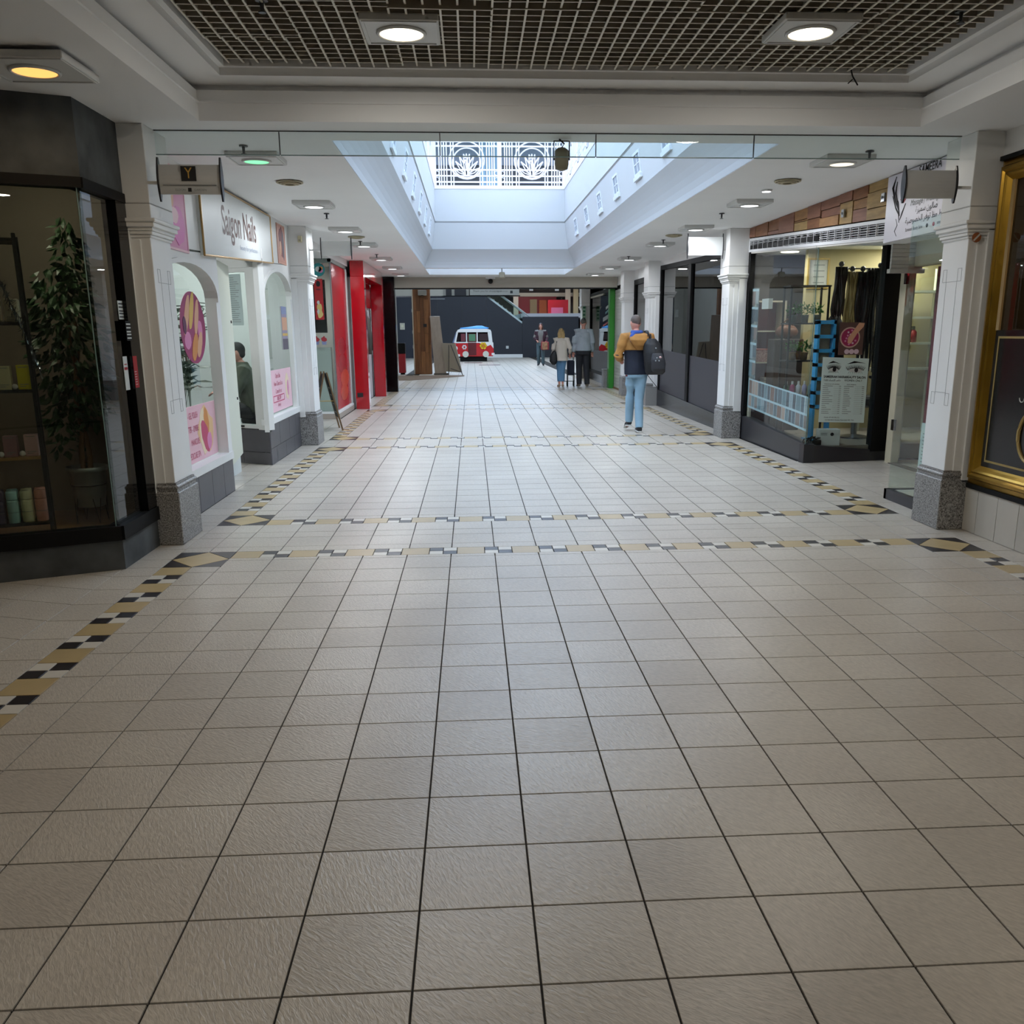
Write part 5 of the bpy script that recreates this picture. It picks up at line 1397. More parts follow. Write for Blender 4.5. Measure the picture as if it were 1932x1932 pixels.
# eye poster on the glass
def zt(b_, s_):
    return b_ - 0.03 * (s_ - 0.2)
frP = Fr(frW.p(0, 0, 0), frW.r, k=-0.04)
ep = thing('price_poster', 'pale price poster with two lashed eyes and Sameerah Hair & Beauty Salon heading', 'poster', frW.p(0.5, 0.49, -0.02))
m = MB(); frP.box(m, 0.185, 0.815, 0.515, 1.31, -0.024, -0.021); eps = m.build('sheet', M('film_mint', 'd2e4e0', 0.5), ep)
for cx_, w_, tl in ((0.34, 0.16, -0.15), (0.64, 0.24, 0.0)):
    m = MB(); frP.poly(m, [(cx_ - w_ / 2, 1.235), (cx_ - w_ * 0.1, 1.275 + tl * 0.05), (cx_ + w_ * 0.55, 1.25 + tl * 0.1), (cx_ + w_ * 0.1, 1.255 + tl * 0.05)], -0.021, -0.019); m.build('eyebrow', inkb, eps)
    m = MB(); frP.poly(m, blob(cx_, 1.165, w_ * 0.42, 0.03, 16, 0, 81, 0.02), -0.021, -0.0195); m.build('eye_white', pap, eps)
    m = MB(); frP.disc(m, cx_ + 0.01, 1.165, 0.025, 0.027, -0.0195, -0.0185); m.build('iris', inkb, eps)
    m = MB()
    for i in range(15):
        u = -0.5 + i / 14; x0 = cx_ + u * w_ * 0.85; z0 = 1.195 - 0.10 * u * u
        frP.poly(m, [(x0 - 0.006, z0 - 0.008), (x0 + 0.006, z0 - 0.008), (x0 + u * 0.07, z0 + 0.04)], -0.0195, -0.018)
    for i in range(8):
        u = -0.5 + i / 7; x0 = cx_ + u * w_ * 0.7
        frP.poly(m, [(x0 - 0.002, 1.142), (x0 + 0.002, 1.142), (x0 + u * 0.03, 1.12)], -0.0195, -0.018)
    m.build('lashes', inkb, eps)
frP.text('SAMEERAH HAIR&BEAUTY SALON', 0.5, 1.075, 0.040, inkb, eps, 'heading', xs=0.95, c=-0.019, bold=0.001)
frP.text('WOMEN ONLY', 0.62, 1.035, 0.036, inkb, eps, 'heading', c=-0.019)
frP.text(arabic('\uFEA7\uFE8E\uFEBB \uFEDF\uFEE0\uFEE8\uFEB4\uFE8E\uFE80 \uFED3\uFED8\uFEC2'), 0.33, 1.035, 0.036, inkb, eps, 'heading', c=-0.019)
frP.text('THREADING OR WAXING', 0.33, 0.985, 0.018, inkb, eps, 'heading', c=-0.019); frP.text('BODY WAXING', 0.60, 0.985, 0.018, inkb, eps, 'heading', c=-0.019)
for i in range(15):
    zz = 0.96 - i * 0.024
    for x0, x1 in ((0.21, 0.46), (0.50, 0.78)):
        m = MB(); frP.box(m, x0, x0 + random.uniform(0.05, 0.15), zz, zz + 0.006, -0.021, -0.020); frP.box(m, x1 - 0.03, x1, zz, zz + 0.006, -0.021, -0.020); frP.box(m, x0 + 0.15, x1 - 0.035, zz, zz + 0.0015, -0.021, -0.020); m.build('print_line', inkg, eps)
frP.text('Mobile: 07 404 704 223', 0.36, 0.575, 0.022, inkb, eps, 'print_line', c=-0.019); frP.text('Unit 26, Eldon Garden, Newcastle, NE1 7RA', 0.47, 0.545, 0.022, inkb, eps, 'print_line', c=-0.019)
# foot-spa picture
fp = thing('foot_spa_picture', 'photo poster of a foot in a bowl of pink petals', 'poster', frW.p(0.55, 1.32, -0.02))
m = MB(); frW.box(m, 0.385, 0.715, 1.325, 1.715, -0.024, -0.021); m.build('sheet', M('brown_print', '5e4640', 0.5), fp)
m = MB(); frW.disc(m, 0.53, 1.535, 0.135, 0.125, -0.021, -0.020); fpb = m.build('bowl', M('bowl_print', 'c9a89a', 0.5), fp)
m = MB(); frW.disc(m, 0.53, 1.535, 0.118, 0.108, -0.020, -0.019); m.build('petal_water', M('petal', '9c2a55', 0.5), fp)
r_ = random.Random(4)
for i in range(14):
    t_ = r_.uniform(0, 2 * PI); q = r_.uniform(0.03, 0.1)
    m = MB(); frW.disc(m, 0.53 + q * math.cos(t_), 1.535 + q * 0.9 * math.sin(t_), 0.014, 0.012, -0.019, -0.0182, 8); m.build('petal', M('petal_light', 'd58aae', 0.5) if i % 2 else M('petal_pale', 'd9c0cc', 0.5), fpb)
m = MB(); frW.poly(m, [(0.50, 1.47), (0.545, 1.46), (0.62, 1.58), (0.70, 1.66), (0.715, 1.705), (0.64, 1.71), (0.58, 1.63), (0.50, 1.53)], -0.0182, -0.017); m.build('foot', M('skin_print', 'd8a484'), fp)
for x in (0.50, 0.565, 0.63):
    m = MB(); frW.disc(m, x, 1.365, 0.034, 0.03, -0.021, -0.0185, 14); m.build('candle', M('petal_pale', 'd9c0cc'), fp)
# photo strips on the corridor pane
pcs = [M('photo_%d' % i, c_, 0.5) for i, c_ in enumerate(('6f8a96', '8a7a78', 'a9b4bb', '5a6b78', '7f5f55', 'b59a8e', '4f5a66', '9aa8b2'))]
film = M('film_blue', 'bcd6e2', 0.5)
t = thing('photo_strip', 'two rows of hair photos along the bottom of the salon corridor window', 'photo strip', (4.34, 10.2, 0.4))
m = MB(); frS.box(m, -11.75, -9.2, zb(0.38, 9.12), zb(0.81, 9.12), -0.045, -0.040); phs = m.build('sheet', film, t)
r_ = random.Random(9); x = -11.7
while x < -9.3:
    w_ = r_.uniform(0.12, 0.2)
    for q0, q1 in ((0.41, 0.57), (0.60, 0.79)):
        m = MB(); frS.box(m, x, min(x + w_ - 0.02, -9.22), zb(q0, 9.12), zb(q1, 9.12), -0.040, -0.038); m.build('photo', r_.choice(pcs), phs)
    x += w_
t = thing('photo_strip', 'vertical strip of hair photos up the far edge of the salon window', 'photo strip', (4.34, 11.55, 0.85))
m = MB(); frS.box(m, -11.78, -11.45, zb(0.82, 9.12), zb(2.12, 9.12), -0.045, -0.040); m.build('sheet', GLASS('film_clear', (0.85, 0.92, 0.95), 1.4, opac=0.25, film=(0.4, 0.5, 0.55)), t)
for i in range(5):
    for x0, x1 in ((-11.76, -11.62), (-11.61, -11.47)):
        m = MB(); frS.box(m, x0, x1, zb(0.85 + i * 0.255 + (0.03 if x0 > -11.7 else 0), 9.12), zb(1.05 + i * 0.255, 9.12), -0.040, -0.038); m.build('photo', r_.choice(pcs), t)
        m = MB(); frS.box(m, x0, x1, zb(1.052 + i * 0.255, 9.12), zb(1.085 + i * 0.255, 9.12), -0.040, -0.037); m.build('caption_strip', film, t)
# white card box on the glass
tag(MB().box(4.37, 4.43, 11.0, 11.3, 1.92, 2.06).build('white_box', pap), 'small white box fixed high in the salon corridor window', 'box')
# black rack with pots of greenery
gk = thing('plant_rack', 'black two-shelf rack holding small potted greens inside the salon', 'rack', (4.6, 10.35, 0.2))
for x in (4.42, 4.93):
    for y in (10.22, 10.5):
        MB().box(x - 0.012, x + 0.012, y - 0.012, y + 0.012, 0.2, 2.2).build('post', rackm, gk)
for z in (0.75, 1.23, 1.72, 2.2):
    MB().box(4.40, 4.95, 10.2, 10.52, z - 0.02, z).build('shelf', rackm, gk)
grn = M('bright_green', '3f7a2a', 0.5, noise=(12, 0.4)); galv = M('galvanised', '9aa3a0')
for i, (x, z, lb) in enumerate(((4.50, 1.72, 'nearest the corridor'), (4.66, 1.72, 'in the middle of the shelf'), (4.83, 1.72, 'nearest the blue rack'), (4.52, 1.23, 'on the lower shelf by the post'), (4.68, 1.23, 'on the lower shelf beside the white bottle'))):
    t = thing('potted_herb', 'bright green herb in a small pot ' + lb, 'plant', (x, 10.33, z), 'potted herbs on the black rack')
    MB().lathe([(0.042, 0), (0.052, 0.10), (0.056, 0.105), (0.05, 0.10), (0.01, 0.09)], (x, 10.33, z), 14).build('pot', galv if z > 1.5 else M('woven_pot', '8a7350', 0.7), t, smooth=True)
    m = MB(); leafy(m, random.Random(50 + i), (x, 10.33, z + 0.17), (0.08, 0.08, 0.07), 70, 0.05, -0.6); m.build('foliage', grn, t)
small_item(4.82, 10.33, 1.23, 'd5d8d6', 'tall white bottle on the lower shelf of the black rack', 0.3, 0.045)
for i in range(6):
    x = 4.46 + i * 0.085
    small_item(x, 10.32, 0.75, ('3f6a4a', 'b04a78', 'c9ccd0', 'a8a3c4', '6a9ab0', 'd0cfc9')[i], 'toiletry bottle %s on the rack bottom shelf' % ('first from the corridor', 'second from the corridor', 'third from the corridor', 'fourth from the corridor', 'fifth from the corridor', 'last, nearest the blue rack')[i].strip(), 0.2, 0.034, 'toiletry_bottle', 'bottle', 'toiletries on the black rack')
# blue display tower
bl = M('blue_plastic', '3f9bd0', 0.35); bt = thing('blue_display_tower', 'tall bright blue cardboard tower with empty pockets', 'display stand', (4.78, 9.85, 0.2))
x0, x1 = 4.665, 4.905
for x in (x0, x1 - 0.03):
    MB().box(x, x + 0.03, 9.83, 9.95, 0.2, 1.75).build('side', bl, bt)
for z in (0.62, 0.80, 0.98, 1.16, 1.34, 1.52, 1.70):
    MB().box(x0, x1, 9.83, 9.95, z, z + 0.045).build('shelf', bl, bt)
MB().box(x0 + 0.03, x1 - 0.03, 9.94, 9.955, 0.6, 1.75).build('back', M('cardboard_tan', 'a89478', 0.7), bt)
MB().box(x0 - 0.07, x1 + 0.12, 9.75, 10.0, 0.2, 0.225).build('base', bl, bt)
# hair extensions and wigs
def hair(x, y, z0, z1, w_, col, label, kind='hair_extension', flare=1.0):
    t = thing(kind, label, 'hair', (x, y, z0), 'hair pieces hung in the salon window')
    mt = M('hair_' + col, col, 0.45, noise=(30, 0.4), stretch=(6, 6, 0.4)); rg = random.Random(int(x * 1000))
    for i in range(9):
        dx = (i / 8 - 0.5) * w_
        pts = [(x + dx * (1 + (flare - 1) * q) + 0.012 * math.sin(q * 6 + i), y + rg.uniform(-0.012, 0.012), z1 + (z0 - z1) * q + (rg.uniform(0, 0.06) if q == 1 else 0)) for q in [j / 5 for j in range(6)]]
        MB().tube(pts, [(w_ * 0.13, 0.02)] * 5 + [(w_ * 0.05, 0.006)], 6).build('lock', mt, t, smooth=True)
    MB().ball((x, y, z1 + 0.035), 0.035).build('knob', M('knob_dark', '3a3a3c', 0.4), t, smooth=True)
hair(5.00, 10.05, 1.75, 2.42, 0.12, '2b2320', 'dark brown hair extension hung nearest the blue tower', flare=1.3)
hair(5.15, 10.05, 1.62, 2.36, 0.11, 'a8905c', 'long straight blonde hair extension', flare=1.1)
hair(5.29, 10.05, 1.62, 2.36, 0.12, '1f1d1f', 'black hair extension beside the blonde one')
hair(5.50, 10.0, 1.05, 2.40, 0.30, '232326', 'very long black wig hung beside the dark post', flare=1.4)
hair(5.42, 10.15, 1.30, 2.30, 0.12, '2a292c', 'dark wig behind the very long black one', flare=1.5)
MB_r = MB(); MB_r.tube([(4.95, 10.1, 2.40), (5.8, 10.1, 2.40)], 0.01, 6); tag(MB_r.build('hanging_rail', rackm), 'thin dark rail carrying the hair extensions', 'rail')
# cape
t = thing('black_cape', 'black floral hairdressing cape draped behind the foot-spa picture', 'cape', (4.98, 10.2, 1.2))
m = MB(); m.loft([(5.05, 10.25, 1.2, 0.16, 0.05), (5.05, 10.25, 1.5, 0.14, 0.05), (5.04, 10.25, 1.75, 0.10, 0.04), (5.04, 10.25, 1.85, 0.03, 0.02)], 14); m.build('cloth', M('cape_black', '17181b', 0.6, noise=(20, 0.5)), t, smooth=True)
t = thing('salon_chair', 'black salon chair with curved arm behind the eye poster', 'chair', (5.35, 10.0, 0.2))
MB().box(5.10, 5.62, 9.85, 10.35, 0.62, 0.76, 0.03).build('seat', M('chair_black', '26292f', 0.35), t); MB().box(5.14, 5.60, 10.3, 10.42, 0.76, 1.25, 0.03).build('backrest', M('chair_black', '26292f'), t)
MB().tube([(5.62, 9.9, 0.76), (5.62, 9.9, 0.98), (5.62, 10.3, 1.0)], 0.025, 8).build('armrest', M('chair_black', '26292f'), t); MB().lathe([(0.2, 0), (0.2, 0.02), (0.04, 0.05), (0.04, 0.42)], (5.36, 10.1, 0.2), 16).build('pedestal', steel, t)
# framed yellow certificate, white frame
t = thing('framed_certificate', 'certificate in a yellow frame on the salon wall', 'picture', (5.02, 11.25, 2.2))
fr = Fr((5.15, 11.3, 2.2), (1, 0, 0)); m = MB(); fr.frame(m, -0.15, 0.17, 0, 0.42, 0.025, 0, 0.03); m.build('frame', M('frame_gold', 'b59a4a', 0.4), t); m = MB(); fr.box(m, -0.13, 0.15, 0.02, 0.40, 0, 0.015); m.build('certificate', pap, t)
for i in range(4):
    m = MB(); fr.box(m, -0.06, 0.10, 0.08 + i * 0.08, 0.09 + i * 0.08, 0.015, 0.017); m.build('print_line', inkg, t)
# corner shelving with basket, towels
t = thing('corner_shelves', 'pale corner shelves at the far end of the salon window', 'shelves', (4.62, 11.85, 0.2))
for x in (4.40, 4.86):
    MB().box(x - 0.015, x + 0.015, 11.7, 12.1, 0.2, 2.05).build('side', M('shelf_pale', 'c6bda8', 0.5), t)
for z in (0.62, 1.16, 1.62, 2.05):
    MB().box(4.4, 4.86, 11.7, 12.1, z - 0.02, z).build('shelf', M('shelf_pale', 'c6bda8'), t)
MB().box(4.4, 4.86, 12.08, 12.1, 0.2, 2.05).build('back', redwall, t)  # deep red stands in for the red shop's reflection in the glass
t = thing('woven_basket', 'small woven basket on the pale corner shelves', 'basket', (4.52, 11.8, 1.16))
MB().box(4.43, 4.64, 11.74, 11.94, 1.16, 1.34, 0.01).build('basket_body', M('weave', 'a58f84', 0.7, noise=(60, 0.7), col2='6a2a2c'), t)
MB().box(4.425, 4.645, 11.735, 11.945, 1.33, 1.355, 0.006).build('rim', M('rim_red', '8a4a40', 0.6), t)
for s_, x in ((0, 4.50), (1, 4.68)):
    for i in range(6 if s_ else 4):
        tag(MB().box(x - 0.075, x + 0.075, 11.74, 11.98, 0.62 + i * 0.052, 0.668 + i * 0.052, 0.012).build('folded_towel', M('towel', 'c4bba8', 0.9, rand=0.06)), 'cream folded towel, %s of the %s stack on the corner shelves' % (('bottom', 'second from the bottom', 'third from the bottom', 'fourth from the bottom', 'fifth from the bottom', 'topmost')[i] if s_ else ('bottom', 'second from the bottom', 'third from the bottom', 'topmost')[i], 'taller' if s_ else 'shorter'), 'towel', 'folded towels in the %s stack' % ('taller' if s_ else 'shorter'))
t = thing('leather_bag', 'brown leather bag on top of the corner shelving', 'bag', (4.72, 11.2, 1.5))
MB().ball((4.74, 11.25, 1.60), (0.17, 0.09, 0.10), 16, 10).build('bag_body', M('leather', '6a4028', 0.45), t, smooth=True); MB().tube([(4.62, 11.25, 1.66), (4.74, 11.25, 1.78), (4.86, 11.25, 1.66)], 0.01, 6).build('strap', M('leather', '6a4028'), t)
tag(MB().box(4.52, 4.95, 11.1, 11.4, 0.2, 1.5, 0.01).build('side_cabinet', M('cabinet_dark', '3a2f2b', 0.5)), 'dark cabinet under the leather bag', 'cabinet')
# appliance box and cables on the display floor
t = thing('appliance_box', 'white appliance carton lying in the salon window corner', 'box', frW.p(0.42, 0.2, -0.2))
xf = Matrix.Translation(frW.p(0.42, 0.2, -0.17)) @ Matrix.Rotation(math.radians(-8), 4, 'Z')
MB(xf).box(-0.13, 0.13, -0.07, 0.10, 0, 0.20, 0.003).build('carton', M('carton_white', 'c9cfcd', 0.5), t)
MB(xf).prism([(0.03 + 0.022 * math.cos(2 * PI * i / 14), 0.14 + 0.022 * math.sin(2 * PI * i / 14)) for i in range(14)], 1, -0.072, -0.07).build('round_mark', inkb, t)
for q in (0.13, 0.15):
    MB(xf).box(-0.11, -0.03, -0.072, -0.07, q, q + 0.008).build('print_line', inkg, t)
t = thing('cable_heap', 'tangle of black cables and a plug beside the appliance carton', 'cable', frW.p(0.2, 0.2, -0.15))
r_ = random.Random(8)
for i in range(3):
    c0 = frW.p(0.15 + i * 0.05, 0.2, -0.16)
    MB().tube([c0 + Vector((0.10 * math.cos(j * 0.9 + i), 0.06 * math.sin(j * 1.1 + i), 0.02 + 0.045 * (1 + math.sin(j * 1.7 + i)))) for j in range(12)], 0.007, 5).build('cable', M('cable_black', '1b1b1c', 0.5), t, smooth=True)
MB(Matrix.Translation(frW.p(0.24, 0.2, -0.13)) @ Matrix.Rotation(0.4, 4, 'Z')).box(-0.06, 0.06, -0.03, 0.03, 0.0, 0.07, 0.01).build('plug', M('cable_black', '1b1b1c'), t)

# ================================================================== dark shopfront beyond the salon
dk = sgroup('wall_dark_front', 'black framed shopfront with grey lower panels')
frZ = Fr((4.3, 0, 0), (0, -1, 0), k=-0.022)
def zz_(z, y):
    return z - 0.022 * y
gp = M('grey_panel', '37363c', 0.5); pol = M('polished_black', '232429', 0.22, spec=0.25, noise=(8, 0.2))
m = MB(); frZ.poly(m, [(-18.3, zz_(2.98, 18.3)), (-12.3, zz_(2.80, 12.3)), (-12.3, zz_(ZC, 12.3)), (-18.3, zz_(ZC, 18.3))], -0.2, 0.0); m.build('fascia', white, dk)
B2 = zz_(2.78, 13.3)
m = MB(); frZ.box(m, -18.3, -12.35, B2, B2 + 0.09, -0.1, 0.01); m.build('window_head', black, dk)
for a0, a1 in ((-18.3, -18.15), (-15.6, -15.4), (-12.5, -12.35)):
    m = MB(); frZ.box(m, a0, a1, zz_(0.22, 13.3), B2, -0.1, 0.012); m.build('mullion', black, dk)
for a0, a1 in ((-18.15, -15.6), (-15.4, -12.5)):
    m = MB(); frZ.box(m, a0, a1, zz_(1.1, 13.3), B2, -0.035, -0.027); m.build('pane', GLASS('dark_shop_glass', (0.5, 0.53, 0.54), 1.7), dk)
    m = MB(); frZ.box(m, a0, a1, zz_(0.25, 13.3), zz_(1.12, 13.3), -0.045, -0.02); m.build('grey_panel', gp, dk)
m = MB(); frZ.box(m, -18.3, -12.35, zz_(-0.2, 13.3), zz_(0.25, 13.3), -0.12, 0.015); m.build('polished_base', pol, dk)
p_ = MB(); p_.box(7.0, 7.1, 12.35, 22.5, 0, ZC); p_.box(4.35, 7, 18.4, 18.5, 0, ZC); struct('wall_dark_inner', p_, M('dark_room', '2a2a2c', 0.8))
tag(MB().box(4.5, 4.52, 17.4, 17.62, 1.9, 2.05).build('notice_paper', pap), 'white notice inside the dark shopfront glass', 'notice')
tag(MB().box(4.75, 5.2, 13.2, 13.6, 0.0, 1.35).build('cardboard_box', M('cardboard', '8a7a62', 0.8)), 'cardboard carton inside the dark shopfront', 'box')
tag(MB().box(4.85, 4.92, 14.2, 14.9, 0.0, 2.0).build('leaning_board', M('board_taupe', '8a827a', 0.7)), 'taupe board leaning inside the dark shopfront', 'board')
small_item(4.5, 13.1, 1.14, 'a8b4bc', 'clear bottle on the ledge inside the dark shopfront', 0.25, 0.04)
# narrow window between the two pillars
m = MB(); frN2 = Fr((4.3, 0, 0), (0, -1, 0)); frN2.box(m, -21.5, -18.75, 2.85, ZC, -0.2, 0); m.build('fascia', white, dk)
m = MB(); frN2.frame(m, -21.5, -18.75, 0.0, 2.85, 0.12, -0.1, 0.01); m.build('window_frame', black, dk)
m = MB(); frN2.box(m, -21.4, -18.87, 0.95, 2.74, -0.04, -0.03); m.build('pane', GLASS('dark_shop_glass'), dk)
m = MB(); frN2.box(m, -21.4, -18.87, 0.1, 0.95, -0.05, -0.02); m.build('grey_panel', gp, dk)
# roller shutter, green post, dark window beyond
rs = thing('roller_shutter', 'closed pale roller shutter beside the green post', 'shutter', (4.3, 23.3, 0.05))
for i in range(30):
    m = MB(); frN2.box(m, -24.6, -22.0, 0.05 + i * 0.09, 0.05 + i * 0.09 + 0.082, -0.03, 0.0); frN2.box(m, -24.6, -22.0, 0.05 + i * 0.09 + 0.082, 0.05 + i * 0.09 + 0.09, -0.03, -0.012); m.build('slat', M('shutter_slat', 'b9b9b2', 0.45), rs)
m = MB(); frN2.box(m, -24.6, -22.0, 0.0, 0.05, -0.04, 0.02); m.build('bottom_bar', M('bar_brown', '7a5a36', 0.6), rs)
tag(MB().box(4.15, 4.297, 24.62, 24.94, 0, 2.84, 0.005).build('green_post', M('green_paint', '2f8a2a', 0.35)), 'bright green shopfront post at the far end of the shutter', 'post')
fl = sgroup('wall_far_right', 'white fascia and dark window at the corridor end')
m = MB(); frN2.box(m, -30.2, -22.0, 2.85, ZC, -0.2, 0.0); m.build('fascia', white, fl)
m = MB(); frN2.frame(m, -30.2, -24.95, 0.25, 2.85, 0.1, -0.1, 0.01); m.build('window_frame', black, fl)
m = MB(); frN2.box(m, -30.1, -25.0, 1.0, 2.75, -0.04, -0.03); m.build('pane', GLASS('dark_shop_glass'), fl)
m = MB(); frN2.box(m, -30.1, -25.0, 0.3, 1.0, -0.05, -0.02); m.build('grey_panel', gp, fl)
m = MB(); frN2.box(m, -30.2, -24.95, 0.0, 0.25, -0.1, 0.0); m.build('polished_base', pol, fl)
p_ = MB(); p_.box(6.5, 6.6, 22.5, 30.8, 0, ZC); p_.box(4.3, 9, 30.8, 30.9, 0, 4.6); struct('wall_far_inner', p_, M('dark_room', '2a2a2c'))
t = thing('window_graphics', 'white and red lettering on the far dark window', 'window vinyl', (4.29, 26.2, 1.9))
for i, (a_, b_, w_, h_, mt) in enumerate(((-26.6, 2.25, 0.9, 0.08, pap), (-26.7, 2.12, 0.8, 0.06, M('teal', '2f8a8f')), (-27.2, 1.9, 1.3, 0.12, M('vinyl_grey', '8f9496', 0.5)), (-27.2, 1.75, 1.1, 0.05, inkr))):
    m = MB(); frN2.poly(m, [(a_, b_), (a_ + w_, b_ + 0.1), (a_ + w_, b_ + 0.1 + h_), (a_, b_ + h_)], -0.028, -0.024); m.build('stripe', mt, t)
t = thing('granite_block', 'low granite block standing beside the green post', 'plinth', (4.17, 24.85, 0))
MB().box(4.05, 4.30, 24.98, 25.35, 0, 0.5, 0.006).build('block', granite, t); MB().box(4.04, 4.30, 24.97, 25.36, 0.5, 0.53, 0.006).build('cap', granite, t)
t = thing('wall_sign', 'small pale green sign on the far pillar above the grey-haired man', 'sign', (3.99, 30.15, 1.9))
fr = Fr((4.12, 30.18, 1.95), (1, 0, 0)); m = MB(); fr.box(m, -0.09, 0.03, 0, 0.5, 0, 0.015); m.build('plate', M('plate_mint', 'a8c8b4', 0.5), t)
for i in range(4):
    m = MB(); fr.box(m, -0.07, 0.01, 0.06 + i * 0.12, 0.12 + i * 0.12, 0.015, 0.018); m.build('symbol', M('green_dark', '3f7a5c', 0.5), t)

# ================================================================== far atrium
navy = M('hoarding_navy', '23262f', 0.55, noise=(1.0, 0.08))
p_ = MB(); p_.box(-5.2, -5.0, 27.2, 62, 0, 8.2); struct('wall_atrium_left', p_, beige)
p_ = MB(); p_.box(8.4, 8.6, 30.9, 66, 0, 8.2); struct('wall_atrium_right', p_, beige)
p_ = MB(); p_.box(-5.2, 8.6, 27.0, 27.2, ZC + 0.2, 8.2); struct('wall_atrium_near', p_, beige)
p_ = MB(); p_.box(-5.2, -2.45, 27.2, 29.5, 2.85, 3.0); p_.box(-5.2, 8.6, 27.2, 29.5, 5.6, 5.8); p_.box(-5.2, 8.6, 27.2, 33, 8.0, 8.2); p_.box(-5.2, -2.5, 33, 58, 8.0, 8.2); p_.box(5.5, 8.6, 33, 58, 8.0, 8.2); p_.box(-5.2, 8.6, 52, 58, 8.0, 8.2); struct('ceiling_atrium_edge', p_, beige)  # unseen roof strips narrow the opening to cut sky light
h = sgroup('wall_hoarding', 'dark navy hoarding cut diagonally under the escalator')
fr = Fr((0, 57, 0), (1, 0, 0))
for x0, x1 in ((-3.4, -1.9), (-1.9, -0.35), (-0.35, 1.17)):
    m = MB(); fr.box(m, x0 + 0.006, x1 - 0.006, 0, 3.74, -0.06, 0); m.build('panel', navy, h)
m = MB(); fr.poly(m, [(1.176, 0), (3.424, 0), (3.424, 2.07), (1.176, 3.73)], -0.06, 0); m.build('panel', navy, h)
m = MB(); fr.box(m, 3.436, 7.0, 0, 2.5, -0.06, 0.0); m.build('panel', navy, h)
m = MB(); fr.box(m, 0.3, 3.43, 0, 0.20, 0.0, 0.12); m.build('white_plinth', white, h)
m = MB(); fr.box(m, -3.4, -1.4, 3.58, 3.62, 0.0, 0.02); m.build('seam', steel, h)
m = MB(); fr.box(m, 2.38, 2.55, 0.55, 0.72, 0.0, 0.02); m.build('socket', pap, h)
d3 = sgroup('door_3', 'tall navy service door beside the wood-clad pillar', (-3.9, 57, 0))
m = MB(); fr.box(m, -4.42, -3.46, 0, 3.70, -0.06, 0.03); m.build('leaf', M('door_navy', '262b38', 0.5), d3)
m = MB(); fr.box(m, -3.46, -3.38, 0, 3.9, -0.06, 0.1); m.build('jamb', cream, d3)
m = MB(); fr.box(m, -4.25, -3.95, 1.75, 2.15, 0.03, 0.06); m.build('notice_plate', M('plate_cream', 'c6c2b0', 0.5), d3)
m = MB(); fr.disc(m, -4.1, 1.97, 0.08, 0.08, 0.06, 0.065, 14); m.build('round_mark', M('mark_pale', 'dedbc0', 0.5), d3)
for z in (0.6, 1.5, 2.8):
    m = MB(); fr.box(m, -3.5, -3.46, z, z + 0.2, 0.03, 0.05); m.build('hinge', steel, d3)
m = MB(); m.box(-5.0, -4.42, 56.9, 57.1, 0, 5); m.box(-5.0, -1.5, 56.95, 57.1, 3.78, 4.4); struct('wall_far_end', m, beige)
p_ = MB(); p_.box(-5.2, 8.6, 65.8, 66, 0, 8.2); struct('wall_far_back', p_, M('far_back', '4a4442', 0.7))
p_ = MB(); p_.box(-10, 13, 62, 66.5, -0.16, -0.01); struct('floor_far', p_, gal_m)
p_ = MB(); p_.box(-5.2, 8.6, 57.5, 66, 5.6, 5.7); struct('ceiling_far', p_, beige)
# upper fascia with windows and the welcome sign
up = sgroup('wall_upper_fascia', 'upper level fascia over the hoarding')
for x0, x1 in ((-1.5, 0.1),):
    m = MB(); fr.box(m, x0, x1, 3.78, 4.7, -1.2, -1.15); m.build('dark_window', shopd, up)
for x in (-1.45, -0.9, 0.02):
    m = MB(); fr.box(m, x - 0.09, x + 0.09, 3.76, 4.7, -1.14, -1.0); m.build('post', beige, up)
m = MB(); fr.box(m, -1.6, 3.3, 3.745, 3.80, -0.3, 0.02); m.build('capping', black, up)
t = thing('thank_you_sign', 'long grey overhead sign reading Thank you for shopping at', 'sign', (1.7, 56.9, 3.83))
m = MB(); fr.box(m, 0.16, 3.25, 3.82, 4.17, -0.2, 0.0); m.build('board', M('sign_grey', '9c9a92', 0.5), t)
fr.text('Thank you for shopping at', 1.25, 4.06, 0.17, M('print_dark', '55534e', 0.6), t, c=0.005)
m = MB(); fr.box(m, 2.68, 2.84, 3.92, 4.08, 0, 0.006); m.build('emblem', inkb, t)
fr.text('ELDON GARDEN', 2.2, 4.04, 0.09, M('print_dark', '55534e'), t, c=0.005)
# mezzanine with red shop
mz = sgroup('floor_mezzanine', 'white-edged mezzanine floor at the far right')
m = MB(); m.box(3.4, 8.4, 58.0, 65.8, 2.45, 2.72); m.build('slab', M('slab_white', 'd6d6dc', 0.5), mz)
rsd = M('red_shop', '7c0f1c', 0.5)
t = thing('red_shop', 'deep red shop on the far mezzanine', 'shopfront', (5.6, 65, 2.72))
MB().box(3.3, 6.3, 64.8, 65.0, 2.72, 4.0).build('red_wall', rsd, t)
MB().box(4.4, 4.9, 64.6, 64.8, 2.72, 3.8).build('display_panel', M('panel_tan', '8a7a5c', 0.6), t)
MB().box(5.05, 5.6, 64.6, 64.8, 2.72, 3.75).build('display_panel', M('panel_orange', 'a2522c', 0.6), t)
MB().box(3.0, 8.2, 64.7, 65.2, 4.0, 4.25).build('fascia', cream, t)
t = thing('red_kiosk', 'bright red kiosk with pink front panel on the mezzanine', 'kiosk', (6.1, 61, 2.72))
MB().box(5.45, 6.75, 61, 62, 2.72, 3.65).build('body', M('kiosk_red', 'b00f22', 0.4), t); MB().box(5.6, 6.4, 60.96, 61.0, 2.72, 3.15).build('pink_panel', M('kiosk_pink', 'c4658c', 0.5), t)
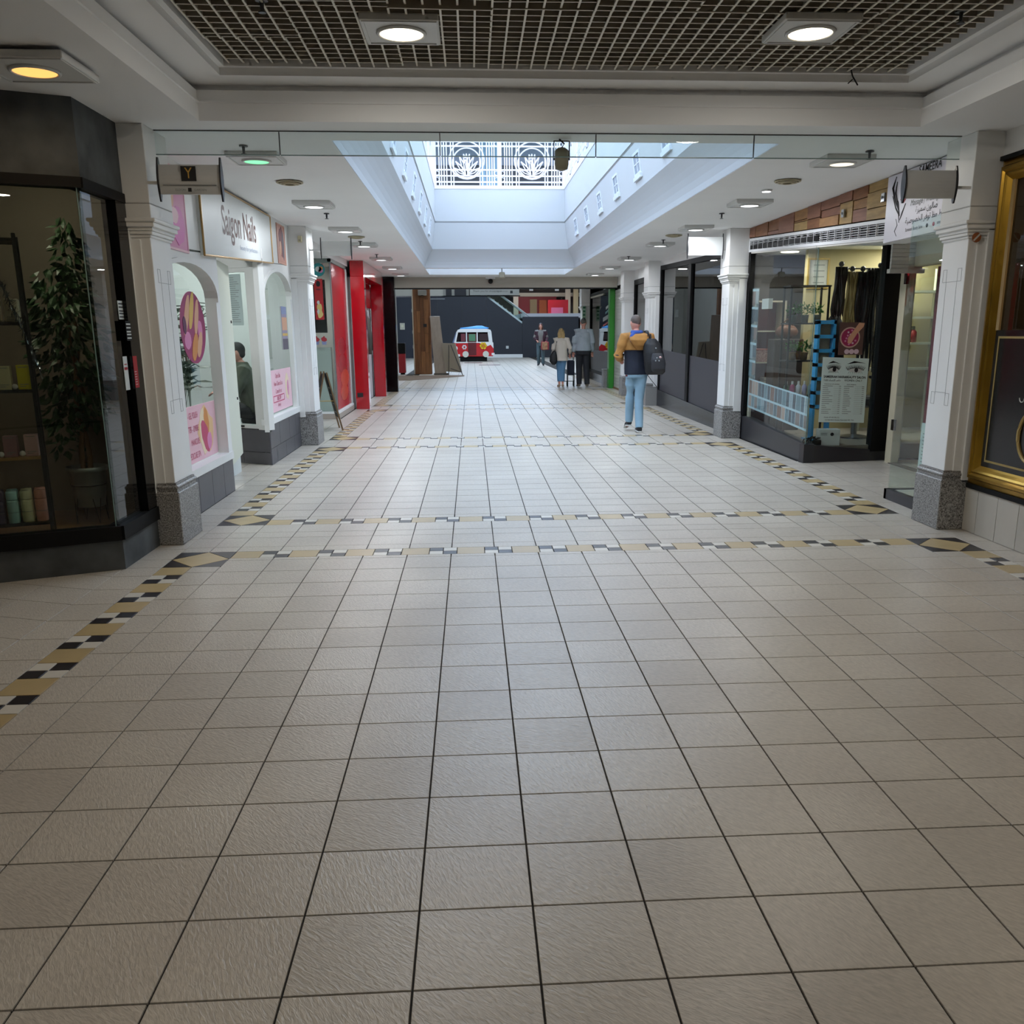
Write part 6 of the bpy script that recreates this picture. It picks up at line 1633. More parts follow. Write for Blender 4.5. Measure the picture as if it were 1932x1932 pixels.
MB().tube([(6.3, 61.5, 3.65), (6.35, 61.5, 3.78), (6.55, 61.5, 3.78), (6.6, 61.5, 3.65)], 0.02, 6).build('handle', inkb, t)
for i, x in enumerate((3.35, 7.0, 7.55)):
    tag(MB().box(x - 0.17, x + 0.17, 63.5, 63.8, 2.72, 5.6).build('mezzanine_column', M('col_cream', 'c4bd9c', 0.6) if i == 2 else cream), ('cream column at the escalator head', 'grey column beside the red kiosk', 'pale yellow column at the mezzanine end')[i], 'column')
t = thing('red_round_sign', 'dark red upper sign with a bright lamp beside the far beam', 'sign', (5.0, 60, 4.35))
MB().box(4.5, 5.7, 60, 60.1, 4.35, 5.0).build('panel', rsd, t); MB().box(5.05, 5.15, 60.02, 60.08, 5.0, 5.6).build('hanger', steel, t); MB().ball((5.1, 59.8, 4.75), (0.28, 0.1, 0.16)).build('lamp', M('lamp_white', 'fff4ea', 0.5, emit=5), t)
for i, x in enumerate((4.2, 5.9)):
    tag(MB().box(x - 0.12, x + 0.12, 60, 60.2, 4.2, 5.6).build('white_post', white), ('white upright left of the dark red sign', 'white upright right of the dark red sign')[i], 'post')
for i, x in enumerate((6.9, 7.4)):
    t = thing('tube_light', ('first bright tube light under the far ceiling', 'second bright tube light under the far ceiling')[i], 'light', (x, 61.05, 4.4)); MB().box(x - 0.2, x + 0.2, 61, 61.1, 4.4, 4.5).build('tube', M('lamp_white', 'fff4ea'), t); MB().box(x - 0.02, x + 0.02, 61.03, 61.07, 4.5, 5.6).build('rod', steel, t)
added_light((4.5, 60.5, 5.54), 90, (1, 0.97, 0.93), 0.8, 'added round ceiling light over the far escalator')  # added lamp brightening the escalator and mezzanine
added_light((-1.6, 28.4, 5.54), 55, (1, 0.96, 0.9), 0.5, 'added unseen round ceiling light before the plank-clad pillar')  # added with the next one to lighten the planks and leaning sheet
added_light((2.6, 28.4, 5.54), 55, (1, 0.96, 0.9), 0.5, 'added unseen round ceiling light above the walking couple')
# escalator
es = thing('escalator', 'glass-sided escalator rising behind the navy hoarding', 'escalator', (2.6, 58, 2.0))
sl = (3.74 - 2.07) / (1.166 - 3.42)
def ez(x):
    return 2.07 + sl * (x - 3.42)
for i, y in enumerate((57.3, 58.5)):
    o = 0.0 if i == 0 else 0.35
    MB().poly([(0.3, y, ez(0.3) - 0.1), (3.42, y, ez(3.42) - 0.1), (3.42, y, ez(3.42) + 0.15), (0.3, y, ez(0.3) + 0.15)], (0, 0.12, 0)).build('side_skirt', M('skirt_mint', 'd5e4e2', 0.4), es)
    MB().poly([(0.3, y, ez(0.3) + 0.15), (3.6, y, ez(3.6) + 0.15), (3.6, y, ez(3.6) + 0.75), (0.3, y, ez(0.3) + 0.75)], (0, 0.03, 0)).build('glass_side', GLASS('esc_glass', (0.88, 0.95, 0.93), 1.3), es)
    MB().tube([(0.3, y, ez(0.3) + 0.8), (4.0, y, ez(4.0) + 0.8), (4.3, y, ez(4.2) + 0.82)], 0.045, 8).build('handrail', M('handrail', 'e4eaec' if i else 'b9c4c6', 0.4), es)
for k in range(12):
    x = 0.4 + k * 0.26
    MB().box(x, x + 0.27, 57.45, 58.45, ez(x) - 0.1, ez(x) + 0.05).build('step', M('step_grey', 'b3b0a4', 0.5), es)

# ================================================================== wood-clad pillar, boards, bin
wp_ = sgroup('pillar_9', 'dark brown plank-clad pillar', (-1.72, 34.6, 0))
wpl = [M('plank_a', '8c5c38', 0.6, noise=(5, 0.4), stretch=(3, 3, 0.4)), M('plank_b', '9c6a40', 0.6, noise=(5, 0.4), stretch=(3, 3, 0.4)), M('plank_c', '74492a', 0.6, noise=(5, 0.4), stretch=(3, 3, 0.4))]
rng = random.Random(31)
MB().box(-2.02, -1.42, 34.62, 35.2, 0, 3.6).build('core', M('gap_brown', '2a1d12'), wp_)
x = -2.04
while x < -1.41:
    w_ = min(rng.choice((0.13, 0.16, 0.1)), -1.40 - x)
    z = 0.0
    while z < 3.6:
        hh = min(rng.uniform(0.7, 1.6), 3.6 - z)
        MB().box(x + 0.003, x + w_ - 0.003, 34.6 + rng.uniform(-0.02, 0.01), 34.64, z + 0.003, z + hh - 0.003).build('plank', rng.choice(wpl), wp_); z += hh
    x += w_
for i in range(4):
    MB().box(-1.42, -1.39 + rng.uniform(0, 0.01), 34.64 + i * 0.14, 34.775 + i * 0.14, 0, 3.6).build('plank', rng.choice(wpl), wp_)
MB().box(-2.08, -2.04, 34.6, 35.2, 0, 3.6).build('corner_strip', cream, wp_)
tag(MB().box(-1.66, -1.53, 34.55, 34.57, 1.80, 1.92).build('small_plate', inkb), 'small black plate on the plank-clad pillar', 'plate')
t = thing('projector_box', 'grey speaker box fixed at the top of the plank-clad pillar', 'speaker', (-1.66, 34.5, 2.98))
MB().box(-1.82, -1.5, 34.35, 34.58, 2.98, 3.18, 0.01).build('body', M('box_grey', '8a8a86', 0.5), t); MB().lathe([(0.06, 0), (0.06, 0.02)], (-1.66, 34.4, 2.965), 12).build('lens', inkb, t)
t = thing('laminate_sheet', 'tall taupe laminate panel leaning beside the plank-clad pillar', 'panel', (-1.0, 34.4, 0.05))
m = MB(); m.poly([(-1.25, 34.0, 0.06), (-0.80, 33.9, 0.06), (-1.02, 34.5, 2.2), (-1.40, 34.55, 2.2)], (0.0, 0.04, 0.01)); m.build('sheet', M('laminate_taupe', 'a09388', 0.6, noise=(3, 0.15), stretch=(6, 6, 0.5)), t)
m = MB(); m.box(-1.28, -0.72, 33.85, 34.15, 0.0, 0.06); m.build('foot_block', M('foot_dark', '4c463f', 0.6), t)
t = thing('folded_table', 'grey-brown folding table stood on edge beside the leaning panel', 'folding table', (-0.5, 33.8, 0))
m = MB(); m.poly([(-0.80, 33.75, 0.13), (-0.20, 33.6, 0.10), (-0.44, 34.0, 1.18), (-0.97, 34.1, 1.2)], (0.02, 0.04, 0)); m.build('top', M('table_brown', '8d8476', 0.6), t)
for a_, b_ in (((-0.70, 33.60, 0.0), (-0.68, 33.95, 1.12)), ((-0.17, 33.5, 0.0), (-0.60, 33.95, 1.12)), ((-0.62, 33.6, 0.25), (-0.25, 33.55, 0.12))):
    MB().tube([a_, b_], 0.016, 6).build('leg', M('leg_dark', '3d3a36', 0.5), t)
t = thing('litter_bin', 'red and black litter bin beside the black portal', 'bin', (-2.53, 34.6, 0))
MB().box(-2.66, -2.40, 34.4, 34.8, 0.06, 0.80, 0.01).build('red_body', M('bin_red', '9c1a26', 0.4), t); MB().box(-2.67, -2.39, 34.38, 34.82, 0.80, 1.2, 0.01).build('hood', black, t); MB().box(-2.6, -2.45, 34.45, 34.75, 0.0, 0.06).build('foot', black, t)
m = MB(); m.poly([(-3.3, 29.8, 0.001), (-1.9, 29.9, 0.001), (-0.1, 32.6, 0.001), (-0.1, 33.4, 0.001), (-3.3, 33.4, 0.001)], (0, 0, 0.006)); tag(m.build('brown_mat', M('mat_brown', '6d5640', 0.9, noise=(30, 0.2))), 'brown floor matting at the foot of the plank-clad pillar', 'mat')
for i, (x0, x1, y) in enumerate(((-0.2, 0.75, 47.0), (0.55, 1.6, 43.5))):
    m = MB(); m.box(x0, x1, y, y + 1.0, 0.001, 0.004); tag(m.build('floor_inlay', M('inlay_maroon', '6a5250', 0.5)), ('dark inlay strip on the far floor below the camper van', 'nearer dark inlay strip on the far floor')[i], 'floor inlay')

# ================================================================== camper van ride
VX, VY = -0.77, 49.5
vn = thing('camper_van_ride', 'small red and white camper van ride with a blue surfboard on top', 'ride', (0.31, 50, 0))
W2 = 1.1
red = M('van_red', 'b8101c', 0.3, coat=0.4); vw = M('van_white', 'd9d9d6', 0.35); vdk = M('van_dark', '2a0f14', 0.6); vbl = M('van_blue', '3f8fd2', 0.35)
def vz(z):
    return z
low = [(-0.72, 0.28), (1.36, 0.28), (1.42, 0.40), (1.40, 1.02), (-0.76, 1.02), (-0.80, 0.6)]
for nm, mt, pts in (('lower_body', red, low),):
    MB().prism(pts, 1, VY, VY + W2).build(nm, mt, vn)
# upper shell: pillars and roof in white, cabin dark
for x0, x1, s0 in ((-0.76, -0.66, 0.14), (-0.10, -0.04, 0), (0.48, 0.55, 0), (1.16, 1.36, -0.06)):
    MB().prism([(x0, 1.02), (x1, 1.02), (x1 + s0, 1.62), (x0 + s0, 1.62)], 1, VY, VY + W2).build('pillar_post', vw, vn)
MB().prism([(-0.60, 1.58), (1.30, 1.58), (1.26, 1.70), (1.05, 1.76), (-0.40, 1.76), (-0.56, 1.70)], 1, VY - 0.02, VY + W2 + 0.02).build('roof', vw, vn)
MB().prism([(-0.70, 1.0), (1.2, 1.0), (1.2, 1.06), (-0.70, 1.06)], 1, VY - 0.015, VY + W2).build('waist_band', vw, vn)
MB().prism([(-0.66, 1.0), (1.3, 1.0), (1.25, 1.6), (-0.52, 1.6)], 1, VY + 0.5, VY + W2 - 0.1).build('cabin_dark', vdk, vn)
MB().box(0.0, 0.46, VY - 0.02, VY + 0.1, 0.34, 1.5).build('door_opening', M('van_door_red', '5a0a12', 0.6), vn)
MB().box(0.06, 0.42, VY - 0.025, VY, 1.10, 1.48).build('window_picture', M('picture_green', '4a7a5a', 0.5), vn)
MB().box(0.62, 1.10, VY + 0.02, VY + 0.06, 1.12, 1.5).build('side_window', vdk, vn); MB().box(-0.38, -0.14, VY + 0.02, VY + 0.06, 1.10, 1.5).build('side_window', M('win_maroon', '6a3038', 0.4), vn)
MB().prism([(1.0, 0.8), (1.25, 0.9), (1.41, 0.7), (1.40, 1.02), (0.6, 1.02)], 1, VY - 0.012, VY).build('white_flash', vw, vn)
MB().prism([(0.02, 1.02), (0.46, 1.02), (0.46, 1.04), (0.02, 1.04)], 1, VY - 0.03, VY).build('sill', vw, vn)
frv = Fr((0, VY - 0.012, 0), (1, 0, 0))
for x in (-0.14, 0.98):
    m = MB(); frv.disc(m, x, 0.40, 0.17, 0.17, -0.05, 0.02, 20); m.build('wheel', M('wheel_cream', 'c4c2b6', 0.5), vn)
def flower(x, z, r_, mt, cm):
    m = MB()
    for i in range(6):
        a_ = i * PI / 3; frv.disc(m, x + r_ * 0.6 * math.cos(a_), z + r_ * 0.6 * math.sin(a_), r_ * 0.42, r_ * 0.42, 0.0, 0.012, 10)
    m.build('flower', mt, vn); m = MB(); frv.disc(m, x, z, r_ * 0.4, r_ * 0.4, 0.012, 0.02, 10); m.build('flower_eye', cm, vn)
flower(0.85, 0.85, 0.2, M('flower_yellow', 'e0b020', 0.4), M('flower_orange', 'c8741c', 0.4)); flower(-0.2, 0.78, 0.13, vw, red)
MB().ball((-0.66, VY - 0.0, 0.72), (0.09, 0.04, 0.12)).build('headlamp', vw, vn); MB().box(-0.74, -0.45, VY - 0.03, VY + 0.1, 0.28, 0.40).build('bumper', vw, vn); MB().box(1.30, 1.46, VY - 0.03, VY + 0.1, 0.34, 0.46).build('bumper', vw, vn)
MB().prism([(-0.85, 1.02), (-0.76, 1.02), (-0.62, 1.56), (-0.66, 1.56)], 1, VY, VY + W2).build('windscreen', M('screen_blue', '5a6a8a', 0.3), vn)
m = MB(); m.loft([(0.35, VY + 0.5, 1.76, 0.8, 0.28), (0.40, VY + 0.5, 1.82, 0.78, 0.26), (0.5, VY + 0.5, 1.86, 0.5, 0.2), (0.65, VY + 0.5, 1.93, 0.15, 0.05)], 18); m.build('surfboard', vbl, vn, smooth=True)
MB().box(-0.45, 1.05, VY + 0.1, VY + W2 - 0.1, 0.0, 0.28).build('base', black, vn)

# ================================================================== ceiling fittings
plate = M('lamp_plate', 'd2d2d0', 0.45)
def ceiling_light(x, y, z, glow, power, label, col, s_=0.215, rr=0.10, group='square ceiling lights'):
    t = thing('ceiling_light', label, 'ceiling light', (x, y, z - 0.05), group)
    MB().box(x - s_, x + s_, y - s_, y + s_, z - 0.04, z, 0.004).build('housing', plate, t); hs = t.children[0]
    m = MB(); fr = Fr((x, y, z - 0.04), (1, 0, 0), (0, -1, 0)); fr.n = Vector((0, 0, -1)); fr.frame(m, -s_ + 0.012, s_ - 0.012, -s_ + 0.012, s_ - 0.012, 0.014, 0, 0.006); m.build('bezel', plate, hs)
    n = 24; m = MB(); m.tube([(x + (rr + 0.012) * math.cos(2 * PI * i / n), y + (rr + 0.012) * math.sin(2 * PI * i / n), z - 0.044) for i in range(n + 1)], 0.012, 6, False); m.build('ring', plate, hs, smooth=True)
    m = MB(); m.lathe([(rr, 0.0), (rr, 0.006)], (x, y, z - 0.050), 24); m.build('diffuser', glow, t)
    if power:
        l = lamp((x, y, z - 0.056), power, col, rr * 2)
    return t
cool = M('glow_cool', 'f4f6fa', 0.5, emit=4.0); warm = M('glow_warm', 'fff0d0', 0.5, emit=5.0); amber = M('glow_amber', 'f0b060', 0.5, emit=1.6); green = M('glow_green', '7fe8a8', 0.5, emit=1.2); soft = M('glow_soft', 'f2e2c8', 0.5, emit=1.6)
ordn = ('first', 'second', 'third', 'fourth', 'fifth', 'sixth', 'seventh')
for i, y in enumerate((6.40, 9.3, 12.0, 14.35, 17.4, 20.1, 22.7)):
    ceiling_light(-1.60, y, ZC, green if i == 0 else cool, 0.0 if i == 0 else 16.0,
                  'square ceiling light glowing green above the nail shop' if i == 0 else '%s square ceiling light on the nail-shop side, counting from the green one' % ordn[i], (0.88, 0.94, 1))
for i, y in enumerate((6.36, 9.08, 11.7, 14.25, 17.4, 20.1, 22.7)):
    ceiling_light(3.46, y, ZC, soft if i == 0 else cool, 5.0 if i == 0 else 16.0,
                  'square ceiling light glowing dull cream above the salon sign' if i == 0 else '%s square ceiling light on the salon side, counting from the dull cream one' % ordn[i], (0.9, 0.94, 1) if i else (1, 0.9, 0.75))
ceiling_light(-2.16, 3.60, ZC - 0.02, amber, 3.5, 'square ceiling light glowing amber over the cosmetics window', (1, 0.72, 0.42), 0.25, 0.11)
ceiling_light(-0.19, 3.98, 3.385, warm, 13, 'lit square fitting in the grid ceiling nearer the cosmetics shop', (1, 0.96, 0.88), 0.225, 0.125)
ceiling_light(2.23, 3.86, 3.385, warm, 13, 'lit square fitting in the grid ceiling nearer the gold frame', (1, 0.96, 0.88), 0.225, 0.125)
for k, (x, y) in enumerate(((-0.19, 0.8), (2.23, 0.8), (-0.19, -2.2), (2.23, -2.2), (4.3 - 0.35, 2.6), (-2.5, 0.9))):
    am = k >= 4
    ceiling_light(x, y, 3.385 if not am else ZC, amber if am else warm, 4 if am else 8, ('grid ceiling light above the camera, cosmetics side', 'grid ceiling light above the camera, gold side', 'grid ceiling light behind the camera, cosmetics side', 'grid ceiling light behind the camera, gold side', 'amber ceiling light over the gold-framed window', 'amber ceiling light behind the cosmetics corner')[k], (1, 0.72, 0.42) if am else (1, 0.95, 0.86))
def round_vent(x, y, label):
    t = thing('round_vent', label, 'vent', (x, y, ZC - 0.03), 'round ceiling vents')
    vm = M('vent_cream', 'b3a88c', 0.6)
    for r0, r1, z in ((0.12, 0.105, 0.012), (0.09, 0.075, 0.022), (0.06, 0.045, 0.028)):
        n = 24; MB().tube([(x + r0 * math.cos(2 * PI * i / n), y + r0 * math.sin(2 * PI * i / n), ZC - z) for i in range(n + 1)], [(0.014, 0.008)] * (n + 1), 6, False).build('vane_ring', vm, t, smooth=True)
    MB().lathe([(0.10, 0), (0.10, 0.006)], (x, y, ZC - 0.007), 20).build('throat', M('vent_dark', '5c5442', 0.7), t)
round_vent(-1.58, 7.75, 'cream round vent between the first two nail-side lights'); round_vent(-1.58, 13.14, 'cream round vent farther along the nail side')
round_vent(3.38, 7.54, 'cream round vent above the salon sign'); round_vent(3.39, 12.85, 'cream round vent farther along the salon side')
def sprinkler(x, y, z, label):
    t = thing('sprinkler', label, 'sprinkler', (x, y, z - 0.07), 'ceiling sprinklers')
    sm = M('sprinkler_dark', '55585a', 0.4, 0.6)
    MB().lathe([(0.035, 0.0), (0.035, 0.008)], (x, y, z - 0.012), 14).build('rosette', sm, t); MB().lathe([(0.010, 0), (0.012, 0.05)], (x, y, z - 0.06), 8).build('stem', sm, t); MB().lathe([(0.022, 0), (0.022, 0.005)], (x, y, z - 0.07), 12).build('deflector', sm, t)
for x, y, lb in ((-1.60, 5.95, 'sprinkler beside the green light'), (-1.60, 10.25, 'sprinkler midway along the nail side'), (-1.61, 13.9, 'sprinkler farther along the nail side'), (-1.60, 16.5, 'sprinkler above the red portal'), (3.55, 6.0, 'sprinkler in front of the dull cream light'), (3.42, 10.15, 'sprinkler midway along the salon side'), (3.38, 13.6, 'sprinkler farther along the salon side'), (3.38, 17.0, 'sprinkler above the man with the backpack')):
    sprinkler(x, y, ZC, lb)
sprinkler(-0.92, 3.62, 3.40, 'sprinkler in the grid ceiling, cosmetics side'); sprinkler(3.02, 3.62, 3.40, 'sprinkler in the grid ceiling, gold side')
t = thing('downlight', 'small bright round downlight beside the salon-side vent', 'ceiling light', (3.37, 8.18, ZC - 0.02))
MB().lathe([(0.05, 0), (0.06, 0.01), (0.06, 0.02)], (3.37, 8.18, ZC - 0.02), 20).build('rim', plate, t); MB().lathe([(0.045, 0), (0.045, 0.004)], (3.37, 8.18, ZC - 0.023), 20).build('lens', cool, t); lamp((3.37, 8.18, ZC - 0.03), 3, (1, 1, 1), 0.08)
t = thing('hanging_speaker', 'beige loudspeaker hung in a bracket below the glass baffle', 'speaker', (0.92, 5.62, 2.85))
MB().loft([(0.92, 5.62, 2.855, 0.02, 0.02), (0.92, 5.62, 2.865, 0.046, 0.046), (0.92, 5.62, 2.90, 0.055, 0.055), (0.92, 5.62, 3.0, 0.055, 0.055), (0.92, 5.62, 3.02, 0.03, 0.03)], 18).build('body', M('speaker_beige', '8e8672', 0.6), t, smooth=True)
MB().tube([(0.86, 5.62, 2.93), (0.86, 5.62, 3.07), (0.98, 5.62, 3.07), (0.98, 5.62, 2.93)], 0.006, 5).build('bracket', M('bracket_dark', '3f3d38', 0.5), t); MB().tube([(0.92, 5.62, 3.02), (0.94, 5.62, 3.05), (0.90, 5.62, 3.085)], 0.007, 5).build('cable', inkb, t)
t = thing('far_speaker', 'small beige speaker hung under the beam at the far end of the rooflight', 'speaker', (0.95, 20.7, 2.85))
MB().box(0.88, 1.02, 20.6, 20.75, 2.86, 3.0, 0.02).build('body', M('speaker_beige', '8e8672'), t); MB().tube([(0.95, 20.68, 3.0), (0.95, 20.68, 3.085)], 0.012, 6).build('bracket', M('bracket_dark', '3f3d38'), t)
t = thing('dome_camera', 'dark dome camera under the beige bulkhead edge', 'camera', (0.75, 24.15, 2.93))
MB().ball((0.75, 24.12, 2.97), 0.07).build('dome', blackgl, t, smooth=True); MB().box(0.62, 0.88, 24.08, 24.2, 3.03, ZC).build('mount', plate, t)
t = thing('loose_wire', 'loose dark wire dangling from the corner of the grid ceiling', 'wire', (2.86, 4.84, 3.25))
MB().tube([(2.87, 4.82, 3.40), (2.885, 4.815, 3.35), (2.92, 4.80, 3.29)], 0.005, 5).build('strand', inkb, t); MB().tube([(2.885, 4.812, 3.33), (2.85, 4.80, 3.30)], 0.004, 5).build('strand', inkb, t)

# ================================================================== people
def fused(o, voxel=0.008, smooth=4):
    r = o.modifiers.new('fuse', 'REMESH'); r.mode = 'VOXEL'; r.voxel_size = voxel; r.use_smooth_shade = True
    s = o.modifiers.new('soften', 'SMOOTH'); s.factor = 0.5; s.iterations = smooth
    return o
SKIN = M('skin', 'cc9280', 0.5, noise=(12, 0.08))
def lerp(a, b, t):
    return Vector(a) * (1 - t) + Vector(b) * t
def hand(mb, wrist, d, side, curl=0.4, up=Vector((0, 0, 1))):
    """palm, four unequal bent fingers and a thumb from the side of the palm"""
    d = Vector(d).normalized(); a = d.cross(up).normalized()
    if a.length < 0.1: a = Vector((0, 1, 0))
    n = a.cross(d).normalized()
    w = Vector(wrist); mb.tube([w, w + d * 0.04, w + d * 0.085], [(0.026, 0.017), (0.036, 0.016), (0.036, 0.013)], 8)
    for i, L in enumerate((0.062, 0.072, 0.068, 0.054)):
        b = w + d * 0.08 + a * (0.028 - 0.0187 * i)
        k1 = (d * math.cos(curl) - n * math.sin(curl)); k2 = (d * math.cos(2 * curl) - n * math.sin(2 * curl))
        mb.tube([b, b + k1 * L * 0.5, b + k1 * L * 0.5 + k2 * L * 0.5], [0.0085, 0.008, 0.0065], 6)
    b = w + d * 0.025 + a * 0.03 * side
    mb.tube([b, b + (d * 0.7 + a * side * 0.6 - n * 0.3) * 0.035, b + (d * 1.3 + a * side * 0.75 - n * 0.8) * 0.035], [0.0105, 0.0095, 0.0075], 6)
def person(name, label, loc, H, rot, J, cloth, hair, group=None, head=(0, 0, 0), build=1.0, sw=0.19):
    """J: joints in metres for a 1.755 m figure facing +y; cloth: list of (part, material, builder)"""
    s = H / 1.755
    X = Matrix.Translation(Vector(loc)) @ Matrix.Rotation(rot, 4, 'Z') @ Matrix.Scale(s, 4)
    t = thing(name, label, 'person', loc, group)
    hx = J.get('neck', Vector((0, 0.0, 1.47)))
    hd = Vector(hx) + Vector((head[0] * 0.03, 0.02 + head[1] * 0.03, 0.165))
    b = MB(X)
    # skull with brow, jaw, nose, ears
    hr = Matrix.Translation(hd) @ Matrix.Rotation(head[2], 4, 'Z')
    def hp(x, y, z):
        return hr @ Vector((x, y, z))
    b.ball(hd, (0.073, 0.092, 0.112), 18, 14)
    b.ball(hp(0, 0.035, -0.055), (0.052, 0.055, 0.06), 12, 8)
    b.tube([hp(0, 0.088, 0.015), hp(0, 0.108, -0.018), hp(0, 0.092, -0.03)], [0.008, 0.014, 0.010], 6)
    for sd in (-1, 1):
        b.ball(hp(sd * 0.075, -0.005, -0.005), (0.010, 0.022, 0.032), 8, 6)
    b.tube([Vector(hx) + Vector((0, -0.01, -0.06)), Vector(hx) + Vector((0, 0.0, 0.04)), hd + Vector((0, -0.01, -0.05))], [0.062, 0.052, 0.052], 12)
    hip = J['hip']
    b.loft([(hip[0], hip[1], hip[2] - 0.05, 0.13, 0.085), (hip[0], hip[1], hip[2] + 0.08, 0.14, 0.09), (lerp(hip, hx, 0.35).x, lerp(hip, hx, 0.35).y, lerp(hip, hx, 0.35).z, 0.125, 0.09),
            (lerp(hip, hx, 0.65).x, lerp(hip, hx, 0.65).y, lerp(hip, hx, 0.65).z, 0.15, 0.105), (lerp(hip, hx, 0.88).x, lerp(hip, hx, 0.88).y, lerp(hip, hx, 0.88).z, 0.155, 0.085), (hx[0], hx[1] - 0.01, hx[2] - 0.01, 0.07, 0.06)], 18)
    for sd, k in ((-1, 'L'), (1, 'R')):
        sh_, el, wr = J['sh' + k], J['el' + k], J['wr' + k]
        b.tube([Vector(sh_) + Vector((-sd * 0.06, 0, 0)), sh_, lerp(sh_, el, 0.5), el, lerp(el, wr, 0.4), wr], [0.05, 0.052, 0.043, 0.037, 0.036, 0.025], 10)
        hand(b, wr, (Vector(wr) - Vector(el)), -sd, J.get('curl', 0.45), Vector(J.get('palm' + k, (0, 0.3, 1))))
        hj, kn, an, to = J['hj' + k], J['kn' + k], J['an' + k], J['to' + k]
        b.tube([hj, lerp(hj, kn, 0.5), kn, lerp(kn, an, 0.35), an], [0.066, 0.06, 0.048, 0.048, 0.034], 12)
        b.tube([Vector(an) + Vector((0, -0.03, -0.03)), lerp(an, to, 0.6) + Vector((0, 0, -0.015)), to], [0.032, 0.034, 0.022], 8)
    body = b.build('body', SKIN, t); fused(body, 0.0075 * s * U, 3)
    for nm, mat, fn in cloth:
        c = MB(X); fn(c, J, hp); o = c.build(nm, mat, t); fused(o, 0.009 * s * U, 5)
    for nm, mat, fn in hair:
        c = MB(X); fn(c, hd, hp); o = c.build(nm, mat, t); fused(o, 0.008 * s * U, 3)
    for sd, k in ((-1, 'L'), (1, 'R')):
        an, to = Vector(J['an' + k]), Vector(J['to' + k])
        c = MB(X); c.tube([an + Vector((0, -0.045, -0.035)), an + Vector((0, 0.0, -0.03)), lerp(an, to, 0.6) + Vector((0, 0, -0.005)), to + (to - an).normalized() * 0.025], [(0.038, 0.04), (0.044, 0.045), (0.046, 0.036), (0.032, 0.022)], 12)
        sho = o = c.build('shoe', cloth_shoe[name], t); fused(o, 0.008 * s * U, 3)
        if name in shoe_sole:
            c = MB(X); z0 = min(an.z, to.z)
            c.tube([an + Vector((0, -0.05, -0.075)), lerp(an, to, 0.5) + Vector((0, 0, -0.03)), to + (to - an).normalized() * 0.03 + Vector((0, 0, -0.012))], [(0.042, 0.012), (0.047, 0.012), (0.036, 0.012)], 10); c.build('sole', shoe_sole[name], sho)
    return t, X
cloth_shoe = {}; shoe_sole = {}
def stand(stride=0.0, lift=0.0, spread=0.09, arms=None):
    J = dict(hip=Vector((0, 0, 0.93)), neck=Vector((0, 0.015, 1.475)),
             hjL=Vector((-0.085, 0, 0.90)), hjR=Vector((0.085, 0, 0.90)),
             knL=Vector((-spread, 0.05 + stride * 0.55, 0.50)), knR=Vector((spread, 0.04 - stride * 0.25, 0.49)),
             anL=Vector((-spread, stride * 0.75, 0.09 + lift)), anR=Vector((spread, -stride * 0.75, 0.09)),
             shL=Vector((-0.185, 0, 1.42)), shR=Vector((0.185, 0, 1.42)),
             elL=Vector((-0.245, -0.03, 1.14)), elR=Vector((0.245, -0.03, 1.14)), wrL=Vector((-0.25, 0.06, 0.90)), wrR=Vector((0.25, 0.06, 0.90)))
    J['toL'] = J['anL'] + Vector((-0.02, 0.16, -0.055)); J['toR'] = J['anR'] + Vector((0.02, 0.16, -0.055))
    if arms: J.update(arms)
    return J
def trousers(w=1.0, cuff=0.055):
    def fn(c, J, hp):
        h_ = J['hip']
        c.loft([(h_[0], h_[1] - 0.005, h_[2] - 0.10, 0.17 * w, 0.125 * w), (h_[0], h_[1] - 0.01, h_[2] - 0.02, 0.172 * w, 0.13 * w), (h_[0], h_[1], h_[2] + 0.08, 0.16 * w, 0.11 * w), (h_[0], h_[1], h_[2] + 0.12, 0.155 * w, 0.105 * w)], 18)
        for k in 'LR':
            hj, kn, an = Vector(J['hj' + k]), Vector(J['kn' + k]), Vector(J['an' + k])
            en = an + (kn - an).normalized() * (cuff - 0.07)
            c.tube([hj + Vector((0, 0, 0.02)), lerp(hj, kn, 0.45), kn, lerp(kn, en, 0.5), en], [0.102 * w, 0.088 * w, 0.073 * w, 0.069 * w, 0.062 * w], 14)
    return fn
def top(w=1.0, z_low=0.86, sleeve=1.0, hem=0.0):
    def fn(c, J, hp):
        h_, n_ = Vector(J['hip']), Vector(J['neck'])
        def R_(z, rx, ry, dy=0.0):
            q = max(0, min(1, (z - h_.z) / (n_.z - h_.z))); p = lerp(h_, n_, q)
            return (p.x, p.y + dy, z, rx * w, ry * w)
        c.loft([R_(z_low, 0.175 + hem, 0.13 + hem), R_(z_low + 0.1, 0.178 + hem * 0.6, 0.132), R_(1.12, 0.172, 0.128), R_(1.28, 0.185, 0.135), R_(1.38, 0.188, 0.12), R_(1.44, 0.14, 0.09), R_(1.485, 0.08, 0.072)], 20)
        for sd, k in ((-1, 'L'), (1, 'R')):
            s0, e0, w0 = Vector(J['sh' + k]), Vector(J['el' + k]), Vector(J['wr' + k])
            end = lerp(e0, w0, 0.93) if sleeve >= 1 else lerp(e0, w0, sleeve)
            c.tube([s0 + Vector((-sd * 0.09, 0, 0.0)), s0 + Vector((sd * 0.005, 0, 0.0)), lerp(s0, e0, 0.5), e0, lerp(e0, end, 0.5), end], [0.075 * w, 0.078 * w, 0.066 * w, 0.058 * w, 0.052 * w, 0.046 * w], 12)
    return fn
def short_hair(c, hd, hp):
    c.ball(hp(0, -0.012, 0.034), (0.077, 0.093, 0.086), 18, 12); c.ball(hp(0, -0.045, 0.012), (0.064, 0.054, 0.058), 14, 10)
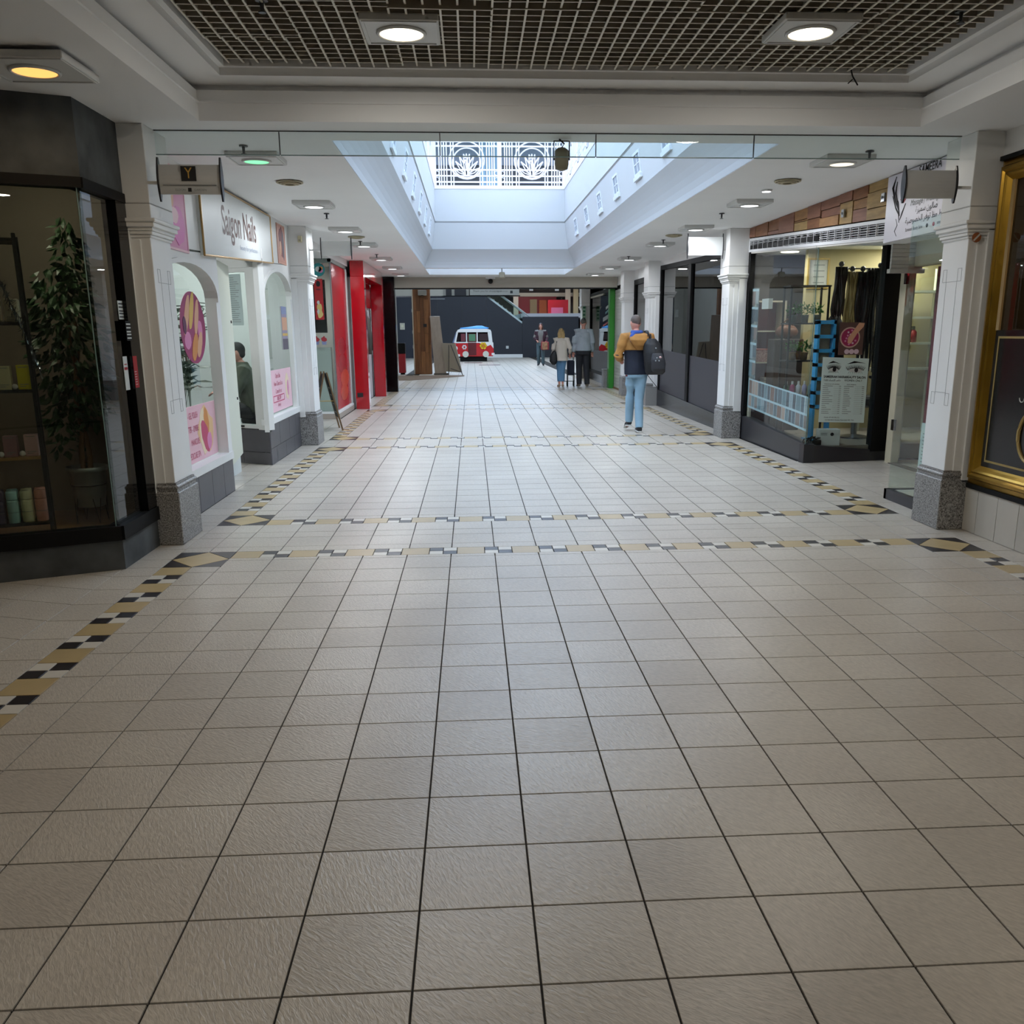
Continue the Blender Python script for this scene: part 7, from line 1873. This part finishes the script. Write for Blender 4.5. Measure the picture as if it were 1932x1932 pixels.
def long_hair(len_=0.22, w=0.085):
    def fn(c, hd, hp):
        c.ball(hp(0, -0.015, 0.025), (0.085, 0.098, 0.10), 18, 12)
        for x in (-0.055, -0.02, 0.02, 0.055):
            c.tube([hp(x, -0.05, 0.05), hp(x * 1.3, -0.08, -0.05), hp(x * 1.5, -0.075, -len_)], [0.035, 0.04, 0.028], 10)
        for sd in (-1, 1):
            c.tube([hp(sd * 0.06, 0.02, 0.05), hp(sd * 0.085, 0.0, -0.05), hp(sd * 0.085, -0.01, -len_ * 0.9)], [0.022, 0.025, 0.02], 8)
    return fn

denim = M('denim_light', '8fb0c6', 0.8, noise=(4, 0.18)); denim2 = M('denim_mid', '5f89ad', 0.8, noise=(6, 0.2)); navyc = M('navy_cloth', '1c2233', 0.8, noise=(10, 0.2)); must = M('mustard_cloth', 'a8763a', 0.85, noise=(10, 0.2)); bluel = M('blue_lining', '2b4a94', 0.8)
# ---- man with the backpack
nm = 'person'
cloth_shoe[nm] = M('shoe_black', '1f2226', 0.6); shoe_sole[nm] = M('sole_white', 'd5d3ce', 0.6)
J = stand(0.16, 0.03, 0.05, dict(elL=Vector((-0.30, -0.04, 1.16)), wrL=Vector((-0.20, 0.20, 1.10)), elR=Vector((0.27, -0.02, 1.16)), wrR=Vector((0.20, 0.22, 1.08)), curl=0.9, neck=Vector((-0.01, 0.03, 1.475))))
J['anL'] = Vector((-0.045, 0.22, 0.16)); J['toL'] = J['anL'] + Vector((-0.01, 0.14, -0.10)); J['knL'] = Vector((-0.06, 0.13, 0.52)); J['anR'] = Vector((0.04, -0.10, 0.09)); J['toR'] = J['anR'] + Vector((0.01, 0.16, -0.055))
def yoke(c, J, hp):
    n_ = Vector(J['neck'])
    c.loft([(0, 0.0, 1.24, 0.198, 0.150), (0, 0.005, 1.32, 0.205, 0.152), (0, 0.01, 1.40, 0.20, 0.135), (0, 0.012, 1.455, 0.15, 0.105), (0, 0.015, 1.49, 0.09, 0.085)], 20)
    for sd, k in ((-1, 'L'), (1, 'R')):
        s0, e0, w0 = Vector(J['sh' + k]), Vector(J['el' + k]), Vector(J['wr' + k])
        c.tube([s0 + Vector((-sd * 0.09, 0, 0)), s0 + Vector((sd * 0.01, 0, 0)), lerp(s0, e0, 0.5), e0, lerp(e0, w0, 0.5), lerp(e0, w0, 0.92)], [0.085, 0.09, 0.08, 0.072, 0.066, 0.052], 12)
def hood(c, J, hp):
    pts = [Vector((0.135 * math.cos(a), -0.045 - 0.115 * math.sin(a) ** 2 * (1 if math.sin(a) > 0 else 0.2), 1.47 - 0.055 * max(0, math.sin(a)))) for a in [PI * i / 10 for i in range(11)]]
    c.tube(pts, [0.04, 0.048, 0.055, 0.062, 0.068, 0.07, 0.068, 0.062, 0.055, 0.048, 0.04], 12)
    c.loft([(0.01, -0.16, 1.24, 0.04, 0.03), (0.0, -0.185, 1.31, 0.10, 0.07), (-0.01, -0.185, 1.39, 0.15, 0.09), (0, -0.14, 1.46, 0.15, 0.075), (0, -0.10, 1.49, 0.12, 0.05)], 16)
def lining(c, J, hp):
    c.loft([(-0.03, -0.10, 1.46, 0.08, 0.065), (-0.03, -0.10, 1.50, 0.10, 0.075), (-0.03, -0.085, 1.53, 0.085, 0.07)], 14); c.ball((-0.105, -0.15, 1.42), (0.05, 0.055, 0.075))
def collar(c, J, hp):
    n_ = Vector(J['neck']); c.loft([(n_.x, n_.y - 0.01, 1.46, 0.072, 0.068), (n_.x, n_.y - 0.01, 1.53, 0.064, 0.062)], 14)
def hem_red(c, J, hp):
    c.loft([(0, 0, 0.845, 0.168, 0.125), (0, 0, 0.90, 0.17, 0.127)], 16)
man, XM = person(nm, 'man walking away in a mustard and navy hooded jacket and pale jeans with a backpack', (2.86, 12.93, 0.0), 1.875, math.radians(4), J,
    [('trousers', denim, trousers(0.96)), ('tee_hem', M('maroon_cloth', '6a1f28', 0.8), hem_red), ('jacket_body', navyc, top(1.06, 0.875, 0.3)), ('jacket_yoke', must, yoke), ('hood', must, hood), ('hood_lining', bluel, lining), ('collar', M('red_cloth', 'a02234', 0.8), collar)],
    [('hair', M('hair_grey', '5a4e48', 0.7), short_hair)], head=(-0.1, 0.7, 0.15))
# its backpack, worn on one shoulder
bk = M('pack_black', '14151a', 0.6, noise=(10, 0.3)); bk2 = M('pack_grey', '2a2b31', 0.55)
def xm(x, y, z):
    return XM @ Vector((x, y, z))
pk = thing('backpack', 'bulging black backpack with silver zips on the walking man', 'backpack', xm(0.20, -0.22, 0.95))
c = MB(XM); c.loft([(0.225, -0.225, 0.88, 0.125, 0.06), (0.225, -0.25, 0.92, 0.155, 0.10), (0.215, -0.26, 1.05, 0.165, 0.12), (0.19, -0.25, 1.2, 0.155, 0.11), (0.17, -0.235, 1.33, 0.13, 0.085), (0.155, -0.215, 1.41, 0.075, 0.045)], 20); o = c.build('main_pocket', bk, pk); fused(o, 0.01, 4)
c = MB(XM); c.loft([(0.25, -0.335, 0.92, 0.09, 0.03), (0.245, -0.355, 0.97, 0.11, 0.05), (0.235, -0.355, 1.1, 0.11, 0.05), (0.22, -0.34, 1.2, 0.085, 0.03)], 16); fpk = o = c.build('front_pocket', bk2, pk); fused(o, 0.01, 4)
c = MB(XM); c.tube([(0.13, -0.20, 1.40), (0.12, -0.10, 1.52), (0.13, 0.03, 1.51), (0.15, 0.12, 1.40)], [(0.028, 0.012)] * 4, 8); c.build('shoulder_strap', bk, pk, smooth=True)
c = MB(XM); c.tube([(0.11, -0.205, 1.40), (0.115, -0.20, 1.47), (0.155, -0.20, 1.47), (0.16, -0.205, 1.40)], 0.012, 6); c.build('grab_handle', bk2, pk)
c = MB(XM); c.tube([(0.10, -0.23, 0.90), (0.18, -0.21, 0.80), (0.27, -0.20, 0.70)], [(0.012, 0.004)] * 3, 6); c.build('loose_strap', bk, pk)
for p in ((0.20, -0.352, 1.27), (0.21, -0.385, 1.13), (0.19, -0.395, 1.09), (0.24, -0.40, 1.09)):
    MB(XM).ball(p, 0.012, 8, 6).build('zip_pull', steel, fpk)
MB(XM).ball((0.262, -0.395, 1.14), (0.022, 0.01, 0.016), 8, 6).build('badge', M('badge_pink', 'c9a8a8', 0.3, 0.5), pk)
t = thing('phone', 'white phone held by the man with the backpack', 'phone', xm(-0.15, 0.3, 1.12)); MB(XM @ Matrix.Translation((-0.17, 0.315, 1.06)) @ Matrix.Rotation(0.5, 4, 'X')).box(-0.037, 0.037, -0.005, 0.005, 0, 0.145, 0.003).build('slab', pap, t); MB(XM @ Matrix.Translation((-0.17, 0.315, 1.06)) @ Matrix.Rotation(0.5, 4, 'X')).box(-0.032, 0.032, -0.007, -0.005, 0.006, 0.139).build('screen', blackgl, t)

# ---- grey-haired man
cloth_shoe[nm] = M('shoe_taupe', '6a5f52', 0.7); shoe_sole.pop(nm)
J = stand(0.10, 0.0, 0.09)
J['anR'] = Vector((0.10, -0.06, 0.09)); J['toR'] = J['anR'] + Vector((0.02, 0.16, -0.055))
person(nm, 'grey-haired man walking away in a pale blue-grey sweater and dark trousers', (3.48, 25.3, 0), 1.985, math.radians(2), J,
    [('trousers', M('trouser_charcoal', '23252b', 0.8), trousers(1.12)), ('sweater', M('sweater_grey', 'a3adb6', 0.85, noise=(8, 0.1)), top(1.16, 0.93, 1.0, 0.01))],
    [('hair', M('hair_salt', '5b5854', 0.7), short_hair)], head=(0.2, 0, -0.2))
# ---- blonde woman
cloth_shoe[nm] = M('shoe_beige', 'a08a74', 0.7)
J = stand(0.02, 0.0, 0.05, dict(elR=Vector((0.27, -0.05, 1.16)), wrR=Vector((0.28, 0.10, 0.98))))
person(nm, 'blonde woman walking away in a cream top and blue jeans with a shoulder bag', (2.82, 25.25, 0), 1.70, 0.0, J,
    [('trousers', denim2, trousers(1.02, 0.16)), ('blouse', M('cream_cloth', 'cfc6ba', 0.85), top(1.08, 0.80, 0.75, 0.02))],
    [('hair', M('hair_blonde', 'bd9f6a', 0.55, noise=(20, 0.3)), long_hair(0.17))])
t = thing('shoulder_bag', 'soft black shoulder bag on the blonde woman', 'handbag', (2.58, 25.15, 0.72))
c = MB(); c.loft([(2.60, 25.15, 0.66, 0.05, 0.06), (2.585, 25.15, 0.76, 0.12, 0.09), (2.585, 25.15, 0.92, 0.11, 0.08), (2.61, 25.15, 1.06, 0.05, 0.04)], 14); o = c.build('bag_body', bk, t); fused(o, 0.012, 4)
MB().tube([(2.62, 25.13, 1.02), (2.66, 25.10, 1.22), (2.70, 25.2, 1.38)], [(0.018, 0.006)] * 3, 6).build('strap', bk, t)
t = thing('shopping_trolley', 'dark two-wheeled shopping trolley between the walking couple', 'trolley', (3.13, 25.5, 0))
c = MB(); c.box(3.03, 3.24, 25.4, 25.65, 0.34, 0.78, 0.03); c.build('bag_body', navyc, t)
for x in (3.04, 3.23):
    MB().tube([(x, 25.65, 0.12), (x, 25.67, 0.98)], 0.012, 6).build('frame_tube', black, t); MB().tube([(x - 0.015, 25.62, 0.09), (x + 0.015, 25.62, 0.09)], 0.085, 14).build('wheel', black, t); MB().tube([(x, 25.42, 0.0), (x, 25.42, 0.36)], 0.012, 6).build('foot', black, t)
MB().tube([(3.04, 25.67, 0.98), (3.23, 25.67, 0.98)], 0.014, 6).build('handle', black, t); MB().tube([(2.9, 25.42, 0.17), (3.24, 25.42, 0.17)], 0.012, 6).build('rail', black, t)
# ---- woman approaching
cloth_shoe[nm] = M('shoe_black', '1f2226')
J = stand(0.08, 0.0, 0.10, dict(elL=Vector((-0.27, -0.02, 1.15)), wrL=Vector((-0.22, 0.20, 1.0)), elR=Vector((0.27, 0.0, 1.15)), wrR=Vector((0.16, 0.16, 1.05)), curl=0.9))
w2_, XW = person(nm, 'long-haired woman walking towards the viewer in a dark plum jacket carrying a bag', (3.52, 42.6, 0), 1.985, math.radians(172), J,
    [('trousers', M('denim_grey', '4c5e66', 0.8, noise=(6, 0.2)), trousers(1.05)), ('top', M('grey_knit', '77726e', 0.85), top(1.0, 0.95, 0.2)),
     ('jacket', M('plum_cloth', '3a1e2a', 0.85), lambda c, J, hp: (c.tube([Vector((-0.10, 0.04, 0.98)), Vector((-0.13, 0.05, 1.2)), Vector((-0.12, 0.03, 1.42))], [0.075, 0.085, 0.07], 12), c.tube([Vector((0.10, 0.04, 0.98)), Vector((0.13, 0.05, 1.2)), Vector((0.12, 0.03, 1.42))], [0.075, 0.085, 0.07], 12), c.loft([(0, -0.06, 0.95, 0.18, 0.1), (0, -0.05, 1.3, 0.18, 0.09), (0, -0.03, 1.45, 0.12, 0.06)], 16),
       [c.tube([Vector(J['sh' + k]), lerp(J['sh' + k], J['el' + k], 0.5), J['el' + k], lerp(J['el' + k], J['wr' + k], 0.9)], [0.085, 0.075, 0.066, 0.052], 12) for k in 'LR']))],
    [('hair', M('hair_auburn', '4a2a22', 0.5, noise=(20, 0.3)), long_hair(0.26))])
for sd in (-1, 1):
    MB(XW).ball((sd * 0.03, 0.118, 1.665), (0.012, 0.006, 0.007), 8, 6).build('eye', inkb, w2_, smooth=True)
MB(XW).ball((0, 0.115, 1.585), (0.022, 0.006, 0.006), 8, 6).build('mouth', M('lip', '8a4040', 0.5), w2_, smooth=True)
bg_ = thing('tote_bag', 'large red and tan patterned bag carried by the approaching woman', 'bag', tuple(XW @ Vector((-0.2, 0.26, 0.72))))
c = MB(XW); c.box(-0.36, -0.02, 0.17, 0.30, 0.66, 1.0, 0.03); c.build('bag_body', M('tote_red', '8a2a30', 0.7), bg_)
c = MB(XW); c.box(-0.30, -0.07, 0.302, 0.312, 0.68, 0.98); c.build('patterned_front', M('tote_tan', 'b08a62', 0.7, noise=(14, 0.6), col2='7a4a3a'), bg_)
for x in (-0.28, -0.10):
    MB(XW).tube([(x, 0.24, 1.0), (x + 0.03, 0.22, 1.06), (x + 0.06, 0.24, 1.0)], 0.010, 6).build('handle', M('tote_red', '8a2a30'), bg_)
# ---- seated man in the nail shop
cloth_shoe[nm] = M('shoe_black', '1f2226')
J = dict(hip=Vector((0, 0, 0.52)), neck=Vector((0, 0.13, 1.05)), hjL=Vector((-0.085, 0.04, 0.52)), hjR=Vector((0.085, 0.04, 0.52)), knL=Vector((-0.10, 0.44, 0.52)), knR=Vector((0.10, 0.44, 0.52)), anL=Vector((-0.10, 0.42, 0.09)), anR=Vector((0.10, 0.42, 0.09)),
         shL=Vector((-0.185, 0.10, 1.0)), shR=Vector((0.185, 0.10, 1.0)), elL=Vector((-0.23, 0.20, 0.75)), elR=Vector((0.23, 0.20, 0.75)), wrL=Vector((-0.10, 0.42, 0.74)), wrR=Vector((0.10, 0.42, 0.74)))
J['toL'] = J['anL'] + Vector((0, 0.16, -0.055)); J['toR'] = J['anR'] + Vector((0, 0.16, -0.055))
olive = M('olive_cloth', '4e5444', 0.8, noise=(6, 0.3))
def olive_top(c, J, hp):
    h_, n_ = Vector(J['hip']), Vector(J['neck'])
    c.loft([(0, 0.0, 0.50, 0.19, 0.15), (0, 0.03, 0.65, 0.185, 0.15), (0, 0.07, 0.85, 0.20, 0.155), (0, 0.10, 0.98, 0.195, 0.13), (0, 0.12, 1.04, 0.13, 0.1), (0, 0.13, 1.10, 0.085, 0.08)], 20)
    for sd, k in ((-1, 'L'), (1, 'R')):
        c.tube([Vector(J['sh' + k]) + Vector((-sd * 0.09, 0, 0)), J['sh' + k], lerp(J['sh' + k], J['el' + k], 0.5), J['el' + k], lerp(J['el' + k], J['wr' + k], 0.9)], [0.08, 0.088, 0.078, 0.07, 0.055], 12)
seat, XS = person(nm, 'seated man with a dark cap and olive jacket seen through the nail-shop glass', (-2.84, 11.0, 0.0), 1.98, math.radians(102), J,
    [('trousers', M('trouser_black', '17181b', 0.8), lambda c, J, hp: [c.loft([(0, -0.02, 0.44, 0.17, 0.13), (0, 0.0, 0.56, 0.175, 0.14), (0, 0.0, 0.62, 0.16, 0.12)], 16)] + [c.tube([J['hj' + k], lerp(J['hj' + k], J['kn' + k], 0.5), J['kn' + k], lerp(J['kn' + k], J['an' + k], 0.5), Vector(J['an' + k]) + Vector((0, 0, 0.03))], [0.1, 0.09, 0.075, 0.068, 0.06], 14) for k in 'LR']), ('jacket', olive, olive_top)],
    [('cap', M('cap_black', '1b1b1c', 0.8), lambda c, hd, hp: (c.ball(hp(0, -0.012, 0.03), (0.08, 0.097, 0.094), 18, 12), c.ball(hp(0, -0.05, -0.02), (0.07, 0.055, 0.055), 12, 8)))], head=(0, 0.8, 0))
st = thing('stool', 'dark round stool under the seated man', 'stool', tuple(XS @ Vector((0, -0.02, 0))))
c = MB(XS); c.lathe([(0.19, 0.36), (0.20, 0.38), (0.20, 0.415), (0.18, 0.425)], (0, -0.02, 0), 20); c.build('seat', black, st, smooth=True)
c = MB(XS); c.lathe([(0.2, 0), (0.2, 0.02), (0.03, 0.05), (0.03, 0.36)], (0, -0.02, 0), 16); c.build('pedestal', steel, st)
